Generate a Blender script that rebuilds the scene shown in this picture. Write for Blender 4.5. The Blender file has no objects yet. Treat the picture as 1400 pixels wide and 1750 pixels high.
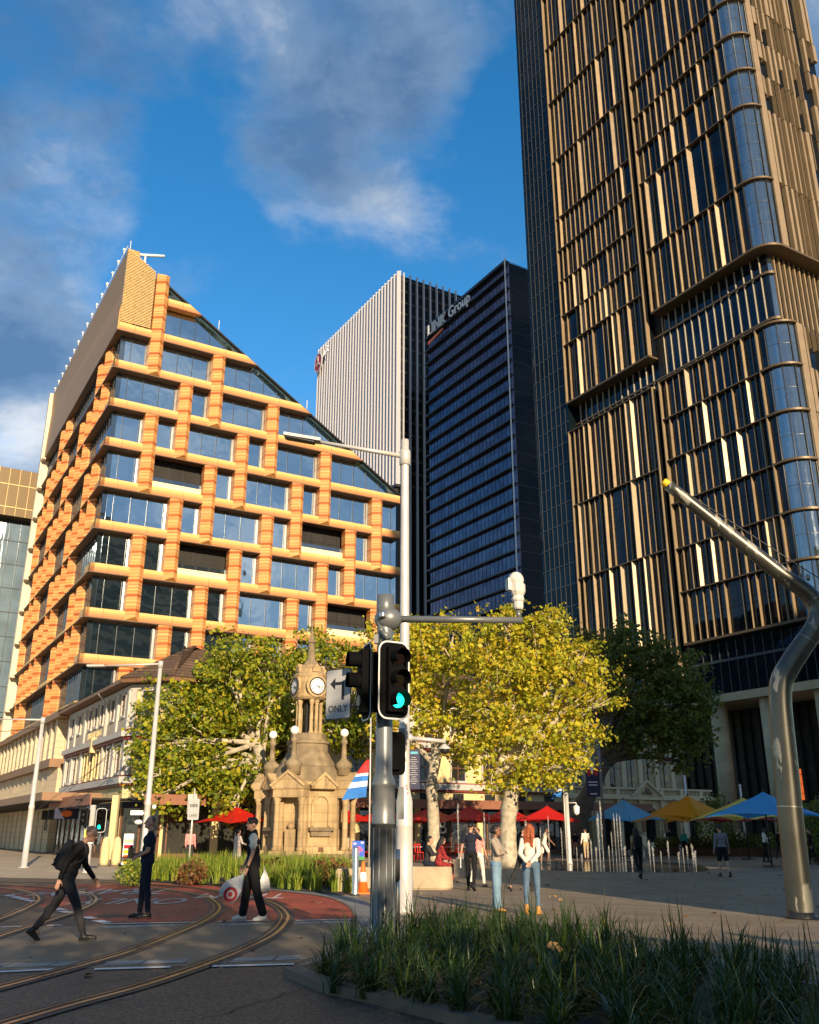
import bpy, bmesh, math, random
import numpy as np
from mathutils import Vector, Matrix
R = math.radians
SC = bpy.context.scene
COL = SC.collection

# ------------------------------------------------------------------ camera, sky, sun, exposure
FPX, UC, VC, HV, CH = 1560.0, 700.0, 875.0, 1420.0, 1.62
PITCH = math.atan((HV - VC) / FPX)
cam_d = bpy.data.cameras.new('camera')
cam = bpy.data.objects.new('camera', cam_d)
COL.objects.link(cam)
cam_d.sensor_fit = 'HORIZONTAL'
cam_d.sensor_width = 36.0
cam_d.lens = 36.0 * FPX / 1400.0
cam_d.clip_start = 0.1
cam_d.clip_end = 5000.0
cam.location = (0, 0, CH)
cam.rotation_euler = (math.pi / 2 + PITCH, 0, 0)
SC.camera = cam

SUN_EL = R(17.0)
SUN_AZ = R(161.0)           # clockwise from +Y (the camera looks along +Y)
sdir = Vector((math.sin(SUN_AZ) * math.cos(SUN_EL), math.cos(SUN_AZ) * math.cos(SUN_EL), math.sin(SUN_EL)))
sun_d = bpy.data.lights.new('sun', 'SUN')
sun_d.energy = 4.8
sun_d.angle = R(0.5)
sun_d.color = (1.0, 0.79, 0.53)
sun = bpy.data.objects.new('sun', sun_d)
COL.objects.link(sun)
sun.rotation_euler = sdir.to_track_quat('Z', 'Y').to_euler()
sun.location = (20, -60, 60)

SC.view_settings.view_transform = 'Standard'
SC.view_settings.look = 'None'
SC.view_settings.exposure = 0.72
SC.view_settings.gamma = 1.0
SC.view_settings.use_curve_mapping = False
SC.render.engine = 'CYCLES'
SC.cycles.max_bounces = 6
SC.cycles.diffuse_bounces = 3
SC.cycles.glossy_bounces = 3
SC.cycles.transmission_bounces = 4
SC.cycles.transparent_max_bounces = 6
SC.cycles.use_denoising = True

W = bpy.data.worlds.new('World')
SC.world = W
W.use_nodes = True
def build_world():
    nt = W.node_tree
    N, L = nt.nodes, nt.links
    N.clear()
    out = N.new('ShaderNodeOutputWorld')
    bg = N.new('ShaderNodeBackground')
    bg.inputs['Strength'].default_value = 0.13
    L.new(bg.outputs[0], out.inputs[0])
    sky = N.new('ShaderNodeTexSky')
    sky.sky_type = 'NISHITA'
    sky.sun_disc = False
    sky.sun_elevation = SUN_EL
    sky.sun_rotation = SUN_AZ
    sky.altitude = 50
    sky.air_density = 1.1
    sky.dust_density = 0.2
    sky.ozone_density = 2.2
    hs = N.new('ShaderNodeHueSaturation')
    hs.inputs['Saturation'].default_value = 1.38
    hs.inputs['Value'].default_value = 1.0
    L.new(sky.outputs[0], hs.inputs['Color'])
    # clouds: noise on the view direction projected to a cloud deck
    tc = N.new('ShaderNodeTexCoord')
    sep = N.new('ShaderNodeSeparateXYZ')
    L.new(tc.outputs['Generated'], sep.inputs[0])
    zz = N.new('ShaderNodeMath'); zz.operation = 'ADD'; zz.inputs[1].default_value = 0.28
    ab = N.new('ShaderNodeMath'); ab.operation = 'ABSOLUTE'
    L.new(sep.outputs['Z'], ab.inputs[0]); L.new(ab.outputs[0], zz.inputs[0])
    dx = N.new('ShaderNodeMath'); dx.operation = 'DIVIDE'
    dy = N.new('ShaderNodeMath'); dy.operation = 'DIVIDE'
    L.new(sep.outputs['X'], dx.inputs[0]); L.new(zz.outputs[0], dx.inputs[1])
    L.new(sep.outputs['Y'], dy.inputs[0]); L.new(zz.outputs[0], dy.inputs[1])
    cb = N.new('ShaderNodeCombineXYZ')
    L.new(dx.outputs[0], cb.inputs[0]); L.new(dy.outputs[0], cb.inputs[1])
    def noise(scale, detail, rough, off, dist=0.0):
        mp = N.new('ShaderNodeMapping')
        mp.inputs['Location'].default_value = off
        mp.inputs['Scale'].default_value = (1.0, 1.0, 1.7)
        L.new(tc.outputs['Generated'], mp.inputs['Vector'])
        n = N.new('ShaderNodeTexNoise')
        n.inputs['Scale'].default_value = scale
        n.inputs['Detail'].default_value = detail
        n.inputs['Roughness'].default_value = rough
        n.inputs['Distortion'].default_value = dist
        L.new(mp.outputs[0], n.inputs['Vector'])
        return n.outputs['Fac']
    n1 = noise(3.6, 12, 0.60, CLOUD_SEED, 0.25)
    n2 = noise(5.5, 12, 0.62, (7.3, 2.2, 0.4), 0.2)
    # soft banks of cloud standing in given directions of the sky
    def bank(d, width, amp):
        v = N.new('ShaderNodeVectorMath'); v.operation = 'DISTANCE'
        L.new(tc.outputs['Generated'], v.inputs[0]); v.inputs[1].default_value = Vector(d).normalized()
        m = N.new('ShaderNodeMapRange'); m.interpolation_type = 'SMOOTHSTEP'
        m.inputs['From Min'].default_value = width; m.inputs['From Max'].default_value = 0.0
        m.inputs['To Min'].default_value = 0.0; m.inputs['To Max'].default_value = amp
        L.new(v.outputs['Value'], m.inputs['Value'])
        return m.outputs[0]
    def add(a, b):
        s = N.new('ShaderNodeMath'); s.operation = 'ADD'
        L.new(a, s.inputs[0]); L.new(b, s.inputs[1]); return s.outputs[0]
    acc = n1
    for d, w_, a_ in CLOUD_BANKS:
        acc = add(acc, bank(d, w_, a_))
    cov = N.new('ShaderNodeMapRange'); cov.interpolation_type = 'SMOOTHSTEP'
    cov.inputs['From Min'].default_value = 0.435; cov.inputs['From Max'].default_value = 0.72
    L.new(acc, cov.inputs['Value'])
    ramp = N.new('ShaderNodeValToRGB')
    e = ramp.color_ramp.elements
    e[0].position = 0.36; e[0].color = (0.55, 1.0, 1.8, 1)
    e[1].position = 0.80; e[1].color = (4.3, 4.3, 4.3, 1)
    m_ = e.new(0.55); m_.color = (1.15, 1.7, 2.5, 1)
    thick = N.new('ShaderNodeMath'); thick.operation = 'MULTIPLY_ADD'; thick.inputs[1].default_value = -0.55; thick.inputs[2].default_value = 0.36
    L.new(acc, thick.inputs[0])
    acc2 = add(n2, thick.outputs[0])
    for d, w_, a_ in CLOUD_LIGHTS:
        acc2 = add(acc2, bank(d, w_, a_))
    L.new(acc2, ramp.inputs[0])
    cm = N.new('ShaderNodeMath'); cm.operation = 'MULTIPLY'; cm.inputs[1].default_value = 0.86
    L.new(cov.outputs[0], cm.inputs[0])
    mix = N.new('ShaderNodeMix'); mix.data_type = 'RGBA'
    L.new(cm.outputs[0], mix.inputs['Factor'])
    L.new(hs.outputs[0], mix.inputs['A']); L.new(ramp.outputs[0], mix.inputs['B'])
    L.new(mix.outputs['Result'], bg.inputs['Color'])
def ray(u, v):
    a = (u - UC) / FPX; b = (VC - v) / FPX
    return Vector((a, math.cos(PITCH) - b * math.sin(PITCH), math.sin(PITCH) + b * math.cos(PITCH)))
CLOUD_SEED = (3.1, 1.7, 0.0)
CLOUD_BANKS = [(ray(130, 110), 0.24, 0.16), (ray(560, 40), 0.25, 0.10), (ray(660, 230), 0.17, 0.16), (ray(30, 640), 0.20, 0.30),
               (ray(780, 400), 0.09, 0.10), (ray(1400, 200), 0.17, 0.34), (ray(420, 560), 0.18, -0.12), (ray(330, 330), 0.08, -0.10), (ray(600, 330), 0.12, 0.05), (ray(300, 250), 0.07, -0.12), (ray(400, 130), 0.06, -0.08),
               (ray(862, 170), 0.07, -0.25), (ray(330, 470), 0.07, 0.14),
               (Vector((0.25, -0.9, 0.35)), 1.2, 0.42), (Vector((0.78, -0.55, 0.33)), 0.55, 0.22), (Vector((-0.9, -0.2, 0.45)), 0.6, 0.12)]  # unseen banks behind the camera, added to neutralise the fill and pale the reflections
CLOUD_LIGHTS = [(ray(40, 735), 0.09, 0.42), (ray(755, 385), 0.04, 0.12), (ray(1395, 220), 0.16, 0.22), (ray(120, 100), 0.22, -0.12), (ray(30, 620), 0.08, -0.14),
                (ray(230, 440), 0.04, 0.14), (ray(450, 290), 0.08, 0.08), (Vector((0.25, -0.9, 0.35)), 1.2, 0.10), (Vector((0.78, -0.55, 0.33)), 0.6, 0.14)]  # the last two brighten the unseen banks added behind the camera
build_world()

# ------------------------------------------------------------------ measuring helpers (give real ground / facade positions)
def G(u, v, z=0.0):
    r = ray(u, v); t = (z - CH) / r.z
    return Vector((r.x * t, r.y * t, z))
def AY(u, v, Y):
    r = ray(u, v); t = Y / r.y
    return Vector((r.x * t, Y, CH + r.z * t))
def px_of(P):
    d = P[1] * math.cos(PITCH) + (P[2] - CH) * math.sin(PITCH)
    h = -P[1] * math.sin(PITCH) + (P[2] - CH) * math.cos(PITCH)
    if d < 0.1: return (-9999, -9999)
    return (UC + FPX * P[0] / d, VC - FPX * h / d)
AZ1 = R(-30.7)
E1 = Vector((math.sin(AZ1), math.cos(AZ1), 0))      # street direction running away to the left
E2 = Vector((math.cos(AZ1), -math.sin(AZ1), 0))     # cross direction running away to the right
UP = Vector((0, 0, 1))

class Fr:
    """facade frame: s along a, n outward, z up"""
    def __init__(self, O, a, n):
        self.O = Vector((O[0], O[1], 0)); self.a = Vector(a); self.n = Vector(n)
    def P(self, s, n, z):
        return self.O + self.a * s + self.n * n + UP * z

class MB:
    def __init__(self): self.v = []; self.f = []; self.m = []; self.sm = []
    def vert(self, p): self.v.append((p[0], p[1], p[2])); return len(self.v) - 1
    def poly(self, pts, m=0, sm=False):
        i0 = len(self.v)
        for p in pts: self.v.append((p[0], p[1], p[2]))
        self.f.append(tuple(range(i0, i0 + len(pts)))); self.m.append(m); self.sm.append(sm)
    def hexa(self, c, m=0):
        i = len(self.v)
        for p in c: self.v.append((p[0], p[1], p[2]))
        for q in ((0, 3, 2, 1), (4, 5, 6, 7), (0, 1, 5, 4), (1, 2, 6, 5), (2, 3, 7, 6), (3, 0, 4, 7)):
            self.f.append(tuple(i + k for k in q)); self.m.append(m); self.sm.append(False)
    def fbox(self, fr, s0, s1, n0, n1, z0, z1, m=0):
        P = fr.P
        self.hexa([P(s0, n0, z0), P(s1, n0, z0), P(s1, n1, z0), P(s0, n1, z0), P(s0, n0, z1), P(s1, n0, z1), P(s1, n1, z1), P(s0, n1, z1)], m)
        return self
    def box(self, c, s, rz=0.0, m=0):
        ca, sa = math.cos(rz), math.sin(rz)
        pts = []
        for dz in (-.5, .5):
            for dx, dy in ((-.5, -.5), (.5, -.5), (.5, .5), (-.5, .5)):
                x, y = dx * s[0], dy * s[1]
                pts.append((c[0] + x * ca - y * sa, c[1] + x * sa + y * ca, c[2] + dz * s[2]))
        self.hexa(pts, m); return self
    def extr(self, pts, off, m=0, msides=None):
        """polygon pts extruded by vector off"""
        off = Vector(off); n = len(pts); i = len(self.v)
        for p in pts: self.v.append((p[0], p[1], p[2]))
        for p in pts: q = Vector(p) + off; self.v.append((q.x, q.y, q.z))
        self.f.append(tuple(range(i, i + n))); self.m.append(m); self.sm.append(False)
        self.f.append(tuple(range(i + 2 * n - 1, i + n - 1, -1))); self.m.append(m); self.sm.append(False)
        for k in range(n):
            k2 = (k + 1) % n
            self.f.append((i + k, i + n + k, i + n + k2, i + k2)); self.m.append(m if msides is None else msides); self.sm.append(False)
        return self
    def tube(self, pts, rad, seg=10, m=0, cap=True, sm=True, flat=1.0):
        pts = [Vector(p) for p in pts]
        if not hasattr(rad, '__len__'): rad = [rad] * len(pts)
        rings = []; ref = None
        for k, p in enumerate(pts):
            if k == 0: d = pts[1] - p
            elif k == len(pts) - 1: d = p - pts[k - 1]
            else: d = (pts[k + 1] - p).normalized() + (p - pts[k - 1]).normalized()
            d = d.normalized() if d.length > 1e-9 else Vector((0, 0, 1))
            if ref is None:
                ref = Vector((1, 0, 0)) if abs(d.x) < 0.9 else Vector((0, 1, 0))
            x = ref - d * ref.dot(d)
            if x.length < 1e-6: x = d.orthogonal()
            x.normalize(); y = d.cross(x); ref = x
            i = len(self.v)
            for j in range(seg):
                a = 2 * math.pi * j / seg
                q = p + x * (math.cos(a) * rad[k]) + y * (math.sin(a) * rad[k] * flat)
                self.v.append((q.x, q.y, q.z))
            rings.append(i)
        for k in range(len(rings) - 1):
            a, b = rings[k], rings[k + 1]
            for j in range(seg):
                j2 = (j + 1) % seg
                self.f.append((a + j, a + j2, b + j2, b + j)); self.m.append(m); self.sm.append(sm)
        if cap:
            self.f.append(tuple(rings[0] + j for j in range(seg - 1, -1, -1))); self.m.append(m); self.sm.append(False)
            self.f.append(tuple(rings[-1] + j for j in range(seg))); self.m.append(m); self.sm.append(False)
        return self
    def lathe(self, prof, c=(0, 0, 0), seg=20, m=0, sm=True, a0=0.0, sx=1.0, sy=1.0):
        """prof: list of (radius, z)"""
        rings = []
        for r, z in prof:
            i = len(self.v)
            for j in range(seg):
                a = a0 + 2 * math.pi * j / seg
                self.v.append((c[0] + r * math.cos(a) * sx, c[1] + r * math.sin(a) * sy, c[2] + z))
            rings.append(i)
        for k in range(len(rings) - 1):
            a, b = rings[k], rings[k + 1]
            for j in range(seg):
                j2 = (j + 1) % seg
                self.f.append((a + j, a + j2, b + j2, b + j)); self.m.append(m); self.sm.append(sm)
        self.f.append(tuple(rings[0] + j for j in range(seg - 1, -1, -1))); self.m.append(m); self.sm.append(False)
        self.f.append(tuple(rings[-1] + j for j in range(seg))); self.m.append(m); self.sm.append(False)
        return self
    def ball(self, c, r, seg=12, rings=8, m=0, sc=(1, 1, 1)):
        prof = [(max(1e-4, math.sin(math.pi * k / rings)), -math.cos(math.pi * k / rings)) for k in range(rings + 1)]
        i0 = len(self.v)
        self.lathe([(p * r, z * r) for p, z in prof], (0, 0, 0), seg, m)
        for i in range(i0, len(self.v)):
            x, y, z = self.v[i]; self.v[i] = (c[0] + x * sc[0], c[1] + y * sc[1], c[2] + z * sc[2])
        return self
    def add(self, verts, faces, m=0, sm=False):
        i = len(self.v); self.v.extend([tuple(v) for v in verts])
        for f in faces: self.f.append(tuple(i + k for k in f)); self.m.append(m); self.sm.append(sm)

BASE = {}          # world position of each root, so parts are stored relative to it
def new_obj(name, me, parent=None):
    o = bpy.data.objects.new(name, me)
    COL.objects.link(o)
    if parent is not None: o.parent = parent
    return o
def tag(o, label=None, cat=None, group=None, kind=None):
    if label: o['label'] = label
    if cat: o['category'] = cat
    if group: o['group'] = group
    if kind: o['kind'] = kind
    return o
def thing(name, label, cat, loc=(0, 0, 0), group=None, rz=0.0):
    o = new_obj(name, None)
    o.empty_display_size = 0.2
    o.location = loc; o.rotation_euler = (0, 0, rz)
    BASE[o.name] = Vector(loc)
    return tag(o, label, cat, group)
def to_mesh(name, mb, mats, off=None, fix=True):
    me = bpy.data.meshes.new(name)
    v = mb.v
    if off is not None and off.length > 0:
        v = [(a - off.x, b - off.y, c - off.z) for a, b, c in v]
    me.from_pydata(v, [], mb.f)
    if not isinstance(mats, (list, tuple)): mats = [mats]
    for m in mats: me.materials.append(m)
    me.polygons.foreach_set('material_index', mb.m)
    me.polygons.foreach_set('use_smooth', mb.sm)
    if fix and len(mb.f) < 60000:
        bm = bmesh.new(); bm.from_mesh(me)
        bmesh.ops.recalc_face_normals(bm, faces=bm.faces)
        bm.to_mesh(me); bm.free()
    me.update()
    return me
def part(name, mb, mats, parent=None, label=None, fix=True, local=False, kind=None):
    off = None
    if parent is not None and not local:
        off = BASE.get(parent.name, Vector((0, 0, 0)))
    me = to_mesh(name, mb, mats, off, fix)
    o = new_obj(name, me, parent)
    if parent is not None: BASE[o.name] = BASE.get(parent.name, Vector((0, 0, 0)))
    if label: o['label'] = label
    if kind: o['kind'] = kind
    return o
def solo(name, mb, mats, label=None, cat=None, group=None, kind=None, fix=True):
    o = part(name, mb, mats, None, None, fix)
    BASE[o.name] = Vector((0, 0, 0))
    return tag(o, label, cat, group, kind)
KIDS = {}
def dup(root, loc, rz=0.0, label=None, group=None, scale=None):
    def rec(o, par):
        c = o.copy(); COL.objects.link(c)
        if par is not None: c.parent = par
        for ch in o.children: rec(ch, c)
        return c
    c = rec(root, None)
    c.location = loc; c.rotation_euler = (0, 0, rz)
    if scale: c.scale = (scale,) * 3
    if label: c['label'] = label
    if group: c['group'] = group
    return c
def text_mb(s, size, thick=0.01, align='CENTER'):
    cu = bpy.data.curves.new('txt', 'FONT'); cu.body = s; cu.size = size
    cu.align_x = align; cu.align_y = 'CENTER'; cu.extrude = thick; cu.resolution_u = 3
    o = bpy.data.objects.new('txt', cu); COL.objects.link(o)
    bpy.context.view_layer.update()
    dg = bpy.context.evaluated_depsgraph_get()
    me = bpy.data.meshes.new_from_object(o.evaluated_get(dg))
    V = [tuple(v.co) for v in me.vertices]; F = [tuple(p.vertices) for p in me.polygons]
    bpy.data.objects.remove(o); bpy.data.curves.remove(cu); bpy.data.meshes.remove(me)
    return V, F
def put_text(mb, s, size, org, ax, ay, thick=0.01, m=0, align='CENTER', sx=1.0):
    V, F = text_mb(s, size, thick, align)
    org = Vector(org); ax = Vector(ax).normalized(); ay = Vector(ay).normalized(); az = ax.cross(ay)
    mb.add([org + ax * (x * sx) + ay * y + az * z for x, y, z in V], F, m)
def smooth_path(pts, n=6):
    P = [Vector(p) for p in pts]; out = []
    for i in range(len(P) - 1):
        p0 = P[max(i - 1, 0)]; p1 = P[i]; p2 = P[i + 1]; p3 = P[min(i + 2, len(P) - 1)]
        for k in range(n):
            t = k / n
            out.append(0.5 * ((2 * p1) + (p2 - p0) * t + (2 * p0 - 5 * p1 + 4 * p2 - p3) * t * t + (3 * p1 - p0 - 3 * p2 + p3) * t ** 3))
    out.append(P[-1]); return out

# ------------------------------------------------------------------ materials
def _nt(name):
    m = bpy.data.materials.new(name); m.use_nodes = True
    nt = m.node_tree; b = nt.nodes['Principled BSDF']
    return m, nt, b
def pm(name, col, rough=0.6, metal=0.0, var=0.18, scale=3.0, bump=0.0, bscale=None, spec=0.4, stain=0.0, detail=6):
    """principled with mottled colour, roughness variation and optional bump"""
    m, nt, b = _nt(name)
    N, L = nt.nodes, nt.links
    tc = N.new('ShaderNodeTexCoord')
    n = N.new('ShaderNodeTexNoise'); n.inputs['Scale'].default_value = scale; n.inputs['Detail'].default_value = detail; n.inputs['Roughness'].default_value = 0.62
    L.new(tc.outputs['Object'], n.inputs['Vector'])
    r = N.new('ShaderNodeValToRGB')
    e = r.color_ramp.elements
    e[0].position = 0.3; e[1].position = 0.72
    e[0].color = tuple(c * (1 - var) for c in col) + (1,)
    e[1].color = tuple(min(1, c * (1 + var)) for c in col) + (1,)
    L.new(n.outputs['Fac'], r.inputs[0])
    last = r.outputs[0]
    if stain > 0:
        n3 = N.new('ShaderNodeTexNoise'); n3.inputs['Scale'].default_value = scale * 0.35; n3.inputs['Detail'].default_value = 5
        mp = N.new('ShaderNodeMapping'); mp.inputs['Scale'].default_value = (1, 1, 0.25)
        L.new(tc.outputs['Object'], mp.inputs[0]); L.new(mp.outputs[0], n3.inputs['Vector'])
        r3 = N.new('ShaderNodeValToRGB'); r3.color_ramp.elements[0].position = 0.48; r3.color_ramp.elements[1].position = 0.7
        L.new(n3.outputs['Fac'], r3.inputs[0])
        mm = N.new('ShaderNodeMath'); mm.operation = 'MULTIPLY'; mm.inputs[1].default_value = stain
        L.new(r3.outputs[0], mm.inputs[0])
        mx = N.new('ShaderNodeMix'); mx.data_type = 'RGBA'
        L.new(mm.outputs[0], mx.inputs['Factor']); L.new(last, mx.inputs['A'])
        mx.inputs['B'].default_value = tuple(c * 0.35 for c in col) + (1,)
        last = mx.outputs['Result']
    L.new(last, b.inputs['Base Color'])
    b.inputs['Metallic'].default_value = metal
    b.inputs['Specular IOR Level'].default_value = spec
    rr = N.new('ShaderNodeMapRange'); rr.inputs['To Min'].default_value = max(0.02, rough - 0.1); rr.inputs['To Max'].default_value = min(1, rough + 0.1)
    L.new(n.outputs['Fac'], rr.inputs['Value']); L.new(rr.outputs[0], b.inputs['Roughness'])
    if bump > 0:
        n2 = N.new('ShaderNodeTexNoise'); n2.inputs['Scale'].default_value = bscale or scale * 8; n2.inputs['Detail'].default_value = 4
        L.new(tc.outputs['Object'], n2.inputs['Vector'])
        bp = N.new('ShaderNodeBump'); bp.inputs['Strength'].default_value = bump; bp.inputs['Distance'].default_value = 0.02
        L.new(n2.outputs['Fac'], bp.inputs['Height']); L.new(bp.outputs[0], b.inputs['Normal'])
    return m
def glass(name, dark, refl, tint=(0.8, 0.86, 0.92), rough=0.03, wob=0.02, wscale=0.35):
    """coated facade glass: dark body under a mirror coat that strengthens at grazing angles, slightly wavy"""
    m, nt, b = _nt(name)
    N, L = nt.nodes, nt.links
    N.remove(b)
    out = [x for x in N if x.type == 'OUTPUT_MATERIAL'][0]
    tc = N.new('ShaderNodeTexCoord')
    n = N.new('ShaderNodeTexNoise'); n.inputs['Scale'].default_value = wscale; n.inputs['Detail'].default_value = 3
    L.new(tc.outputs['Object'], n.inputs['Vector'])
    bp = N.new('ShaderNodeBump'); bp.inputs['Strength'].default_value = wob; bp.inputs['Distance'].default_value = 1.0
    L.new(n.outputs['Fac'], bp.inputs['Height'])
    df = N.new('ShaderNodeBsdfDiffuse')
    n2 = N.new('ShaderNodeTexNoise'); n2.inputs['Scale'].default_value = 0.5; n2.inputs['Detail'].default_value = 4
    L.new(tc.outputs['Object'], n2.inputs['Vector'])
    r = N.new('ShaderNodeValToRGB'); r.color_ramp.elements[0].color = tuple(c * 0.55 for c in dark) + (1,); r.color_ramp.elements[1].color = tuple(c * 1.6 for c in dark) + (1,)
    L.new(n2.outputs['Fac'], r.inputs[0]); L.new(r.outputs[0], df.inputs['Color'])
    gl = N.new('ShaderNodeBsdfGlossy'); gl.inputs['Color'].default_value = tint + (1,); gl.inputs['Roughness'].default_value = rough
    L.new(bp.outputs[0], gl.inputs['Normal'])
    lw = N.new('ShaderNodeLayerWeight'); lw.inputs['Blend'].default_value = 0.25
    mr = N.new('ShaderNodeMapRange'); mr.inputs['To Min'].default_value = refl; mr.inputs['To Max'].default_value = min(0.95, refl + 0.55)
    L.new(lw.outputs['Facing'], mr.inputs['Value'])
    pw = N.new('ShaderNodeMath'); pw.operation = 'POWER'; pw.inputs[1].default_value = 2.2
    L.new(lw.outputs['Facing'], pw.inputs[0]); L.new(pw.outputs[0], mr.inputs['Value'])
    mx = N.new('ShaderNodeMixShader')
    L.new(mr.outputs[0], mx.inputs[0]); L.new(df.outputs[0], mx.inputs[1]); L.new(gl.outputs[0], mx.inputs[2])
    L.new(mx.outputs[0], out.inputs[0])
    return m
def emit(name, col, s):
    m, nt, b = _nt(name)
    b.inputs['Base Color'].default_value = tuple(col) + (1,)
    b.inputs['Emission Color'].default_value = tuple(col) + (1,)
    b.inputs['Emission Strength'].default_value = s
    return m
def bands(name, cols, period, rough=0.55, axis='Z', thin=None, var=0.08, offset=0.0):
    """terracotta laid in coloured courses: constant colour ramp over the repeating height"""
    m, nt, b = _nt(name)
    N, L = nt.nodes, nt.links
    tc = N.new('ShaderNodeTexCoord'); sp = N.new('ShaderNodeSeparateXYZ')
    L.new(tc.outputs['Object'], sp.inputs[0])
    ad = N.new('ShaderNodeMath'); ad.operation = 'ADD'; ad.inputs[1].default_value = offset
    L.new(sp.outputs[axis], ad.inputs[0])
    dv = N.new('ShaderNodeMath'); dv.operation = 'DIVIDE'; dv.inputs[1].default_value = period
    L.new(ad.outputs[0], dv.inputs[0])
    fr = N.new('ShaderNodeMath'); fr.operation = 'FRACT'
    L.new(dv.outputs[0], fr.inputs[0])
    r = N.new('ShaderNodeValToRGB'); r.color_ramp.interpolation = 'CONSTANT'
    e = r.color_ramp.elements
    e[0].position = 0.0; e[0].color = tuple(cols[0][1]) + (1,)
    e[1].position = cols[1][0]; e[1].color = tuple(cols[1][1]) + (1,)
    for p, c in cols[2:]:
        q = e.new(p); q.color = tuple(c) + (1,)
    L.new(fr.outputs[0], r.inputs[0])
    last = r.outputs[0]
    n = N.new('ShaderNodeTexNoise'); n.inputs['Scale'].default_value = 1.3; n.inputs['Detail'].default_value = 6
    L.new(tc.outputs['Object'], n.inputs['Vector'])
    if thin:
        d2 = N.new('ShaderNodeMath'); d2.operation = 'DIVIDE'; d2.inputs[1].default_value = thin
        L.new(ad.outputs[0], d2.inputs[0])
        fl = N.new('ShaderNodeMath'); fl.operation = 'FLOOR'; L.new(d2.outputs[0], fl.inputs[0])
        wn = N.new('ShaderNodeTexWhiteNoise'); wn.noise_dimensions = '1D'; L.new(fl.outputs[0], wn.inputs['W'])
        hv = N.new('ShaderNodeHueSaturation')
        mr = N.new('ShaderNodeMapRange'); mr.inputs['To Min'].default_value = 0.78; mr.inputs['To Max'].default_value = 1.2
        L.new(wn.outputs['Value'], mr.inputs['Value']); L.new(mr.outputs[0], hv.inputs['Value'])
        L.new(last, hv.inputs['Color']); last = hv.outputs[0]
    hv2 = N.new('ShaderNodeHueSaturation')
    mr2 = N.new('ShaderNodeMapRange'); mr2.inputs['To Min'].default_value = 1 - var; mr2.inputs['To Max'].default_value = 1 + var
    L.new(n.outputs['Fac'], mr2.inputs['Value']); L.new(mr2.outputs[0], hv2.inputs['Value']); L.new(last, hv2.inputs['Color'])
    L.new(hv2.outputs[0], b.inputs['Base Color'])
    b.inputs['Roughness'].default_value = rough
    b.inputs['Specular IOR Level'].default_value = 0.3
    return m
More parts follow.
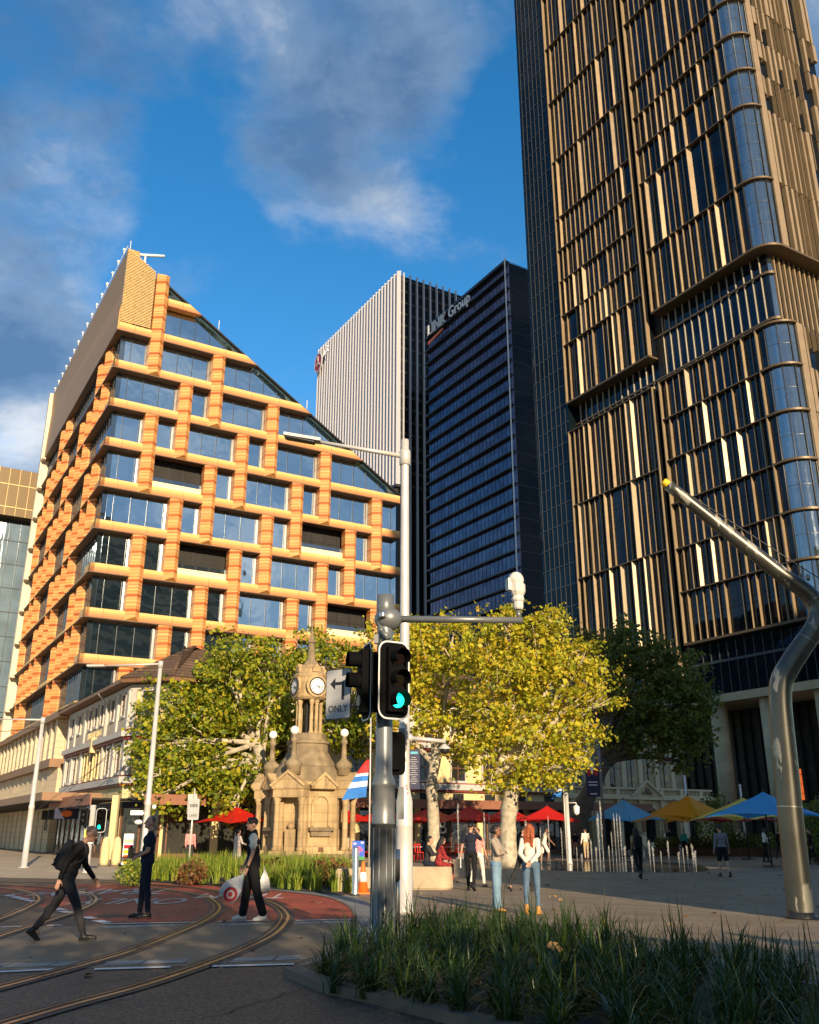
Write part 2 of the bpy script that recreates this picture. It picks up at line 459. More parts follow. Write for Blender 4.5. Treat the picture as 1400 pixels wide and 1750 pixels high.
# ------------------------------------------------------------------ material library
M = {}
def paving(name, col, bw, bh, mortar, joint, rough=0.75, rot=0.0, bump=0.25, offs=0.5, spec=0.35, var=0.25, big=0.25, wall=False, stain=0.0):
    m, nt, b = _nt(name)
    N, L = nt.nodes, nt.links
    tc = N.new('ShaderNodeTexCoord'); mp = N.new('ShaderNodeMapping')
    mp.inputs['Rotation'].default_value = (0, 0, rot)
    if wall:
        sp = N.new('ShaderNodeSeparateXYZ'); L.new(tc.outputs['Object'], sp.inputs[0])
        m1 = N.new('ShaderNodeMath'); m1.operation = 'MULTIPLY'; m1.inputs[1].default_value = 0.25 * 1.41
        m2 = N.new('ShaderNodeMath'); m2.operation = 'MULTIPLY_ADD'; m2.inputs[1].default_value = 0.97 * 1.41
        L.new(sp.outputs['X'], m1.inputs[0]); L.new(sp.outputs['Y'], m2.inputs[0]); L.new(m1.outputs[0], m2.inputs[2])
        cw = N.new('ShaderNodeCombineXYZ'); L.new(m2.outputs[0], cw.inputs[0]); L.new(sp.outputs['Z'], cw.inputs[1])
        L.new(cw.outputs[0], mp.inputs[0])
    else:
        L.new(tc.outputs['Object'], mp.inputs[0])
    bk = N.new('ShaderNodeTexBrick'); bk.offset = offs
    bk.inputs['Scale'].default_value = 1.0; bk.inputs['Brick Width'].default_value = bw; bk.inputs['Row Height'].default_value = bh
    bk.inputs['Mortar Size'].default_value = mortar; bk.inputs['Mortar Smooth'].default_value = 0.2
    bk.inputs['Color1'].default_value = tuple(c * (1 - var) for c in col) + (1,)
    bk.inputs['Color2'].default_value = tuple(c * (1 + var) for c in col) + (1,)
    bk.inputs['Mortar'].default_value = tuple(joint) + (1,)
    L.new(mp.outputs[0], bk.inputs['Vector'])
    n = N.new('ShaderNodeTexNoise'); n.inputs['Scale'].default_value = 0.7; n.inputs['Detail'].default_value = 9; n.inputs['Roughness'].default_value = 0.65
    L.new(tc.outputs['Object'], n.inputs['Vector'])
    hv = N.new('ShaderNodeHueSaturation'); mr = N.new('ShaderNodeMapRange')
    mr.inputs['From Min'].default_value = 0.25; mr.inputs['From Max'].default_value = 0.75
    mr.inputs['To Min'].default_value = 1 - big; mr.inputs['To Max'].default_value = 1 + big
    L.new(n.outputs['Fac'], mr.inputs['Value']); L.new(mr.outputs[0], hv.inputs['Value']); L.new(bk.outputs['Color'], hv.inputs['Color'])
    last = hv.outputs[0]
    if stain > 0:
        ms = N.new('ShaderNodeMapping'); ms.inputs['Scale'].default_value = (1.5, 1.5, 0.35); L.new(tc.outputs['Object'], ms.inputs[0])
        n3 = N.new('ShaderNodeTexNoise'); n3.inputs['Scale'].default_value = 1.6; n3.inputs['Detail'].default_value = 10; n3.inputs['Roughness'].default_value = 0.7; L.new(ms.outputs[0], n3.inputs['Vector'])
        r3 = N.new('ShaderNodeValToRGB'); r3.color_ramp.elements[0].position = 0.5; r3.color_ramp.elements[1].position = 0.68; L.new(n3.outputs['Fac'], r3.inputs[0])
        m3 = N.new('ShaderNodeMath'); m3.operation = 'MULTIPLY'; m3.inputs[1].default_value = stain; L.new(r3.outputs[0], m3.inputs[0])
        x3 = N.new('ShaderNodeMix'); x3.data_type = 'RGBA'; L.new(m3.outputs[0], x3.inputs['Factor']); L.new(last, x3.inputs['A']); x3.inputs['B'].default_value = tuple(c * 0.3 for c in col) + (1,); last = x3.outputs['Result']
    L.new(last, b.inputs['Base Color'])
    n2 = N.new('ShaderNodeTexNoise'); n2.inputs['Scale'].default_value = 40; n2.inputs['Detail'].default_value = 3
    L.new(tc.outputs['Object'], n2.inputs['Vector'])
    ma = N.new('ShaderNodeMath'); ma.operation = 'MULTIPLY_ADD'; ma.inputs[1].default_value = -1.5
    L.new(bk.outputs['Fac'], ma.inputs[0]); L.new(n2.outputs['Fac'], ma.inputs[2])
    bp = N.new('ShaderNodeBump'); bp.inputs['Strength'].default_value = bump; bp.inputs['Distance'].default_value = 0.01
    L.new(ma.outputs[0], bp.inputs['Height']); L.new(bp.outputs[0], b.inputs['Normal'])
    b.inputs['Roughness'].default_value = rough; b.inputs['Specular IOR Level'].default_value = spec
    return m
M['plaza'] = paving('granite_paving', (0.225, 0.173, 0.116), 0.9, 0.45, 0.008, (0.07, 0.06, 0.05), 0.62, rot=AZ1 * -1, var=0.14)
M['wet'] = paving('wet_paving', (0.085, 0.08, 0.072), 0.9, 0.45, 0.008, (0.03, 0.03, 0.03), 0.12, rot=-AZ1, var=0.16, bump=0.05, spec=0.6)
M['path'] = paving('footpath_paving', (0.42, 0.33, 0.23), 0.6, 0.6, 0.01, (0.16, 0.14, 0.12), 0.7, rot=-AZ1, var=0.1)
M['sett'] = paving('granite_setts', (0.30, 0.28, 0.25), 0.55, 0.30, 0.018, (0.06, 0.055, 0.05), 0.7, rot=0.03, offs=0.0, var=0.14)
M['tactile'] = paving('tactile_paving', (0.30, 0.30, 0.29), 0.09, 0.09, 0.02, (0.14, 0.14, 0.135), 0.65, rot=0.4, offs=0.0, var=0.08, bump=0.8)
M['concrete_road'] = pm('crossing_concrete', (0.15, 0.118, 0.076), 0.62, var=0.28, scale=0.55, bump=0.25, bscale=60, detail=10)
def aggregate(name, col, speck, rough=0.75, big=0.3):
    m, nt, b = _nt(name)
    N, L = nt.nodes, nt.links
    tc = N.new('ShaderNodeTexCoord')
    v = N.new('ShaderNodeTexVoronoi'); v.inputs['Scale'].default_value = 55
    L.new(tc.outputs['Object'], v.inputs['Vector'])
    r = N.new('ShaderNodeValToRGB'); e = r.color_ramp.elements
    sx = N.new('ShaderNodeSeparateColor'); L.new(v.outputs['Color'], sx.inputs[0])
    e[0].position = 0.45; e[0].color = tuple(col) + (1,); e[1].position = 0.95; e[1].color = tuple(speck) + (1,)
    L.new(sx.outputs[0], r.inputs[0])
    n = N.new('ShaderNodeTexNoise'); n.inputs['Scale'].default_value = 0.6; n.inputs['Detail'].default_value = 10; n.inputs['Roughness'].default_value = 0.68
    L.new(tc.outputs['Object'], n.inputs['Vector'])
    hv = N.new('ShaderNodeHueSaturation'); mr = N.new('ShaderNodeMapRange')
    mr.inputs['From Min'].default_value = 0.25; mr.inputs['From Max'].default_value = 0.75
    mr.inputs['To Min'].default_value = 1 - big; mr.inputs['To Max'].default_value = 1 + big
    L.new(n.outputs['Fac'], mr.inputs['Value']); L.new(mr.outputs[0], hv.inputs['Value']); L.new(r.outputs[0], hv.inputs['Color'])
    L.new(hv.outputs[0], b.inputs['Base Color'])
    bp = N.new('ShaderNodeBump'); bp.inputs['Strength'].default_value = 0.5; bp.inputs['Distance'].default_value = 0.008
    L.new(v.outputs['Distance'], bp.inputs['Height']); L.new(bp.outputs[0], b.inputs['Normal'])
    b.inputs['Roughness'].default_value = rough; b.inputs['Specular IOR Level'].default_value = 0.35
    return m
M['asphalt'] = aggregate('asphalt', (0.036, 0.028, 0.020), (0.17, 0.13, 0.085), 0.62, 0.4)
M['red_asphalt'] = aggregate('red_asphalt', (0.27, 0.042, 0.02), (0.38, 0.08, 0.04), 0.68, 0.4)
M['line'] = pm('road_line_paint', (0.72, 0.70, 0.66), 0.6, var=0.2, scale=9)
M['worn_line'] = pm('worn_road_line_paint', (0.50, 0.42, 0.37), 0.65, var=0.42, scale=7)
M['kerb'] = pm('kerb_concrete', (0.13, 0.105, 0.08), 0.75, var=0.25, scale=2, bump=0.2)
M['edge'] = pm('pale_concrete', (0.42, 0.38, 0.31), 0.75, var=0.2, scale=2, bump=0.2)
M['soil'] = pm('mulch', (0.05, 0.036, 0.024), 0.9, var=0.5, scale=14, bump=0.7, bscale=60)
M['rail'] = pm('rail_steel', (0.36, 0.27, 0.17), 0.3, 0.85, var=0.25, scale=3)
M['rubber'] = pm('rail_bed_rubber', (0.05, 0.04, 0.03), 0.7, var=0.3)
M['groove'] = pm('rail_groove_rubber', (0.028, 0.022, 0.017), 0.7)
M['dark_interior'] = pm('dark_interior', (0.022, 0.020, 0.018), 0.8, var=0.4, scale=0.7)
M['black_metal'] = pm('black_metal', (0.02, 0.02, 0.021), 0.42, var=0.2)
M['grey_pole'] = pm('grey_painted_steel', (0.17, 0.18, 0.185), 0.38, 0.35, var=0.12, scale=2.5, stain=0.12)
M['white_pole'] = pm('white_painted_steel', (0.56, 0.53, 0.49), 0.4, 0.2, var=0.1, scale=2, stain=0.2)
M['galv'] = pm('worn_steel_pole', (0.29, 0.29, 0.265), 0.34, 0.75, var=0.25, scale=1.2, stain=0.25)
M['steel'] = pm('brushed_steel', (0.55, 0.54, 0.52), 0.28, 0.9, var=0.1)
M['stone'] = paving('weathered_sandstone', (0.41, 0.29, 0.15), 0.9, 0.42, 0.008, (0.2, 0.145, 0.08), 0.85, var=0.12, bump=0.3, big=0.28, wall=True, stain=0.75)
M['stone_dark'] = pm('lichen_sandstone', (0.25, 0.19, 0.115), 0.9, var=0.4, scale=1.8, bump=0.4, bscale=14, stain=0.7, detail=9)
M['block'] = pm('sandstone_block', (0.46, 0.36, 0.24), 0.85, var=0.22, scale=2.2, bump=0.4, bscale=12, stain=0.3)
M['white'] = pm('white_paint', (0.78, 0.77, 0.74), 0.45, var=0.06)
M['bark'] = pm('plane_tree_bark', (0.40, 0.34, 0.24), 0.85, var=0.45, scale=3.2, bump=0.3, bscale=9)
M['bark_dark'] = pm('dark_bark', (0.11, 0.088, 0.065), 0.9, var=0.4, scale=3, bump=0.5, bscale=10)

# ------------------------------------------------------------------ ground and roads
def sheet(name, pts, z, mat, kind='structure', label=None):
    mb = MB(); mb.poly([(p[0], p[1], z) for p in pts])
    me = to_mesh(name, mb, mat, None, False)
    o = new_obj(name, me); o['kind'] = kind
    bm = bmesh.new(); bm.from_mesh(me)
    bmesh.ops.triangulate(bm, faces=bm.faces[:])
    for f in bm.faces:
        if f.normal.z < 0: f.normal_flip()
    bm.to_mesh(me); bm.free()
    return o
def gp(*uv): return [G(u, v) for u, v in uv]
sheet('ground', [(-1500, -1500), (1500, -1500), (1500, 2500), (-1500, 2500)], 0.0, M['plaza'])
KERB = gp((760, 1750), (640, 1718), (560, 1700), (510, 1681), (483, 1668))
CURVE = smooth_path(gp((483, 1668), (520, 1645), (560, 1623), (593, 1601), (606, 1578), (602, 1560), (587, 1546), (550, 1533), (460, 1522), (400, 1517), (330, 1513), (262, 1509)), 4)
k0 = KERB[0] + (KERB[0] - KERB[1]) * 2.5
sheet('road', [k0] + KERB[:-1] + CURVE + gp((215, 1504), (0, 1500)) + [Vector((-60, 40, 0)), Vector((-60, -30, 0)), Vector((6, -30, 0))], 0.004, M['asphalt'])
sheet('footpath', gp((215, 1504), (0, 1500)) + [Vector((-60, 40, 0)), Vector((-90, 100, 0)), Vector((-24, 92, 0)), Vector((-14.5, 56, 0)), Vector((-9, 47, 0))], 0.006, M['path'])
RED_EDGE = [p for p in CURVE if p.y > G(0, 1571).y]
sheet('red_tram_road', gp((604, 1571.5)) + RED_EDGE + gp((130, 1512), (0, 1516), (-90, 1521), (-90, 1524), (3, 1531), (43, 1542), (90, 1556), (174, 1578)), 0.008, M['red_asphalt'])
sheet('crossing', gp((-160, 1590), (604, 1573.5), (604, 1582), (593, 1601), (560, 1623), (520, 1643), (500, 1649), (-220, 1664)), 0.009, M['concrete_road'])
mb = MB()
def strip(mb, uv0, uv1, w, z, m=0):
    a, b = G(*uv0), G(*uv1); d = (b - a); n = Vector((-d.y, d.x, 0)).normalized() * w
    mb.poly([(a.x, a.y, z), (b.x, b.y, z), (b.x + n.x, b.y + n.y, z), (a.x + n.x, a.y + n.y, z)], m)
for a, b in (((-60, 1657), (150, 1652)), ((178, 1652), (325, 1647)), ((372, 1648), (526, 1640)), ((178, 1588), (300, 1584)), ((380, 1584), (455, 1581)), ((505, 1581), (604, 1578))):
    strip(mb, a, b, 0.42, 0.013)
solo('sett_bands', mb, M['sett'], kind='structure', fix=False)
mb = MB()
for a, b in (((-80, 1668), (95, 1660)), ((160, 1660), (291, 1656)), ((358, 1655), (503, 1651))):
    strip(mb, a, b, 0.13, 0.017)
for a, b in (((-40, 1588), (38, 1585)), ((80, 1584), (107, 1583)), ((175, 1581), (337, 1578)), ((372, 1577), (461, 1575)), ((505, 1575), (605, 1573))):
    strip(mb, a, b, 0.10, 0.0175)
for a, b in (((3, 1531), (12, 1533)), ((15, 1534), (25, 1536)), ((26, 1537), (37, 1539)), ((39, 1540), (50, 1542)), ((87, 1554), (97, 1557)), ((97, 1559), (112, 1562)), ((136, 1569), (149, 1572)), ((155, 1575), (173, 1579))):
    strip(mb, a, b, 0.22, 0.0176)
solo('road_lines', mb, M['line'], kind='structure', fix=False)
mb = MB()
# lettering for traffic coming towards the camera, so it reads from the far side
for s, u, v, size, sx in (('ONLY', 228, 1541, 2.7, 0.36), ('TRAM', 205, 1524, 3.6, 0.30), ('TRAM', 415, 1532, 2.6, 0.34), ('ONLY', 85, 1529, 2.2, 0.4)):
    put_text(mb, s, size, G(u, v) + Vector((0, 0, 0.0182)), (-1, -0.02, 0), (0.02, -1, 0), 0.0006, 0, sx=sx)
solo('road_lettering', mb, M['worn_line'], kind='structure', fix=False)
# tram rails set in the road: steel strip with a dark groove each side
def rail(mb, uvs, w=0.055, z=0.016):
    P = smooth_path(gp(*uvs), 8)
    for off, ww, mm, zz in ((0, w, 0, z + 0.006), (w * 1.3, w * 1.1, 1, z + 0.001), (-w * 1.5, w * 1.6, 2, z + 0.001), (w * 2.2, w * 0.35, 0, z + 0.005), (w * 3.2, w * 1.4, 2, z + .0012)):
        L_, R_ = [], []
        for i, p in enumerate(P):
            d = (P[min(i + 1, len(P) - 1)] - P[max(i - 1, 0)]); n = Vector((-d.y, d.x, 0)).normalized()
            L_.append(p + n * (off - ww / 2)); R_.append(p + n * (off + ww / 2))
        for i in range(len(P) - 1):
            mb.poly([(L_[i].x, L_[i].y, zz), (L_[i + 1].x, L_[i + 1].y, zz), (R_[i + 1].x, R_[i + 1].y, zz), (R_[i].x, R_[i].y, zz)], mm)
mb = MB()
rail(mb, [(-160, 1730), (0, 1691), (150, 1650), (230, 1626), (300, 1598), (350, 1576), (374, 1558), (372, 1546), (350, 1533), (300, 1523), (230, 1516), (120, 1510), (0, 1507)])
rail(mb, [(-120, 1790), (0, 1757), (120, 1722), (250, 1686), (350, 1652), (420, 1624), (470, 1598), (490, 1576), (490, 1562), (470, 1546), (430, 1533), (370, 1523), (300, 1515), (215, 1510), (100, 1506)])
rail(mb, [(-150, 1612), (-60, 1590), (0, 1572), (50, 1551), (66, 1540), (62, 1531), (40, 1523), (0, 1518), (-80, 1512)])
rail(mb, [(-120, 1640), (-40, 1616), (20, 1595), (90, 1573), (140, 1555), (163, 1542), (160, 1532), (135, 1524), (90, 1518), (0, 1512)])
solo('tram_tracks', mb, [M['rail'], M['groove'], M['rubber']], kind='structure', fix=False)
# repairs, a drain cover and cracks in the road
mb = MB(); c = G(190, 1566); mb.lathe([(.33, 0.0085), (.33, .0125)], (c.x, c.y, 0), 24)
solo('drain_cover', mb, M['groove'], kind='structure', fix=False)
mb = MB(); rc = random.Random(4)
for u0, v0, u1, v1 in ((340, 1745, 520, 1690), (60, 1735, 200, 1712), (420, 1600, 560, 1585), (210, 1630, 330, 1612), (90, 1690, 230, 1672)):
    P = [G(u0 + (u1 - u0) * t / 12, v0 + (v1 - v0) * t / 12) + Vector((rc.gauss(0, .04), rc.gauss(0, .05), 0)) for t in range(13)]
    for a, b in zip(P[:-1], P[1:]):
        d = (b - a); n = Vector((-d.y, d.x, 0)).normalized() * .007
        mb.poly([(a.x - n.x, a.y - n.y, .0125), (b.x - n.x, b.y - n.y, .0125), (b.x + n.x, b.y + n.y, .0125), (a.x + n.x, a.y + n.y, .0125)])
solo('road_cracks', mb, M['groove'], kind='structure', fix=False)
# tactile band along the kerb curve and the dark kerb round the planting bed
mb = MB()
cv = CURVE[:34]
for i in range(len(cv) - 1):
    a, b = cv[i], cv[i + 1]
    def nrm(i):
        d = cv[min(i + 1, len(cv) - 1)] - cv[max(i - 1, 0)]; return Vector((d.y, -d.x, 0)).normalized()
    na, nb = nrm(i), nrm(i + 1)
    w = 0.62
    mb.poly([a, b, b + nb * 0.07, a + na * 0.07], 1)
    mb.poly([a + na * 0.07, b + nb * 0.07, b + nb * w, a + na * w], 0)
mb.v = [(x, y, 0.0185) for x, y, z in mb.v]
solo('tactile_paving', mb, [M['tactile'], M['kerb']], kind='structure', fix=False)
def kerb_run(name, P, w, h, mat, inner=True, z0=0.0):
    mb = MB()
    for i in range(len(P) - 1):
        a, b = P[i], P[i + 1]
        def nr(i):
            d = P[min(i + 1, len(P) - 1)] - P[max(i - 1, 0)]; return Vector((d.y, -d.x, 0)).normalized() * w
        na, nb = nr(i), nr(i + 1)
        A = [a, b, b + nb, a + na]
        mb.hexa([(p.x, p.y, z0) for p in A] + [(p.x, p.y, h) for p in A])
    return solo(name, mb, mat, kind='structure')
KK = smooth_path([KERB[-1], KERB[-2], KERB[-3], KERB[-4], KERB[-5], k0], 5)
kerb_run('kerb', KK, -0.22, 0.10, M['kerb'])
EDGE = smooth_path(gp((775, 1590), (860, 1598), (950, 1612), (1014, 1623), (1124, 1642), (1260, 1668), (1400, 1700), (1560, 1745)), 4)
kerb_run('garden_edging', EDGE, 0.28, 0.15, M['edge'])
# wet paving under the fountain
sheet('wet_paving', [Vector((9.3 + 5.2 * math.cos(a) * (1 + 0.1 * math.sin(3 * a)), 48.5 + 8.5 * math.sin(a) * (1 + .12 * math.cos(2 * a + 1)), 0)) for a in [2 * math.pi * i / 40 for i in range(40)]], 0.004, M['wet'])
# soil of the two beds
BED = gp((483, 1668), (520, 1652), (600, 1632), (655, 1612), (775, 1591)) + EDGE[4:] + [k0 + Vector((0.6, -0.2, 0))] + [p for p in KERB[:-1]]
sheet('garden_soil', BED, 0.022, M['soil'])
AGA = gp((214, 1502), (262, 1508), (330, 1512), (400, 1516), (460, 1520), (530, 1526), (585, 1532), (600, 1524), (600, 1492), (500, 1486), (330, 1486), (240, 1492))
sheet('flower_bed_soil', AGA, 0.03, M['soil'])
# ------------------------------------------------------------------ building materials
M['terra'] = bands('terracotta_courses', [(0.0, (0.62, 0.315, 0.11)), (0.16, (0.55, 0.23, 0.065)), (0.24, (0.64, 0.35, 0.135)), (0.40, (0.53, 0.21, 0.058)), (0.47, (0.60, 0.295, 0.098)), (0.60, (0.40, 0.10, 0.026)), (0.79, (0.60, 0.285, 0.092)), (0.90, (0.54, 0.23, 0.068))], 1.354, thin=0.10, offset=-0.32, var=0.16)
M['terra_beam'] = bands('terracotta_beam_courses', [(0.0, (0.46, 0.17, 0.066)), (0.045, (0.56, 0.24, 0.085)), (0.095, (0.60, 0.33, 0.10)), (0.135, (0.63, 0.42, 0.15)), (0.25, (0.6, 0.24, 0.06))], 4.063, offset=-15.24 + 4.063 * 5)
M['soffit'] = pm('brown_metal_soffit', (0.11, 0.065, 0.035), 0.5, 0.2, var=0.15)
M['gold_slat'] = pm('gold_louvre', (0.56, 0.40, 0.17), 0.42, 0.25, var=0.15)
M['cream_metal'] = pm('cream_cladding', (0.62, 0.52, 0.37), 0.5, var=0.08, scale=0.8)
M['glass_front'] = glass('office_glass', (0.022, 0.034, 0.036), 0.72, (0.74, 0.84, 0.90), wob=0.035, wscale=0.22)
M['glass_side'] = glass('office_side_glass', (0.022, 0.03, 0.034), 0.30, (0.6, 0.7, 0.82), wob=0.02)
M['roof_glass'] = glass('roof_glass', (0.05, 0.09, 0.11), 0.45, (0.55, 0.68, 0.8), wob=0.01)
M['frame_dark'] = pm('dark_window_frame', (0.018, 0.018, 0.018), 0.45, 0.3)
M['parapet'] = pm('cream_parapet', (0.70, 0.60, 0.40), 0.6, var=0.06)
M['interior_light'] = emit('lit_ceiling_strip', (1.0, 0.92, 0.75), 1.6)

# ------------------------------------------------------------------ terracotta office building
FLH = 4.063
OC = Vector((-28.3, 78.0, 0))
FrF = Fr(OC, E2, -E1)           # front, sunlit
FrL = Fr(OC, E1, -E2)           # side running away to the left
def Z(k): return 15.24 + FLH * k
def slope(s): return 57.05 - 0.643 * s
def clip_rect(s0, s1, z0, z1, drop=0.0):
    """rectangle cut by the slanted roofline -> polygon (s,z)"""
    P = [(s0, z0), (s1, z0), (s1, z1), (s0, z1)]
    out = []
    f = lambda p: slope(p[0]) - drop - p[1]
    for i in range(4):
        a, b = P[i], P[(i + 1) % 4]
        fa, fb = f(a), f(b)
        if fa >= 0: out.append(a)
        if (fa >= 0) != (fb >= 0):
            t = fa / (fa - fb); out.append((a[0] + (b[0] - a[0]) * t, a[1] + (b[1] - a[1]) * t))
    return out
def office():
    root = thing('office_building', 'orange striped terracotta office block with a slanted glass roofline', 'building', OC)
    S1 = 31.7; T1 = 38.6
    # solid core
    mb = MB()
    pts = [FrF.P(1.4, -1.5, 0), FrF.P(S1 - 0.2, -1.5, 0), FrF.P(S1 - 0.2, -1.5, slope(S1) - 1.2), FrF.P(1.4, -1.5, slope(1.4) - 1.2)]
    mb.extr(pts, E1 * (T1 - 1.6), 0)
    part('core_wall', mb, M['dark_interior'], root)
    # sloping glass roof with its dark edge
    mb = MB()
    pts = [FrF.P(2.9, -0.5, slope(2.9)), FrF.P(S1, -0.5, slope(S1)), FrF.P(S1, -0.5, slope(S1) - 0.35), FrF.P(2.9, -0.5, slope(2.9) - 0.35)]
    mb.extr(pts, E1 * (T1 - 0.6), 0)
    part('glass_roof', mb, M['roof_glass'], root)
    mb = MB()
    for n0, n1 in ((-0.48, -0.18),):
        pts = [FrF.P(4.3, n0, slope(4.3) + 0.08), FrF.P(S1, n0, slope(S1) + 0.08), FrF.P(S1, n0, slope(S1) - 0.1), FrF.P(4.3, n0, slope(4.3) - 0.1)]
        mb.extr(pts, FrF.n * (n1 - n0), 0)
    part('roof_edge', mb, M['frame_dark'], root)
    # front beams
    for k in range(-1, 11):
        s0, s1 = (0.0, S1) if k <= 7 else ((0.0, S1) if k == 8 else (4.5, S1))
        poly = clip_rect(s0, s1, Z(k), Z(k) + 0.82, 0.1)
        if len(poly) < 3: continue
        mb = MB()
        pts = [FrF.P(s, -0.9, z) for s, z in poly]
        mb.extr(pts, FrF.n * 0.9, 0)
        if k <= 8:       # brown metal lip under the beam, projecting at the corner
            s1c = min(s1, (57.05 - Z(k)) / 0.643)
            mb.fbox(FrF, -0.12, s1c, -0.95, 0.06, Z(k) - 0.09, Z(k) - 0.003, 1)
        for s in np.arange(s0 + 1.55, s1, 3.1):      # panel joints
            if Z(k) + 0.8 < slope(s) - 0.1: mb.fbox(FrF, s - 0.012, s + 0.012, -0.5, 0.004, Z(k) + 0.01, Z(k) + 0.8, 2)
        part('floor_beam', mb, [M['terra_beam'], M['soffit'], M['frame_dark']], root)
    # side beams
    for k in range(-1, 9):
        mb = MB()
        if k < 8:
            mb.fbox(FrL, 0.9, T1, -0.9, 0.0 if k < 0 else -0.36, Z(k), Z(k) + 0.82, 0); mb.fbox(FrL, 0.0, 2.4, -0.359, 0.0, Z(k) + .001, Z(k) + 0.819, 0)
        mb.fbox(FrL, 0.06, T1 + 0.5, -0.95, 0.16, Z(k) - 0.11, Z(k) - 0.003, 1)
        part('floor_beam', mb, [M['terra_beam'], M['soffit']], root)
    # columns: folded terracotta, two storeys each, staggered
    def column(fr, s, z0, z1, w=0.64, d=0.55, skew=0.16, b=0.012):
        mb = MB()
        P = fr.P
        a0, a1, r0 = s - w, s + w, s + skew
        # body behind beam face + folded front
        mb.fbox(fr, a0, a1, -0.88, b, z0, z1 - 0.02, 0)
        pts = [P(a0, b, z0 + 0.02), P(r0, d, z0 + 0.28), P(a1, b, z0 + 0.02)]
        top = [P(a0, b, z1 - 0.05), P(r0, d, z1 - 0.30 if b > 0 else z1 - .6), P(a1, b, z1 - 0.05)]
        i = len(mb.v)
        for p in pts + top: mb.v.append(tuple(p))
        for f in ((i, i + 1, i + 4, i + 3), (i + 1, i + 2, i + 5, i + 4), (i, i + 2, i + 1), (i + 3, i + 4, i + 5)):
            mb.f.append(f); mb.m.append(0); mb.sm.append(False)
        part('column', mb, M['terra'], root, fix=False)
    occ = {}
    for j in range(9):
        s = 4.05 + 3.1 * j
        for T in range(-1, 9):
            if (T - j) % 3: continue
            if Z(T) > slope(s) - 0.4 or T < 0: continue
            column(FrF, s, Z(T - 2) + 0.0, Z(T))
            occ.setdefault(T - 1, []).append(s); occ.setdefault(T - 2, []).append(s)
    column(FrF, 3.78, Z(7), slope(3.78) + 0.55)
    for k in (7, 8, 9, 10): occ.setdefault(k, []).append(3.78)
    # front windows
    balc = {(4, 4.05): 1, (3, 19.55): 1, (2, 7.15): 1, (1, 22.65): 1}
    for k in range(-1, 10):
        cs = sorted(occ.get(k, []))
        edges = [0.95 if k < 8 else 3.78] + cs + [S1 + 0.64]
        for a, b in zip(edges[:-1], edges[1:]):
            s0 = a + 0.66 if a in cs else a
            s1 = b - 0.66 if b in cs else b - 0.64
            if s1 - s0 < 0.4: continue
            z0, z1 = Z(k) + 0.83, Z(k + 1) - 0.1
            is_b = any(kk == k and abs(a - ss) < 0.3 for kk, ss in balc)
            if is_b:
                mb = MB()
                mb.fbox(FrF, s0, s1, -0.75, -0.55, z0, z0 + 0.72, 0)
                mb.fbox(FrF, s0, s1, -0.66, -0.63, z0 + 0.73, z0 + 1.15, 1)
                for s in np.arange(s0 + 0.6, s1, 1.3): mb.fbox(FrF, s - .02, s + .02, -0.69, -0.62, z0 + .72, z0 + 1.16, 2)
                mb.fbox(FrF, s0, s1, -1.495, -1.45, z0, z1, 3)
                for s in np.arange(s0 + 0.3, s1, 1.45): mb.fbox(FrF, s - .06, s + .06, -1.449, -1.40, z0 + .1, z1 - .1, 2)
                mb.fbox(FrF, s0, s1, -1.449, -1.42, z0 + 1.7, z0 + 1.8, 2)
                part('balcony', mb, [M['parapet'], M['glass_side'], M['frame_dark'], M['dark_interior']], root)
                continue
            poly = clip_rect(s0, s1, z0, z1, 0.3)
            if len(poly) < 3: continue
            mb = MB()
            mb.extr([FrF.P(s, -0.98, z) for s, z in poly], FrF.n * 0.06, 0)
            st = 1.55
            s = math.floor(s0 / st) * st + st
            while s < s1 - 0.2:
                zt = min(z1, slope(s) - 0.3)
                if s > s0 + 0.2 and zt > z0 + 0.2: mb.fbox(FrF, s - .025, s + .025, -0.918, -0.88, z0, zt, 1)
                s += st
            zt = min(z1, slope(s0) - 0.3)
            mb.fbox(FrF, s0, min(s1, (56.7 - z0) / 0.643), -0.915, -0.85, z0, z0 + 0.07, 1)
            o = part('window', mb, [M['glass_front'], M['frame_dark']], root)
    # side columns and windows
    res = [2, 2, 1, 1, 0, 0, 2, 2, 1, 1, 0]
    socc = {}
    for j in range(11):
        t = 4.2 + 3.2 * j
        for T in range(1, 9):
            if (T - res[j]) % 3: continue
            column(FrL, t, Z(T - 2), Z(T) - 0.12, 0.68, 0.17, 0.0, -0.36)
            socc.setdefault(T - 1, []).append(t); socc.setdefault(T - 2, []).append(t)
    for k in range(-1, 8):
        cs = sorted(socc.get(k, []))
        edges = [0.0] + cs + [T1]
        for a, b in zip(edges[:-1], edges[1:]):
            s0 = a + 0.72 if a in cs else 0.98
            s1 = b - 0.72 if b in cs else b
            if s1 - s0 < 0.3: continue
            z0, z1 = Z(k) + 0.83, Z(k + 1) - 0.12
            mb = MB()
            mb.fbox(FrL, s0, s1, -0.98, -0.5, z0, z1, 0)
            s = s0 + 0.8
            while s < s1 - 0.2:
                mb.fbox(FrL, s - .025, s + .025, -0.499, -0.46, z0, z1, 1); s += 1.0
            part('window', mb, [M['glass_side'], M['frame_dark']], root)
    # perforated plant screen over the side, louvred return on the front
    mb = MB()
    zt0, zt1 = 57.0, 57.2
    Q = [FrL.P(0.0, 0.12, Z(8) + 0.02), FrL.P(T1, 0.12, Z(8) + 0.02), FrL.P(T1, 0.12, zt1), FrL.P(0.0, 0.12, zt0)]
    # folded panels: three shallow facets
    fold = [(0.0, Z(8) + 0.02, 0.12), (0, Z(8) + 2.0, 0.12), (0, Z(8) + 2.0, 0.12), (0, Z(8) + 5.4, -0.25), (0, 57.1, 0.05)]
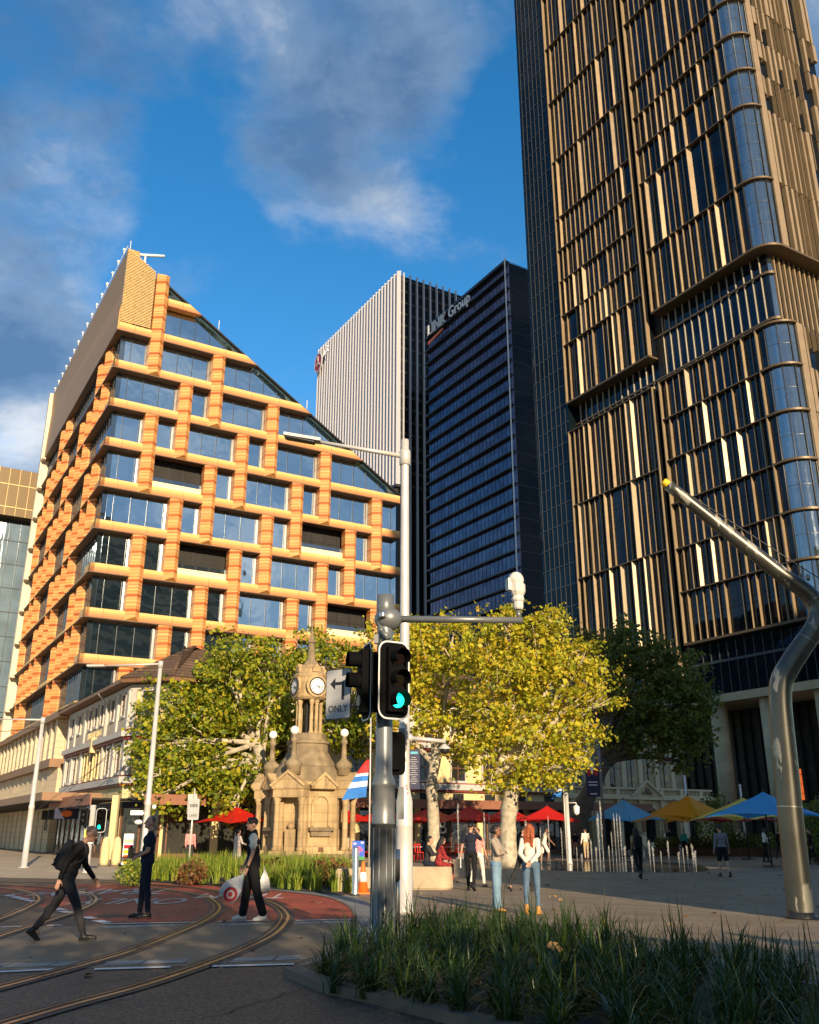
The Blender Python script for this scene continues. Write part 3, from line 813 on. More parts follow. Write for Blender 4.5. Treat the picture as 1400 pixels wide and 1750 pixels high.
    ring0 = [FrL.P(0.02, 0.14, Z(8) + 0.02), FrL.P(0.02, 0.14, Z(8) + 1.9), FrL.P(0.02, -0.28, Z(8) + 5.2), FrL.P(0.02, 0.0, zt0), FrL.P(0.02, -1.2, zt0), FrL.P(0.02, -1.2, Z(8) + 0.02)]
    ring1 = [FrL.P(T1, 0.14, Z(8) + 0.02), FrL.P(T1, 0.14, Z(8) + 1.4), FrL.P(T1, 0.0, Z(8) + 6.5), FrL.P(T1, 0.1, zt1), FrL.P(T1, -1.2, zt1), FrL.P(T1, -1.2, Z(8) + 0.02)]
    n = len(ring0)
    i = len(mb.v)
    for p in ring0 + ring1: mb.v.append(tuple(p))
    for q in range(n):
        q2 = (q + 1) % n
        mb.f.append((i + q, i + q2, i + n + q2, i + n + q)); mb.m.append(0); mb.sm.append(False)
    mb.f.append(tuple(i + q for q in range(n))); mb.m.append(0); mb.sm.append(False)
    mb.f.append(tuple(i + n + q for q in range(n))); mb.m.append(0); mb.sm.append(False)
    scr = part('plant_screen', mb, M['screen'], root)
    mb = MB()
    z = Z(8) + 0.95
    while z < slope(0.2) - 0.1:
        s1 = min(2.95, (57.05 - z) / 0.643)
        if s1 > 0.15: mb.fbox(FrF, 0.0, s1, -0.05 + random.uniform(-.02, .02), 0.10, z, z + 0.085, 0)
        z += 0.17
    for s in (0.03, 0.75, 1.5, 2.25, 2.9):
        mb.fbox(FrF, s - .03, s + .03, -0.12, -0.052, Z(8) + .85, slope(s), 1)
    mb.extr([FrF.P(0.1, -0.5, Z(8) + .84), FrF.P(3.0, -0.5, Z(8) + .84), FrF.P(3.0, -0.5, slope(3.0) - .1), FrF.P(0.1, -0.5, slope(.1) - .1)], FrF.n * 0.1, 2)
    part('louvre_screen', mb, [M['gold_slat'], M['cream_metal'], M['dark_interior']], root)
    mb = MB()
    for t in np.arange(1.5, T1, 2.4):
        p = FrL.P(t, 0.1, zt0 + 0.2)
        mb.tube([p, p + UP * 0.5], 0.04, 5); mb.ball(p + UP * 0.5, 0.17, 6, 4)
    a, b = FrL.P(0.2, 0.05, zt0 + 0.35), FrL.P(T1, 0.05, zt1 + 0.35)
    mb.tube([a, b], 0.03, 5)
    part('roof_rail', mb, M['white'], root)
    mb = MB()
    p = FrF.P(2.0, -1.2, slope(2.0))
    mb.tube([p, p + UP * 1.7], 0.09, 6)
    q = p + UP * 1.5 - E2 * 1.2; r_ = p + UP * 2.4 + E2 * 1.9
    mb.tube([q, r_], 0.16, 6); mb.tube([p + UP * .2 - E2 * 1.6, p + UP * 3.0 - E2 * 1.6], 0.035, 5)
    part('maintenance_arm', mb, M['white'], root)
    # lightning rods on the slope
    mb = MB()
    for s in (10.0, 20.3):
        p = FrF.P(s, -0.3, slope(s)); mb.tube([p, p + UP * 1.3], 0.035, 5)
    part('roof_rod', mb, M['white'], root)
    # cream end wall at the far end of the side
    mb = MB(); mb.fbox(FrL, T1 + 0.02, T1 + 0.9, -2.2, 0.5, 2, 57.4, 0)
    for k in range(0, 9): mb.fbox(FrL, T1 - 1.2, T1 + 0.0, 0.0, 0.5, Z(k) - .3, Z(k) - 0.12, 0)
    part('end_wall', mb, M['cream_metal'], root)
M['screen'] = None
def mk_screen():
    m, nt, b = _nt('perforated_bronze_screen2')
    N, L = nt.nodes, nt.links
    tc = N.new('ShaderNodeTexCoord')
    v = N.new('ShaderNodeTexVoronoi'); v.inputs['Scale'].default_value = 3.2; v.inputs['Randomness'].default_value = 0.15
    L.new(tc.outputs['Object'], v.inputs['Vector'])
    n = N.new('ShaderNodeTexNoise'); n.inputs['Scale'].default_value = 0.12
    L.new(tc.outputs['Object'], n.inputs['Vector'])
    r = N.new('ShaderNodeValToRGB'); e = r.color_ramp.elements
    e[0].position = 0.14; e[0].color = (0.10, 0.055, 0.016, 1); e[1].position = 0.26; e[1].color = (0.40, 0.225, 0.065, 1)
    L.new(v.outputs['Distance'], r.inputs[0])
    L.new(r.outputs[0], b.inputs['Base Color'])
    b.inputs['Roughness'].default_value = 0.5; b.inputs['Metallic'].default_value = 0.3
    return m
M['screen'] = mk_screen()
random.seed(5)
office()

# ------------------------------------------------------------------ podium of the office block
def podium():
    PC = AY(95, 1297, 76.0); PC.z = 0
    fr = Fr(PC, E1, -E2); ff = Fr(PC, E2, -E1)
    root = thing('podium_building', 'low beige panelled podium with brown ledges under the orange office block', 'building', PC)
    L = 44
    mb = MB(); mb.fbox(fr, 0.6, L, -6, -0.9, 0, 10.2, 0)
    part('inner_wall', mb, M['dark_interior'], root)
    mb = MB()
    mb.fbox(fr, -2.0, L, -6, 0.5, 10.25, 10.75, 0)
    part('roof_ledge', mb, M['pod_brown'], root)
    mb = MB(); mb.fbox(fr, -0.3, L, -6, 0.5, 6.45, 7.1, 0)
    part('floor_ledge', mb, M['pod_brown'], root)
    mb = MB(); mb.fbox(fr, -16, L, -0.7, 3.4, 3.45, 3.95, 0); mb.fbox(fr, -16, L, -0.7, 3.3, 3.38, 3.446, 1)
    part('awning', mb, [M['pod_brown'], M['dark_interior']], root)
    t = 0.2; i = 0
    while t < L - 1.6:
        mb = MB(); mb.fbox(fr, t, t + 0.85, -0.88, 0.15, 7.1, 10.25, 0); part('pier', mb, M['beige_panel'], root)
        mb = MB(); mb.fbox(fr, t + 0.87, t + 2.35, -0.8, -0.7, 7.12, 10.23, 0); part('window', mb, M['glass_side'], root)
        t += 2.4
    t = -0.2
    while t < L - 2:
        w = 2.05 if int(t) % 3 else 2.3
        mb = MB()
        P = fr.P
        mb.extr([P(t, -0.6, 3.95), P(t + w, -0.15 - .5, 3.95), P(t + w, 0.1, 3.95), P(t, -0.25, 3.95)], UP * 2.5, 0)
        part('cladding_panel', mb, M['beige_panel'], root)
        t += w + 0.35
    t = 1.0
    while t < L - 2:
        mb = MB(); mb.fbox(fr, t, t + 2.3, -0.89, -0.3, 0, 3.36, 0); part('ground_panel', mb, M['beige_panel'], root)
        t += 2.75
    for a, b in ((0.6, 1.5), (2.2, 2.9)):
        mb = MB(); mb.fbox(ff, a, b, -0.7, -0.05, 7.1, 10.25, 0); part('pier', mb, M['beige_panel'], root)
    mb = MB(); mb.fbox(ff, 0.3, 2.6, -0.6, -0.2, 3.95, 6.45, 0); part('cladding_panel', mb, M['beige_panel'], root)
    # street number and small signs under the awning
    mb = MB(); put_text(mb, '85', 1.3, fr.P(-1.4 + 3.6, -0.27, 2.0), -E1, UP, 0.02, 0)
    part('street_number', mb, M['black_metal'], root)
M['pod_brown'] = pm('brown_metal_cladding', (0.24, 0.135, 0.075), 0.5, 0.2, var=0.12, scale=1)
M['beige_panel'] = paving('travertine_panels', (0.55, 0.45, 0.30), 2.4, 0.5, 0.012, (0.3, 0.24, 0.16), 0.7, var=0.06, bump=0.1, big=0.12, wall=True)
podium()

# ------------------------------------------------------------------ glass building on the far left
def far_left():
    O = Vector((-53.8, 125, 0)); fr = Fr(O, E2, -E1)
    root = thing('glass_building', 'blue glass office building with a gold mesh crown at the left edge', 'building', O)
    M['glass_pale'] = glass('pale_glass', (0.15, 0.21, 0.26), 0.30, (0.74, 0.84, 0.92), wob=0.05, wscale=0.15)  # body colour paled to stand in for reflected sky
    mb = MB(); mb.fbox(fr, -42, 8, -30, -0.2, 0, 43, 0)
    for z in np.arange(3, 43, 3.4):
        mb.fbox(fr, -42, 8, -0.199, -0.15, z, z + 0.09, 1)
    for s in np.arange(-41, 8, 1.5): mb.fbox(fr, s, s + .06, -0.198, -0.12, 0, 43, 1)
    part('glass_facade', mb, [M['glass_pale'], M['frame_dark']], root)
    mb = MB(); mb.fbox(fr, -42, 7, -30, -1.5, 43, 44, 0); part('shadow_gap', mb, M['dark_interior'], root)
    mb = MB(); mb.fbox(fr, -42, 8, -30, 0.3, 44, 51.1, 0)
    for s in np.arange(-41, 8, 1.4): mb.fbox(fr, s, s + .05, 0.3, 0.36, 44, 51.1, 1)
    for z in (45.2, 48.6): mb.fbox(fr, -42, 8, 0.301, 0.38, z, z + .1, 1)
    part('mesh_crown', mb, [M['gold_mesh'], M['gold_slat']], root)
    mb = MB()
    for s in np.arange(-40, 8, 5): mb.fbox(fr, s, s + .5, 0.0, .4, 0, 15.5, 0)
    mb.fbox(fr, -42, 8, 0, .5, 15.0, 16.0, 0)
    part('base_frame', mb, M['frame_dark'], root)
M['gold_mesh'] = pm('gold_mesh', (0.12, 0.08, 0.034), 0.5, 0.3, var=0.12, scale=4)
far_left()
# small brick gable with a stone finial beside it
def gable():
    O = AY(-6, 1340, 112); O.z = 0
    fr = Fr(O, E2, -E1)
    root = thing('church', 'brown brick gable with a pointed sandstone top at the left edge', 'church', O)
    mb = MB(); mb.extr([fr.P(-6, 0, 0), fr.P(2.2, 0, 0), fr.P(2.2, 0, 12.0), fr.P(-6, 0, 12.0)], E1 * 8, 0); part('wall', mb, M['brick'], root)
    mb = MB(); mb.extr([fr.P(-0.9, 0.2, 12.0), fr.P(2.3, 0.2, 12.0), fr.P(0.9, 0.2, 17.3), fr.P(0.5, 0.2, 17.3)], E1 * 1.2, 0)
    mb.ball(fr.P(0.7, -.4, 17.7), 0.4, 8, 6)
    part('gable_top', mb, M['stone'], root)
M['brick'] = paving('brown_brick', (0.26, 0.15, 0.075), 0.35, 0.12, 0.012, (0.2, 0.15, 0.1), 0.85, var=0.3, wall=True)
gable()
# ------------------------------------------------------------------ heritage corner building
M['cream'] = pm('cream_render', (0.68, 0.53, 0.27), 0.8, var=0.12, scale=0.8, stain=0.18)
M['taupe'] = pm('taupe_render', (0.46, 0.40, 0.31), 0.8, var=0.12, scale=0.8)
M['pale_trim'] = pm('pale_grey_trim', (0.46, 0.43, 0.39), 0.6, var=0.1)
M['red_trim'] = pm('dark_red_trim', (0.20, 0.035, 0.02), 0.6, var=0.1)
M['roof_tile'] = paving('brown_roof_tiles', (0.135, 0.082, 0.05), 0.34, 0.26, 0.03, (0.05, 0.03, 0.02), 0.85, var=0.35, bump=0.8, wall=True)
M['win_dark'] = glass('old_window_glass', (0.025, 0.022, 0.018), 0.1, (0.6, 0.65, 0.7), wob=0.03, wscale=1)
M['win_brown'] = pm('brown_timber_frame', (0.16, 0.075, 0.035), 0.6, var=0.2)
M['shop_glass'] = glass('shop_glass', (0.035, 0.035, 0.03), 0.14, (0.7, 0.75, 0.8), wob=0.02, wscale=0.8)
M['awning_brown'] = pm('brown_awning', (0.25, 0.10, 0.055), 0.55, var=0.1)
M['sign_navy'] = pm('navy_sign_panel', (0.014, 0.018, 0.06), 0.4, var=0.1)
M['orange_p'] = pm('orange_paint', (0.75, 0.16, 0.03), 0.5, var=0.1)
HCn = Vector((-17.46, 58.0, 0))
def heritage():
    fl = Fr(HCn, E1, -E2)
    H2 = HCn + (E2 - E1) * 2.0
    fw = Fr(H2, E2, -E1)
    dch = (E2 - E1).normalized(); fc = Fr(HCn, dch, (-E1 - E2).normalized()); CL = 2.0 * math.sqrt(2)
    root = thing('heritage_building', 'cream two storey corner building with a brown tiled hip roof and striped trim', 'building', HCn)
    LT, WR = 18.4, 31.0
    foot = [fl.P(LT, 0, 0), fl.P(0, 0, 0), fw.P(0, 0, 0), fw.P(WR, 0, 0), fw.P(WR, -11, 0), fw.P(10, -11, 0), fl.P(LT, -12, 0)]
    zt = 10.35
    mb = MB(); mb.extr([p - UP * 0 for p in foot], UP * zt, 0)
    part('wall', mb, M['cream'], root)
    # roof: eaves slab, hipped slopes
    def inset(P, d):
        out = []
        n = len(P)
        for i in range(n):
            a, b, c = P[i - 1], P[i], P[(i + 1) % n]
            e0 = (b - a).normalized(); e1 = (c - b).normalized()
            n0 = Vector((-e0.y, e0.x, 0)); n1 = Vector((-e1.y, e1.x, 0))
            k = 1 + n0.dot(n1)
            out.append(b + (n0 + n1) * (d / max(k, 0.35)))
        return out
    area = sum(foot[i].x * foot[(i + 1) % len(foot)].y - foot[(i + 1) % len(foot)].x * foot[i].y for i in range(len(foot)))
    sg = 1 if area > 0 else -1
    ev = inset(foot, -0.85 * sg); up = inset(foot, 4.4 * sg)
    mb = MB()
    mb.extr([p + UP * (zt + 0.02) for p in ev], UP * 0.22, 1)
    n = len(ev); i = len(mb.v)
    for p in ev: mb.v.append((p.x, p.y, zt + 0.26))
    for p in up: mb.v.append((p.x, p.y, zt + 3.1))
    for q in range(n):
        q2 = (q + 1) % n
        mb.f.append((i + q, i + q2, i + n + q2, i + n + q)); mb.m.append(0); mb.sm.append(False)
    mb.f.append(tuple(i + n + q for q in range(n))); mb.m.append(0); mb.sm.append(False)
    for q in range(n):
        mb.tube([Vector(mb.v[i + q]) + UP * .03, Vector(mb.v[i + n + q]) + UP * .03], 0.11, 6, 0)
    part('roof', mb, [M['roof_tile'], M['win_brown']], root)
    def trim(fr, L, s0=0.0):
        for nm, rows in (('cornice', ((7.15, 7.5, 0.42, 0), (6.95, 7.148, 0.25, 1), (7.502, 7.6, 0.2, 1))), ('string_course', ((4.35, 4.75, 0.3, 0), (4.2, 4.348, 0.2, 1), (4.752, 4.84, .16, 1))), ('frieze', ((10.0, 10.3, 0.12, 0),))):
            mb = MB()
            for z0, z1, d, m in rows: mb.fbox(fr, s0, L, 0.003, d, z0, z1, m)
            part(nm, mb, [M['pale_trim'], M['red_trim']], root)
    trim(fl, LT); trim(fc, CL); trim(fw, WR)
    def window(fr, s, w, z0, z1, style=0):
        mb = MB()
        mb.fbox(fr, s - w / 2 - .12, s + w / 2 + .12, 0.004, 0.13, z0 - 0.16, z0, 1)
        mb.fbox(fr, s - w / 2 - .1, s - w / 2, 0.004, 0.10, z0, z1 + .1, 1); mb.fbox(fr, s + w / 2, s + w / 2 + .1, 0.004, 0.10, z0, z1 + .1, 1)
        mb.fbox(fr, s - w / 2, s + w / 2, 0.004, 0.12, z1, z1 + .14, 1)
        mb.fbox(fr, s - w / 2, s + w / 2, 0.005, 0.02, z0, z1, 0)
        mb.fbox(fr, s - w / 2, s + w / 2, 0.021, 0.05, (z0 + z1) / 2 - .03, (z0 + z1) / 2 + .03, 2)
        mb.fbox(fr, s - .025, s + .025, 0.021, 0.045, z0, z1, 2)
        part('window', mb, [M['win_dark'], M['pale_trim'] if not style else M['cream'], M['win_brown']], root)
    def pil(fr, s, w=0.5, z0=4.85, z1=10.0):
        mb = MB()
        mb.fbox(fr, s - w / 2, s + w / 2, 0.004, 0.16, z0, 6.94, 0); mb.fbox(fr, s - w / 2, s + w / 2, 0.004, 0.16, 7.62, z1, 0)
        part('pilaster', mb, M['pale_trim'], root)
    # left side: pairs, a triple bay, pairs
    mb = MB()
    mb.fbox(fl, 0.25, LT - .3, 0.004, 0.05, 7.62, 8.35, 0); part('panel', mb, M['taupe'], root)
    for s in (1.6, 4.4, 14.6, 17.0):
        window(fl, s, 0.85, 8.55, 9.85); window(fl, s, 0.9, 5.05, 6.75)
    for s in (7.4, 9.2, 11.0):
        window(fl, s, 0.8, 8.55, 9.85); window(fl, s, 0.85, 5.05, 6.75, 1)
    for s in (0.3, 3.0, 5.9, 12.5, 15.8, 18.1): pil(fl, s)
    mb = MB(); put_text(mb, 'MURRAY BROS', 0.62, fl.P(9.2, 0.056, 7.98), -E1, UP, 0.02, 0); part('raised_lettering', mb, M['cream'], root)
    mb = MB(); mb.extr([fl.P(8.0, .1, 6.7), fl.P(8.4, .1, 6.7), fl.P(8.45, .1, 7.7), fl.P(7.95, .1, 7.7)], -E2 * 0.36, 0); part('keystone', mb, M['cream'], root)
    mb = MB(); mb.tube([fl.P(5.6, .85, 10.4), fl.P(5.6, .6, 10.1), fl.P(5.6, .2, 9.7), fl.P(5.6, .2, 4.9)], 0.06, 6); part('downpipe', mb, M['pale_trim'], root)
    for s in (CL / 2,):
        window(fc, s, 1.2, 8.5, 9.9); window(fc, s, 1.2, 5.05, 6.75)
    for s in (0.25, CL - .25): pil(fc, s, 0.3)
    k = 0
    for s in np.arange(1.9, WR - 1.5, 2.75):
        window(fw, s, 1.15, 8.5, 9.8); window(fw, s, 1.15, 5.0, 6.75)
        mb = MB(); mb.fbox(fw, s - .45, s + .45, 0.004, 0.05, 3.62, 4.12, 1)
        for q in range(6): mb.fbox(fw, s - .4 + q * .15, s - .34 + q * .15, 0.051, 0.07, 3.62, 4.12, 0)
        part('vent_grille', mb, [M['black_metal'], M['dark_interior']], root)
        if k % 3 == 2: pil(fw, s + 1.37, 0.7)
        k += 1
    for s in (0.5, WR - .7): pil(fw, s, 1.2)
    # street awning with fascia, shopfronts
    mb = MB()
    mb.fbox(fw, -2.0, WR + 6, 0.2, 3.0, 3.3, 3.4, 1); mb.fbox(fw, -2.0, WR + 6, 3.0, 3.08, 3.02, 3.58, 0)
    mb.fbox(fl, -2.8, 9.4, 0.2, 2.4, 3.3, 3.4, 1); mb.fbox(fl, -2.9, 9.4, 2.4, 2.48, 3.02, 3.62, 0)
    mb.extr([fc.P(-1.2, 0.2, 3.31), fc.P(CL + 1.2, 0.2, 3.31), fc.P(CL + 1.6, 2.4, 3.31), fc.P(-1.6, 2.4, 3.31)], UP * 0.075, 1)
    part('awning', mb, [M['awning_brown'], M['dark_interior']], root)
    mb = MB()
    mb.fbox(fw, 0.1, WR - .1, 0.01, 0.05, 0.35, 2.9, 0); mb.fbox(fw, 0.1, WR - .1, 0.01, 0.09, 0, 0.34, 1); mb.fbox(fw, 0.1, WR - .1, 0.01, 0.12, 2.92, 3.28, 2)
    for s in np.arange(0.3, WR, 1.55): mb.fbox(fw, s - .04, s + .04, 0.051, 0.11, .35, 2.9, 1)
    mb.fbox(fl, 0.1, LT - .1, 0.01, 0.05, 0.35, 2.9, 0); mb.fbox(fl, 0.1, LT - .1, 0.01, 0.09, 0, 0.34, 1); mb.fbox(fl, 0.1, LT - .1, 0.01, 0.12, 2.92, 3.28, 2)
    for s in np.arange(0.3, LT, 1.7): mb.fbox(fl, s - .05, s + .05, 0.051, 0.12, .35, 2.9, 1)
    mb.fbox(fc, 0.1, CL - .1, 0.01, 0.05, 0.1, 2.9, 0); mb.fbox(fc, 0.1, CL - .1, 0.01, 0.12, 2.92, 3.28, 2)
    for s in (.15, CL / 2, CL - .15): mb.fbox(fc, s - .05, s + .05, 0.051, 0.12, .1, 2.9, 1)
    part('shopfront', mb, [M['shop_glass'], M['win_brown'], M['sign_navy']], root)
    # shop piers that catch the light
    for s in (3.2, 8.1, 12.9, 17.6, 22.8, 27.0, 30.6):
        mb = MB(); mb.fbox(fw, s - .22, s + .22, 0.115, 0.3, 0, 3.28, 0); part('shop_pier', mb, M['cream'], root)
    # painted shop signs: hanging boxes and the white monogram on a dark board
    def sign(fr, s, z0, z1, w, n0, txt, base, tm, size, label=None, extra=None):
        mb = MB(); mb.fbox(fr, s - w / 2, s + w / 2, n0, n0 + .12, z0, z1, 0)
        ax = fr.a if fr.a.cross(UP).dot(fr.n) > 0 else -fr.a
        if txt: put_text(mb, txt, size, fr.P(s, n0 + .124, (z0 + z1) / 2), ax, UP, 0.006, 1)
        if extra: extra(mb, fr, s, n0 + .126, (z0 + z1) / 2)
        return part('shop_sign', mb, [base, tm, M['orange_p']], root, label)
    def orange_dot(mb, fr, s, n, z):
        pts = [fr.P(s + .0 + .34 * math.cos(a), n, z + .2 * math.sin(a)) for a in [2 * math.pi * q / 16 for q in range(16)]]
        mb.poly(pts, 2)
    sign(Fr(fl.P(6.2, 1.9, 0), -E2, -E1), 0, 2.35, 3.0, 1.5, 0, '', M['sign_navy'], M['white'], 0.3, None, orange_dot)
    sign(Fr(fl.P(8.6, 1.9, 0), -E2, -E1), 0, 2.35, 2.95, 1.4, 0, 'BAR', M['black_metal'], M['taupe'], 0.34)
    sign(Fr(fl.P(11.0, 1.9, 0), -E2, -E1), 0, 2.35, 2.95, 1.4, 0, 'IBC', M['black_metal'], M['white'], 0.42)
    sign(fw, 19.2, 0.9, 2.75, 2.0, 0.12, 'HB', M['black_metal'], M['white'], 1.25)
    sign(fw, 15.6, 2.4, 2.9, 0.9, 1.2, '101', M['black_metal'], M['white'], 0.3)
    sign(fl, 0.9, 2.94, 3.26, 1.6, .122, 'Fu', M['sign_navy'], M['white'], 0.3, None, None)
    mb = MB(); mb.fbox(fw, 6.2, 9.2, 0.12, 0.5, 2.35, 2.85, 0); mb.fbox(fw, 6.2, 9.2, .12, .4, 0.1, 0.8, 0); part('green_canopy', mb, M['teal'], root)
M['teal'] = pm('teal_paint', (0.06, 0.36, 0.24), 0.5, var=0.1)
heritage()

# ------------------------------------------------------------------ town hall
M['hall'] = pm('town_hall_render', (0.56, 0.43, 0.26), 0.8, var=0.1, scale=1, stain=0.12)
M['hall_lt'] = pm('town_hall_trim', (0.62, 0.50, 0.32), 0.75, var=0.1, scale=1)
def town_hall():
    T = Vector((21.6, 88.0, 0)); fr = Fr(T, E2, -E1)
    root = thing('town_hall', 'old cream town hall with arched arcade, balustrade and small pediment', 'town hall', T)
    s0, s1 = -11.5, 8.8
    mb = MB(); mb.fbox(fr, s0, s1, -1.6, -1.2, 0, 4.3, 0); part('inner_wall', mb, M['dark_interior'], root)
    # arcade wall cut by arches
    ac = [-10.0, -7.3, -4.6, -1.9, 0.8, 3.5, 6.3]
    mb = MB()
    r = 0.86; zs = 2.75
    e = s0
    for c in ac:
        mb.fbox(fr, e, c - r, -0.5, 0, 0, 4.3, 0)
        # spandrel over the arch
        K = 10
        top = [(c - r + 2 * r * q / K, 4.3) for q in range(K + 1)]
        arc = [(c - r * math.cos(math.pi * q / K), zs + r * math.sin(math.pi * q / K)) for q in range(K + 1)]
        for q in range(K):
            P = [fr.P(arc[q][0], -0.5, arc[q][1]), fr.P(arc[q + 1][0], -0.5, arc[q + 1][1]), fr.P(top[q + 1][0], -0.5, top[q + 1][1]), fr.P(top[q][0], -0.5, top[q][1])]
            mb.extr(P, fr.n * 0.5, 0)
        for q in range(K):       # moulded arch ring
            a0, a1 = math.pi * q / K, math.pi * (q + 1) / K
            P = [(c - rr * math.cos(a), zs + rr * math.sin(a)) for rr, a in ((r + .02, a0), (r + .02, a1), (r + .2, a1), (r + .2, a0))]
            mb.extr([fr.P(x, 0.003, z) for x, z in P], fr.n * 0.08, 1)
        e = c + r
    mb.fbox(fr, e, s1, -0.5, 0, 0, 4.3, 0)
    mb.fbox(fr, s0, s1 + .2, -0.6, 0.35, 4.31, 4.6, 1)
    for c0, c1 in zip(ac[:-1], ac[1:]):
        m_ = (c0 + c1) / 2
        mb.fbox(fr, m_ - .28, m_ + .28, 0.004, 0.2, 0, 2.7, 1); mb.fbox(fr, m_ - .34, m_ + .34, 0.004, 0.26, 2.7, 2.95, 1); mb.fbox(fr, m_ - .3, m_ + .3, .004, .22, 2.96, 4.3, 0)
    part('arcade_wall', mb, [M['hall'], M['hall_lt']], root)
    for c in ac:
        mb = MB(); mb.fbox(fr, c - .6, c + .6, -1.19, -1.12, 0.1, 3.3, 0); mb.fbox(fr, c - .04, c + .04, -1.119, -1.05, .1, 3.3, 1); part('window', mb, [M['win_dark'], M['win_brown']], root)
    # balustrade
    mb = MB()
    mb.fbox(fr, s0, s1 + .1, -0.3, 0.12, 4.61, 4.72, 0); mb.fbox(fr, s0, s1 + .1, -0.3, 0.15, 5.2, 5.36, 0)
    s = s0 + .2
    while s < s1:
        if abs(s - 0.1) > 1.7:
            if int((s - s0) / 2.7) != int((s - .26 - s0) / 2.7): mb.fbox(fr, s - .22, s + .22, -.28, .12, 4.721, 5.199, 0)
            else: mb.fbox(fr, s - .055, s + .055, -0.14, -0.02, 4.721, 5.199, 0)
        s += 0.26
    part('balustrade', mb, M['hall_lt'], root)
    mb = MB()
    mb.extr([fr.P(-1.75, -0.1, 4.62), fr.P(1.95, -0.1, 4.62), fr.P(0.1, -0.1, 5.9)], fr.n * 0.42, 0)
    mb.extr([fr.P(-1.95, 0.33, 4.62), fr.P(-1.7, 0.33, 4.62), fr.P(0.1, .33, 5.85), fr.P(0.1, .33, 6.08)], fr.n * 0.15, 1)
    mb.extr([fr.P(2.15, 0.33, 4.62), fr.P(1.9, 0.33, 4.62), fr.P(0.1, .33, 5.85), fr.P(0.1, .33, 6.08)], fr.n * 0.15, 1)
    mb.ball(fr.P(0.1, 0.34, 5.1), 0.34, 10, 8, 2, (1, .5, 1)); mb.ball(fr.P(-.35, 0.34, 4.9), 0.16, 8, 6, 2); mb.ball(fr.P(.55, 0.34, 4.9), 0.16, 8, 6, 2)
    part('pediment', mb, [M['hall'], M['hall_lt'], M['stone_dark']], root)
    # upper storey set back
    mb = MB(); mb.fbox(fr, s0, 6.4, -14, -2.2, 0, 10.2, 0); mb.fbox(fr, s0 - .1, 6.6, -14, -1.9, 9.6, 9.95, 1)
    for s in np.arange(s0 + .4, 6.6, 2.15): mb.fbox(fr, s - .25, s + .25, -2.199, -2.0, 4.6, 9.6, 1)
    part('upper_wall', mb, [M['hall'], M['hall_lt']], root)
    for s in np.arange(s0 + 1.45, 6.3, 2.15):
        mb = MB(); mb.fbox(fr, s - .48, s + .48, -2.198, -2.15, 5.2, 8.7, 0); mb.fbox(fr, s - .03, s + .03, -2.149, -2.1, 5.2, 8.7, 1); part('window', mb, [M['win_dark'], M['win_brown']], root)
    mb = MB(); mb.extr([fr.P(s0, -2.2, 10.21), fr.P(6.4, -2.2, 10.21), fr.P(-2.5, -2.2, 13.0)], E1 * 11, 0); part('roof', mb, M['roof_tile'], root)
    mb = MB()
    for q in range(4): mb.fbox(fr, -1.6 - .0, 1.6, 0.3, 1.9 - q * .38, q * .16, q * .16 + .158, 0)
    part('steps', mb, M['hall_lt'], root)
    mb = MB()
    for s in (-1.5, 1.5):
        mb.tube([fr.P(s, 1.9, 0), fr.P(s, 1.9, 1.0), fr.P(s, .4, 1.6), fr.P(s, .4, .6)], 0.035, 6)
    part('handrail', mb, M['black_metal'], root)
    for s in (-.55, 2.2):
        mb = MB(); mb.fbox(fr, s - .22, s + .22, .265, .32, 1.5, 2.5, 0); part('notice_frame', mb, M['win_brown'], root)
town_hall()

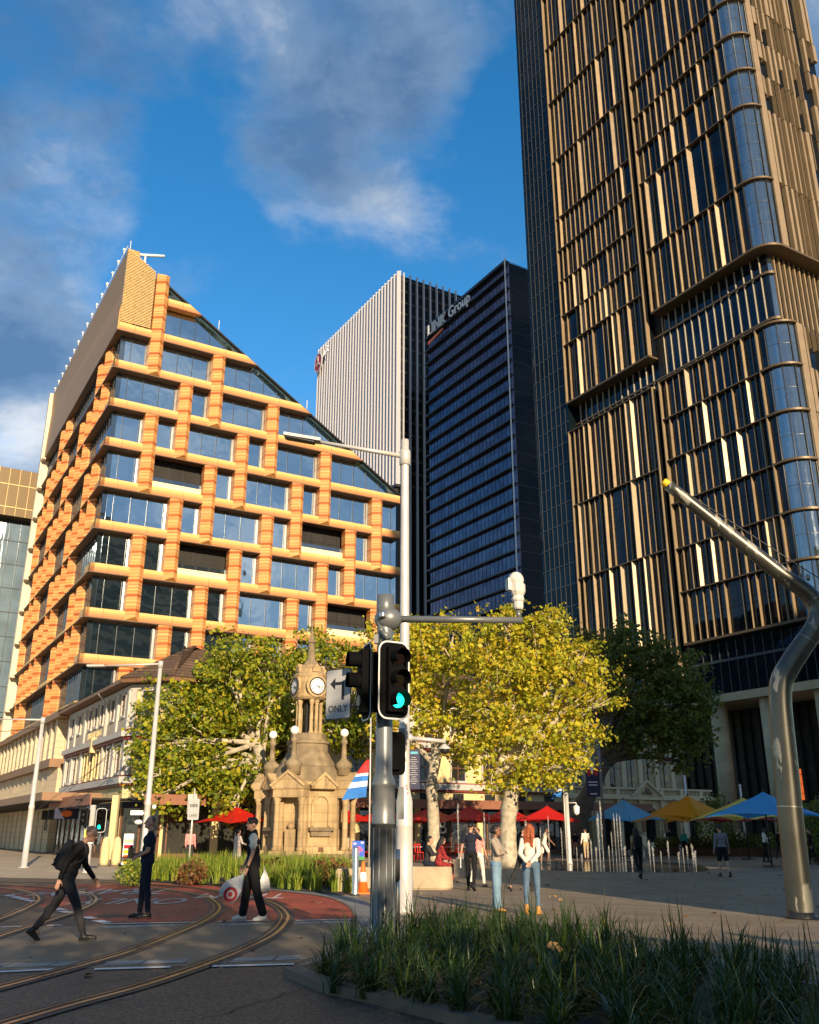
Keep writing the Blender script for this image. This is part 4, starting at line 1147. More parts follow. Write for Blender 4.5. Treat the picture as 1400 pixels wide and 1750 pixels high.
# ------------------------------------------------------------------ stone clock monument
def clock():
    c = Vector((-5.75, 53.2, 0))
    root = thing('clock_monument', 'weathered sandstone clock monument with gabled niches and white globe lamps', 'monument', c)
    a0 = math.atan2(-E1.y, -E1.x)
    seg8 = a0 + math.pi / 8
    mb = MB()
    mb.lathe([(3.55, 0.0), (3.55, 0.22)], c, 8, 0, False, seg8)
    mb.lathe([(3.2, 0.225), (3.2, 0.45)], c, 8, 0, False, seg8)
    part('plinth', mb, M['stone_dark'], root)
    mb = MB()
    mb.lathe([(2.25, 0.451), (2.25, 0.8), (2.12, 0.9), (2.05, 1.0), (2.05, 3.75), (2.2, 3.85), (2.3, 4.0), (2.3, 4.12)], c, 8, 0, False, seg8)
    part('base_wall', mb, M['stone'], root)
    def gable(fr, w, n, z, h, mb, m=0):
        P = fr.P
        mb.extr([P(-w, n - .9, z), P(w, n - .9, z), P(w + .06, n - .9, z + .22), P(0, n - .9, z + h), P(-w - .06, n - .9, z + .22)], fr.n * 0.9, m)
        mb.extr([P(-w - .12, n + .002, z + .2), P(-w - .02, n + .002, z + .1), P(0, n + .002, z + h - .14), P(0, n + .002, z + h + .02)], fr.n * 0.1, m)
        mb.extr([P(w + .12, n + .002, z + .2), P(w + .02, n + .002, z + .1), P(0, n + .002, z + h - .14), P(0, n + .002, z + h + .02)], fr.n * 0.1, m)
    for i in range(8):
        a = a0 + i * math.pi / 4
        n = Vector((math.cos(a), math.sin(a), 0)); t = Vector((-n.y, n.x, 0))
        fr = Fr(c, t, n)
        mb = MB()
        if i % 2 == 0:      # flat face with arched niche and basin
            gable(fr, 0.72, 2.28, 3.75, 0.85, mb)
            # niche: raised surround with a recessed arched panel
            K = 8
            for q in range(K):
                x0, x1 = math.pi * q / K, math.pi * (q + 1) / K
                P = [(-rr * math.cos(x), 2.95 + rr * math.sin(x)) for rr, x in ((.42, x0), (.42, x1), (.56, x1), (.56, x0))]
                mb.extr([fr.P(x, 1.905, z) for x, z in P], n * 0.09, 0)
            mb.fbox(fr, -.56, -.42, 1.905, 1.995, 1.85, 2.95); mb.fbox(fr, .42, .56, 1.905, 1.995, 1.85, 2.95)
            part('niche', mb, M['stone'], root)
            mb = MB()
            mb.fbox(fr, -0.72, 0.72, 1.9, 2.2, 1.62, 1.8, 0); mb.fbox(fr, -0.6, 0.6, 1.9, 2.08, 1.35, 1.62, 0)
            part('basin', mb, M['stone_dark'], root)
            mb = MB(); mb.fbox(fr, -.16, .16, 2.02, 2.085, .56, .8); part('plaque', mb, M['win_brown'], root)
        else:               # projecting portico with paired columns
            mb.fbox(fr, -0.86, 0.86, 1.7, 2.75, 3.3, 3.72, 0)
            gable(fr, 0.9, 2.82, 3.73, 0.95, mb)
            mb.fbox(fr, -0.92, 0.92, 1.7, 2.8, 0.45, 0.62, 0)
            mb.fbox(fr, -0.85, -.5, 1.7, 2.1, 0.62, 3.3, 0); mb.fbox(fr, .5, .85, 1.7, 2.1, 0.62, 3.3, 0)
            part('portico', mb, M['stone'], root)
            for s in (-0.68, 0.68):
                mb = MB()
                p = fr.P(s, 2.52, 0)
                mb.lathe([(.2, .62), (.2, .74), (.155, .8), (.145, 2.95), (.17, 3.0), (.15, 3.04), (.22, 3.2), (.22, 3.3)], p, 10)
                part('column', mb, M['stone'], root)
            mb = MB()
            mb.fbox(fr, -.28, .28, 1.95, 2.3, .62, 1.7, 0); mb.ball(fr.P(0, 2.12, 1.85), .2, 8, 6); part('pedestal', mb, M['stone'], root)
            # pinnacle and lamp
            mb = MB(); p = fr.P(0, 2.15, 0)
            mb.lathe([(.42, 4.5), (.42, 4.9), (.5, 4.95), (.46, 5.15), (.22, 5.35), (.16, 5.45), (.13, 6.2), (.2, 6.25), (.2, 6.4), (.12, 6.45), (.1, 6.6)], p, 8)
            pin = part('pinnacle', mb, M['stone_dark'], root)
            mb = MB(); mb.ball(p + UP * 6.82, .24, 14, 10); part('lamp_globe', mb, M['globe'], pin)
    mb = MB()
    mb.lathe([(2.1, 4.12), (1.95, 4.5), (1.85, 4.7), (1.75, 4.95), (1.6, 5.0), (1.5, 5.25), (1.32, 5.5), (1.2, 5.75), (1.14, 5.8), (1.14, 6.2), (1.22, 6.25), (1.22, 6.4), (1.0, 6.45), (1.0, 6.75), (.95, 6.8)], c, 16, 0, False, seg8)
    part('stepped_roof', mb, M['stone_dark'], root)
    mb = MB(); mb.lathe([(.28, 6.8), (.28, 8.7)], c, 8, 0, False, seg8); part('inner_shaft', mb, M['dark_interior'], root)
    for i in range(8):
        a = a0 + math.pi / 8 + i * math.pi / 4 + (0.16 if i % 2 else -0.16)
        p = c + Vector((math.cos(a), math.sin(a), 0)) * 0.66
        mb = MB(); mb.lathe([(.15, 6.8), (.15, 6.9), (.11, 6.95), (.105, 8.4), (.15, 8.55), (.16, 8.7)], p, 8); part('column', mb, M['stone'], root)
    mb = MB()
    mb.lathe([(.85, 8.7), (.95, 8.8), (.98, 8.9), (.9, 9.0), (.92, 9.9), (1.0, 10.05), (.98, 10.15), (.8, 10.25), (.72, 10.5), (.62, 10.65), (.42, 10.75)], c, 16, 0, False, seg8)
    dr = part('clock_drum', mb, M['stone'], root)
    for i in range(4):
        a = a0 + i * math.pi / 2
        n = Vector((math.cos(a), math.sin(a), 0)); t = Vector((-n.y, n.x, 0)); fr = Fr(c, t, n)
        mb = MB()
        mid = fr.P(0, 0.9, 9.42)
        def disc(r0, r1, n0, n1, m):
            K = 28
            for q in range(K):
                x0, x1 = 2 * math.pi * q / K, 2 * math.pi * (q + 1) / K
                P = [mid + t * (rr * math.cos(x)) + UP * (rr * math.sin(x)) + n * n0 for rr, x in ((r0, x0), (r1, x0), (r1, x1), (r0, x1))]
                mb.extr(P, n * (n1 - n0), m)
        disc(0.001, 0.44, 0.02, 0.08, 0); disc(0.44, 0.5, 0.02, 0.12, 1); disc(0.5, 0.64, -.05, 0.08, 2)
        for q in range(12):
            x = 2 * math.pi * q / 12; d = t * math.cos(x) + UP * math.sin(x); o = Vector((0, 0, 0))
            p0, p1 = mid + d * .31 + n * .086, mid + d * .40 + n * .086
            mb.tube([p0, p1], 0.022, 4, 1)
        # hands at about 4:17
        for hh, ln, wd in ((128.5, .24, .024), (102, .36, .018)):
            x = R(90 - hh); d = t * math.cos(x) + UP * math.sin(x)
            mb.tube([mid - d * .06 + n * .09, mid + d * ln + n * .09], wd, 4, 1)
        part('clock_dial', mb, [M['white'], M['black_metal'], M['stone']], root)
    mb = MB()
    mb.lathe([(.45, 10.75), (.38, 10.9), (.3, 11.0), (.24, 11.05), (.16, 12.0), (.26, 12.08), (.26, 12.2), (.16, 12.25), (.09, 12.5), (.05, 12.9), (.02, 13.3)], c, 8, 0, False)
    part('spire', mb, M['stone_dark'], root)
    for i in range(4):
        a = a0 + i * math.pi / 2; n = Vector((math.cos(a), math.sin(a), 0)); t = Vector((-n.y, n.x, 0)); fr = Fr(c, t, n)
        mb = MB(); mb.extr([fr.P(-.24, .55, 10.26), fr.P(.24, .55, 10.26), fr.P(.24, .55, 10.5), fr.P(0, .55, 10.75), fr.P(-.24, .55, 10.5)], n * .3, 0); part('dormer', mb, M['stone'], root)
M['globe'] = pm('opal_globe', (0.85, 0.83, 0.78), 0.3, var=0.03)
clock()
# ------------------------------------------------------------------ towers
M['gold'] = pm('gold_anodised_fin', (0.315, 0.228, 0.13), 0.42, 0.25, var=0.10, scale=0.6)
M['gold_dark'] = pm('bronze_ledge', (0.13, 0.088, 0.045), 0.45, 0.3, var=0.12)
M['tower_glass'] = glass('dark_tower_glass', (0.005, 0.007, 0.010), 0.075, (0.50, 0.54, 0.60), wob=0.03, wscale=0.18)
M['tower_side_glass'] = glass('dark_green_glass', (0.004, 0.008, 0.010), 0.05, (0.42, 0.50, 0.56), wob=0.02, wscale=0.18)
M['corner_glass'] = glass('curved_corner_glass', (0.03, 0.038, 0.04), 0.42, (0.66, 0.74, 0.80), wob=0.05, wscale=0.3)
M['mullion'] = pm('pale_mullion', (0.42, 0.37, 0.28), 0.45, 0.2, var=0.08)
M['mullion_dark'] = pm('dark_mullion', (0.075, 0.078, 0.08), 0.4, 0.4, var=0.1)
M['sand_col'] = paving('sandstone_column', (0.48, 0.37, 0.22), 2.0, 1.3, 0.012, (0.3, 0.22, 0.14), 0.8, var=0.1, bump=0.1, big=0.15, wall=True)
def many_parts(name, items, mat, root, limit=100):
    """items: (weight, mesh builder); the largest in view become parts of their own, the rest one part"""
    items = sorted(items, key=lambda t: -t[0])
    for w, mb in items[:limit]: part(name, mb, mat, root, fix=False)
    rest = MB()
    for w, mb in items[limit:]: rest.add(mb.v, mb.f, 0)
    if rest.f: part(name, rest, mat, root, kind='stuff', fix=False)
def pxlen(a, b):
    p, q = px_of(a), px_of(b)
    def inside(p): return -50 < p[0] < 1450 and -150 < p[1] < 1800
    if not (inside(p) or inside(q)): return 0
    return math.hypot(p[0] - q[0], p[1] - q[1])
def gold_tower():
    O = Vector((49.57, 115.0, 0))
    fm = Fr(O, E1, -E2)                       # main face, s grows away to the left
    RC = 3.2
    cs, cn = -1.2, -RC                        # centre of the rounded corner
    fs = Fr(fm.P(cs - RC, 0, 0), E2, -E1)     # sunlit side face (s = depth along E2)
    root = thing('gold_tower', 'very tall dark glass tower wrapped in gold vertical fins with rounded corners', 'tower', O)
    TOP = 206.0
    rnd = random.Random(11)
    # glass core
    mb = MB(); mb.fbox(fm, cs - .6, 51.4, -21, -2.2, 19.3, TOP, 0)
    part('glass_core', mb, M['tower_glass'], root)
    # dark glazed wing on the left with its rounded edge
    mb = MB()
    ring = [fm.P(41.0, -0.2, 0)]
    for q in range(7):
        a = math.pi / 2 * q / 6
        ring.append(fm.P(49.6 + 2.4 * math.sin(a), -0.2 - 2.4 + 2.4 * math.cos(a), 0))
    ring += [fm.P(52.0, -18, 0), fm.P(41.0, -18, 0)]
    mb.extr(ring, UP * TOP, 0)
    part('glass_wing', mb, M['tower_side_glass'], root)
    mb = MB()
    for z in np.arange(4.0, TOP, 3.75):
        mb.fbox(fm, 41.05, 49.6, -0.195, -0.10, z, z + 0.16, 0)
        for q in range(6):
            a, b = math.pi / 2 * q / 6, math.pi / 2 * (q + 1) / 6
            P = [fm.P(49.6 + rr * math.sin(x), -2.6 + rr * math.cos(x), z) for rr, x in ((2.41, a), (2.5, a), (2.5, b), (2.41, b))]
            mb.extr(P, UP * 0.16, 0)
    for s in np.arange(41.8, 50, 1.3):
        mb.fbox(fm, s, s + 0.05, -0.19, -0.08, 2, TOP, 0)
    for q in (2, 4, 5.5):
        a = math.pi / 2 * q / 6
        p = fm.P(49.6 + 2.44 * math.sin(a), -2.6 + 2.44 * math.cos(a), 2); mb.tube([p, p + UP * (TOP - 2)], 0.05, 4)
    part('mullion_grid', mb, M['mullion_dark'], root, fix=False)
    mb = MB(); mb.fbox(fm, 19.05, 20.3, -2.15, -1.9, 19.3, TOP, 0); part('dark_slot', mb, M['frame_dark'], root)
    fins, ledges = [], []
    def block(s0, s1, levels, end0=True, end1=True, deep=1.0):
        z0, z1 = levels[0], levels[-1]
        mb = MB(); mb.fbox(fm, s0 + .05, s1 - .05, -2.0, -0.62, z0 + .05, z1, 0)
        part('glazing', mb, M['tower_glass'], root)
        mb = MB()
        mb.fbox(fm, s0, s1, -2.6, 0.16, z0 - 0.30, z0 + .05, 0)
        ledges.append((pxlen(fm.P(s0, 0, z0), fm.P(s1, 0, z0)), mb))
        for z in levels[1:]:
            mb = MB(); mb.fbox(fm, s0 + .16, s1 - .16, -0.615, 0.06, z - .09, z + .09, 0)
            ledges.append((pxlen(fm.P(s0, 0, z), fm.P(s1, 0, z)), mb))
        mb = MB()     # thin floor lines on the glass
        for a, b in zip(levels[:-1], levels[1:]):
            nfl = max(1, round((b - a) / 3.6))
            for q in range(1, nfl):
                z = a + (b - a) * q / nfl
                mb.fbox(fm, s0 + .2, s1 - .2, -0.612, -0.57, z - .07, z + .02, 0); mb.fbox(fm, s0 + .2, s1 - .2, -0.612, -0.575, z + .75, z + .79, 0)
        part('floor_line', mb, M['frame_dark'], root, fix=False)
        for s in (s0, s1):
            mb = MB(); w = 0.16
            mb.fbox(fm, s - w if s == s1 else s, s if s == s1 else s + w, -.7, 0.14, z0 + .06, z1, 0)
            fins.append((1e6, mb))
        for a, b in zip(levels[:-1], levels[1:]):
            n = int(round((s1 - s0) / 1.32)); st = (s1 - s0) / n
            run = rnd.randint(0, 3)
            for q in range(1, n):
                s = s0 + st * q
                c = rnd.choices([0, 1, 2, 3], [.24, .3, .26, .2])[0]
                if rnd.random() < .05: continue
                d = {0: 0.02, 1: -0.28, 2: -0.12, 3: -0.38}[c]; w = {0: 0.13, 1: 0.10, 2: 0.07, 3: 0.06}[rnd.choice([0, 1, 1, 2, 3])]
                fold = rnd.choice([0.4, 0.5, 0.15]) if c == 0 else 0.0
                mb = MB()
                P = fm.P
                zz0, zz1 = a + .095, b - .095
                base = [P(s - w / 2, d, 0), P(s + w / 2, d, 0), P(s + w / 2, -.61, 0), P(s - w / 2 - fold, -.61, 0)]
                mb.hexa([p + UP * zz0 for p in base] + [p + UP * zz1 for p in base], 0)
                fins.append((pxlen(P(s, 0, zz0), P(s, 0, zz1)), mb))
    block(0.0, 18.95, [82.3, 94.0, 107.7, 114.8, 122, 129.2, 143.7, 150.6, 164.6, 171.7, 185.8, 200])
    block(20.35, 41.1, [75.1, 86.8, 93.1, 100.5, 107.5, 114.7, 128.3, 143.1, 157.5, 171.8, 186, 200])
    block(0.0, 18.95, [27.2, 34.8, 41.5, 48.6, 55.8, 62.8, 69.5])
    block(20.35, 41.1, [21.0, 28.2, 42.0, 55.2, 69.3])
    # recessed storeys between the blocks
    mb = MB()
    for s in np.arange(-.8, 40.9, 1.5):
        mb.fbox(fm, s, s + .10, -2.19, -1.95, 69.6, 82.0 if s < 19.2 else 74.8, 0)
    part('recess_mullion', mb, M['mullion'], root, fix=False)
    mb = MB()
    for z in (71.0, 78.6):
        mb.fbox(fm, cs, 40.9, -1.94, -1.75, z, z + .3, 0)
    part('recess_rail', mb, M['gold_dark'], root)
    # rounded corner: glass drum, arcs at the ledges
    def arc(mb, r0, r1, z0, z1, K=10, c=(cs, cn), a0=0.0, a1=math.pi / 2, m=0):
        for q in range(K):
            x, y = a0 + (a1 - a0) * q / K, a0 + (a1 - a0) * (q + 1) / K
            P = [fm.P(c[0] - rr * math.sin(t), c[1] + rr * math.cos(t), z0) for rr, t in ((r0, x), (r1, x), (r1, y), (r0, y))]
            mb.extr(P, UP * (z1 - z0), m)
    lev = {0: [82.3, 94.0, 107.7, 114.8, 122, 129.2, 143.7, 150.6, 164.6, 171.7, 185.8, 200], 1: [27.2, 34.8, 41.5, 48.6, 55.8, 62.8, 69.5]}
    for zl in (lev[0], lev[1]):
        mb = MB(); arc(mb, RC - 1.2, RC - .35, zl[0] + .05, zl[-1], 14)
        part('corner_glass', mb, M['corner_glass'], root)
        mb = MB(); mb.fbox(fm, cs - .02, -0.0, -2.0, -0.36, zl[0] + .05, zl[-1], 0); part('corner_glass', mb, M['tower_glass'], root)
        for i, z in enumerate(zl):
            mb = MB(); hh = .30 if i == 0 else .17
            arc(mb, RC - .36 if i else RC - 2.6, RC + .16, z - hh, z + .13 if i else z + .05, 14)
            mb.fbox(fm, cs, -.002, -.36 if i else -2.6, .16, z - hh, z + .13 if i else z + .05, 0)
            ledges.append((99, mb))
        mb = MB()
        for t in (0.0, 0.62, 1.2, math.pi / 2):
            p = fm.P(cs - (RC - .25) * math.sin(t), cn + (RC - .25) * math.cos(t), zl[0]); mb.tube([p, p + UP * (zl[-1] - zl[0])], 0.085, 5)
        for a, b in zip(zl[:-1], zl[1:]):
            nfl = max(2, round((b - a) / 3.6))
            for q in range(1, nfl):
                z = a + (b - a) * q / nfl; arc(mb, RC - .35, RC - .325, z - .04, z + .03)
        part('corner_mullion', mb, M['mullion_dark'], root, fix=False)
    mb = MB(); arc(mb, RC - 3, RC - 2.3, 69.5, 82.0, 10); part('corner_glass', mb, M['corner_glass'], root)
    mb = MB()
    for z in (71.0, 78.6): arc(mb, RC - 2.29, RC - 1.9, z, z + .4)
    part('recess_rail', mb, M['gold_dark'], root)
    # sunlit side face: closely set deep fins in three staggered layers
    DS = 21.0
    mb = MB(); mb.fbox(fs, RC, DS, -2.5, -0.7, 82.3, TOP, 0); mb.fbox(fs, RC, DS, -2.5, -0.7, 27.2, 69.5, 0); mb.fbox(fs, RC, DS, -4, -2.6, 19.3, 82.2, 0)
    part('side_glazing', mb, M['tower_glass'], root)
    for zl in (lev[0], lev[1]):
        mb = MB(); mb.fbox(fs, RC + .002, DS, -2.6, .16, zl[0] - .3, zl[0] + .05, 0); ledges.append((999, mb))
        mb = MB(); mb.fbox(fs, RC + .01, RC + 1.3, -.69, .02, zl[0] + .06, zl[-1], 0); fins.append((1e6, mb))
        for a, b in zip(zl[:-1], zl[1:]):
            for q in range(13):
                s = RC + 1.5 + q * 1.28
                if 8 < q < 10: continue
                za = a + rnd.choice([.14, .14, (b - a) * .5]); w = rnd.choice([.3, .55, .85])
                mb = MB(); P = fs.P
                base = [P(s, .0, 0), P(s + w, rnd.choice([0.0, -.25]), 0), P(s + w, -.69, 0), P(s, -.69, 0)]
                mb.hexa([p + UP * za for p in base] + [p + UP * (b - .02) for p in base], 0)
                fins.append((pxlen(P(s, 0, za), P(s, 0, b)) * .8, mb))
    for q in range(16):
        mb = MB(); s = RC + .3 + q * 1.15
        mb.fbox(fs, s, s + .3, -2.59, -2.2, 69.6, 82.0, 0); fins.append((40, mb))
    many_parts('fin', fins, M['gold'], root)
    many_parts('ledge', ledges, M['gold_dark'], root)
    # podium: glazed storeys, sandstone beam, round columns, dark lobby with lit amber panes
    mb = MB(); mb.fbox(fm, -3.0, 41, -8, -1.1, 19.4, 26.9, 0); part('podium_glass', mb, M['tower_glass'], root)
    mb = MB()
    for s in np.arange(-2.8, 41, 1.5): mb.fbox(fm, s, s + .07, -1.09, -.95, 19.6, 26.8, 0)
    mb.fbox(fm, -3, 41, -1.09, -.9, 23.8, 24.15, 0)
    part('podium_mullion', mb, M['mullion_dark'], root)
    mb = MB(); mb.fbox(fm, -3.6, 41, -20, -0.2, 18.3, 19.38, 0); part('podium_beam', mb, M['sand_col'], root)
    for s in (15.8, 7.4, -1.0, 24.4, 33.0):
        mb = MB(); mb.lathe([(1.15, 0), (1.15, 18.29)], fm.P(s, -2.0, 0), 20); part('column', mb, M['sand_col'], root)
    mb = MB(); mb.fbox(fm, -3.4, 40, -20, -9, 0, 18.28, 0); part('lobby_wall', mb, M['lobby'], root)
    mb = MB()
    for s in np.arange(-3, 40, 1.6): mb.fbox(fm, s, s + .12, -8.98, -8.7, 0, 18, 0)
    for z in np.arange(1.5, 18, 1.2): mb.fbox(fm, -3.2, 40, -8.699, -8.66, z, z + .07, 0)
    part('lobby_mullion', mb, M['frame_dark'], root, fix=False)
    for i, (s, w, z0, z1, m) in enumerate(((4.9, .9, 6.0, 12.4, 'amber'), (2.3, .9, 5.2, 10.6, 'amber_red'), (0.2, .7, 5.0, 9.8, 'warm_lit'), (-1.7, 1.0, 6.0, 12.0, 'pale_lit'), (9.3, .5, 5.5, 9.5, 'amber_red'))):
        mb = MB(); mb.fbox(fm, s - w / 2, s + w / 2, -8.99, -8.92, z0, z1, 0); part('lit_window', mb, M[m], root)
M['lobby'] = pm('dim_lobby', (0.035, 0.028, 0.02), 0.4, var=0.6, scale=0.5)
M['amber'] = emit('lit_amber_glass', (1.0, 0.42, 0.04), 0.9)
M['amber_red'] = emit('lit_red_glass', (0.9, 0.16, 0.03), 0.5)
M['warm_lit'] = emit('lit_warm_glass', (0.9, 0.6, 0.3), 0.4)
M['pale_lit'] = emit('lit_pale_glass', (0.5, 0.55, 0.45), 0.35)
gold_tower()

# Link tower
M['link_glass'] = glass('blue_tower_glass', (0.018, 0.018, 0.032), 0.20, (0.55, 0.47, 0.62), wob=0.03, wscale=0.15)
M['black_glass'] = glass('black_tower_glass', (0.006, 0.007, 0.008), 0.03, (0.4, 0.45, 0.5), wob=0.02)
M['lid'] = pm('black_ledge', (0.03, 0.03, 0.034), 0.4, 0.3)
def pane_variation(m, pw, ph):
    """small differences of tint from pane to pane"""
    nt = m.node_tree; N, L = nt.nodes, nt.links
    gl = [n for n in N if n.type == 'BSDF_GLOSSY'][0]
    tc = N.new('ShaderNodeTexCoord'); sp = N.new('ShaderNodeSeparateXYZ'); L.new(tc.outputs['Object'], sp.inputs[0])
    m2 = N.new('ShaderNodeMath'); m2.operation = 'DIVIDE'; m2.inputs[1].default_value = pw * .86; L.new(sp.outputs['Y'], m2.inputs[0])
    f2 = N.new('ShaderNodeMath'); f2.operation = 'FLOOR'; L.new(m2.outputs[0], f2.inputs[0])
    m3 = N.new('ShaderNodeMath'); m3.operation = 'DIVIDE'; m3.inputs[1].default_value = ph; L.new(sp.outputs['Z'], m3.inputs[0])
    f3 = N.new('ShaderNodeMath'); f3.operation = 'FLOOR'; L.new(m3.outputs[0], f3.inputs[0])
    cb = N.new('ShaderNodeCombineXYZ'); L.new(f2.outputs[0], cb.inputs[0]); L.new(f3.outputs[0], cb.inputs[1])
    wn = N.new('ShaderNodeTexWhiteNoise'); wn.noise_dimensions = '2D'; L.new(cb.outputs[0], wn.inputs['Vector'])
    hv = N.new('ShaderNodeHueSaturation'); mr = N.new('ShaderNodeMapRange'); mr.inputs['To Min'].default_value = 0.72; mr.inputs['To Max'].default_value = 1.15
    L.new(wn.outputs['Value'], mr.inputs['Value']); L.new(mr.outputs[0], hv.inputs['Value']); hv.inputs['Color'].default_value = gl.inputs['Color'].default_value
    L.new(hv.outputs[0], gl.inputs['Color'])
pane_variation(M['link_glass'], 1.5, 3.75); pane_variation(M['tower_glass'], 1.5, 3.6); pane_variation(M['tower_side_glass'], 1.3, 3.75)
def link_tower():
    O = Vector((22.94, 185.0, 0)); fr = Fr(O, E1, -E2)
    root = thing('blue_tower', 'dark blue glass office tower with black ledges and a white rooftop name sign', 'tower', O)
    WD = 35.4; FH = 3.78
    z1 = 129.5
    mb = MB(); mb.fbox(fr, 0.2, WD - .1, -24, -0.8, 0, z1 - .1, 0); part('side_wall', mb, M['black_glass'], root)
    z = z1
    k = 0
    while z > 50:
        zl = z - FH
        mb = MB(); mb.fbox(fr, 0.02, WD, -0.79, -0.3, zl + .36, z - .02 if k else z - .8, 0)
        for s in np.arange(1.5, WD, 1.5): mb.fbox(fr, s, s + .05, -.299, -.24, zl + .36, z - .05 if k else z - .8, 1)
        part('glazing_band', mb, [M['link_glass'], M['lid']], root, fix=False)
        mb = MB(); mb.fbox(fr, -0.15, WD + .8, -.79, .55, zl - .02, zl + .34, 0); part('ledge', mb, M['lid'], root)
        z = zl; k += 1
    zb = z
    mb = MB(); mb.fbox(fr, -0.15, WD + .3, -.8, .6, z1 - .78, z1, 0); part('parapet', mb, M['lid'], root)
    mb = MB(); mb.fbox(fr, -0.36, -0.16, .5, .75, zb, z1 + .6, 0); part('white_edge', mb, M['white'], root)
    mb = MB(); mb.fbox(fr, 0.2, WD, -.79, -.5, 5, zb - .05, 0)
    for s in np.arange(1.5, WD, 3): mb.fbox(fr, s, s + .08, -.499, -.4, 5, zb - .05, 1)
    part('lower_glazing', mb, [M['black_glass'], M['mullion_dark']], root)
    mb = MB()
    fr2 = Fr(fr.P(0.2, 0, 0), E2, -E1)
    for z in np.arange(zb, z1, FH): mb.fbox(fr2, .8, 24, .002, .08, z, z + .1, 0)
    part('side_line', mb, M['mullion_dark'], root)
    mb = MB()
    put_text(mb, 'LINK', 4.6, fr.P(WD - 1.2, 0.75, z1 - 2.4), -E1, UP, 0.25, 0, 'LEFT', sx=0.9)
    for q in (-.08, .08): put_text(mb, 'LINK', 4.6, fr.P(WD - 1.2 - q, 0.76, z1 - 2.4), -E1, UP, 0.24, 0, 'LEFT', sx=0.9)
    put_text(mb, 'Group', 4.4, fr.P(WD - 11.3, 0.75, z1 - 2.2), -E1, UP, 0.15, 0, 'LEFT', sx=0.85)
    part('sign_lettering', mb, M['sign_white'], root, fix=False)
    mb = MB(); mb.extr([fr.P(WD - 1.5, .6, z1 - 6.3), fr.P(WD - 8.5, .6, z1 - 5.3), fr.P(WD - 8.5, .6, z1 - 4.7), fr.P(WD - 5, .6, z1 - 5.0), fr.P(WD - 1.5, .6, z1 - 5.4)], fr.n * .2, 0)
    part('sign_swoosh', mb, M['orange_p'], root)
M['sign_white'] = pm('white_sign_letters', (0.8, 0.8, 0.8), 0.5, var=0.03)
link_tower()

# tower with pale vertical fins
M['fin_pale'] = pm('pale_aluminium_fin', (0.50, 0.485, 0.50), 0.45, 0.15, var=0.06)
def finned_tower():
    O = Vector((-3.44, 230.0, 0)); fl = Fr(O, E1, -E2); fr = Fr(O, E2, -E1)
    root = thing('finned_tower', 'black office tower striped with close pale vertical fins and a red round emblem', 'tower', O)
    z0, z1 = 90, 156.6
    mb = MB(); mb.fbox(fl, 0.5, 54, -24, -0.8, 0, z1 - .4, 0); part('glass_body', mb, M['black_glass'], root)
    mb = MB()
    for z in np.arange(z0, z1, 3.8): mb.fbox(fr, .3, 24, .02 - .5, -.42, z, z + .8, 0)
    part('spandrel', mb, M['spandrel'], root)
    fins = []
    for s in np.arange(0.2, 54.2, 1.86):
        mb = MB(); P = fl.P
        mb.extr([P(s + .15, .12, z0), P(s + .42, .05, z0), P(s + .45, -.79, z0), P(s - .72, -.79, z0)], UP * (z1 + .6 - z0), 0); part('fin', mb, M['fin_pale'], root)
    for i, s in enumerate(np.arange(1.8, 24, 2.3)):
        mb = MB(); mb.fbox(fr, s, s + .35, -.49, .3, 8, z1 + (.4 if i < 9 else -1), 0); part('fin', mb, M['fin_pale'], root)
    mb = MB(); mb.fbox(fl, -.2, 54.3, -3, 0.5, z0 - .8, z0 - .01, 0); mb.fbox(fr, -.2, 24, -3, -.55, z0 - 1.8, z0 - .8, 0); part('soffit_edge', mb, M['lid'], root)
    mb = MB()
    c = P(51.6, .9, z1 - 6.0)
    K = 22
    for (r0, r1, n1, m) in ((0.01, 2.5, .3, 0), (2.5, 2.9, .36, 1)):
        for q in range(K):
            x, y = 2 * math.pi * q / K, 2 * math.pi * (q + 1) / K
            Q = [c - E1 * (rr * math.cos(t)) + UP * (rr * 1.25 * math.sin(t)) for rr, t in ((r0, x), (r1, x), (r1, y), (r0, y))]
            mb.extr(Q, fl.n * n1, m)
    for a in (90, 215, 325):
        d = -E1 * math.cos(R(a)) + UP * math.sin(R(a)) * 1.2
        mb.tube([c + fl.n * .35, c + fl.n * .35 + d * 1.9], .22, 5, 1)
    put_text(mb, 'rt', 5.0, P(48.0, .9, z1 - 3.6), -E1, UP, .2, 2, 'LEFT')
    part('emblem', mb, [M['emblem_red'], M['fin_pale'], M['sign_white']], root)
M['spandrel'] = pm('green_black_spandrel', (0.03, 0.032, 0.022), 0.5, var=0.2)
M['emblem_red'] = pm('red_emblem', (0.33, 0.012, 0.02), 0.45, var=0.1)
finned_tower()

# ------------------------------------------------------------------ the city behind the camera: it shades the right of the square and shows in the glass
M['behind_wall'] = pm('brown_office_wall', (0.16, 0.12, 0.085), 0.7, var=0.1, scale=0.4)
def behind(name, label, fr, s0, s1, dep, h, wallm, st=3.2, fh=3.8):
    root = thing(name, label, 'building', fr.P((s0 + s1) / 2, 0, 0))
    mb = MB(); mb.fbox(fr, s0, s1, -dep, 0, 0, h, 0); part('wall', mb, wallm, root)
    mb = MB()
    for z in np.arange(4.5, h - 2, fh):
        mb.fbox(fr, s0 + .8, s1 - .8, .003, .06, z, z + 2.2, 0)
    part('window_band', mb, M['black_glass'], root)
    mb = MB(); mb.fbox(fr, s0 - .3, s1 + .3, -dep - .3, .3, h + .003, h + .8, 0); part('parapet', mb, M['lid'], root)
    return root
behind('office_block', 'tall brown office block standing behind the camera on the far right', Fr((40.0, -20, 0), (1, 0, 0), (0, 1, 0)), 0.0, 72, 8, 71, M['behind_wall'])
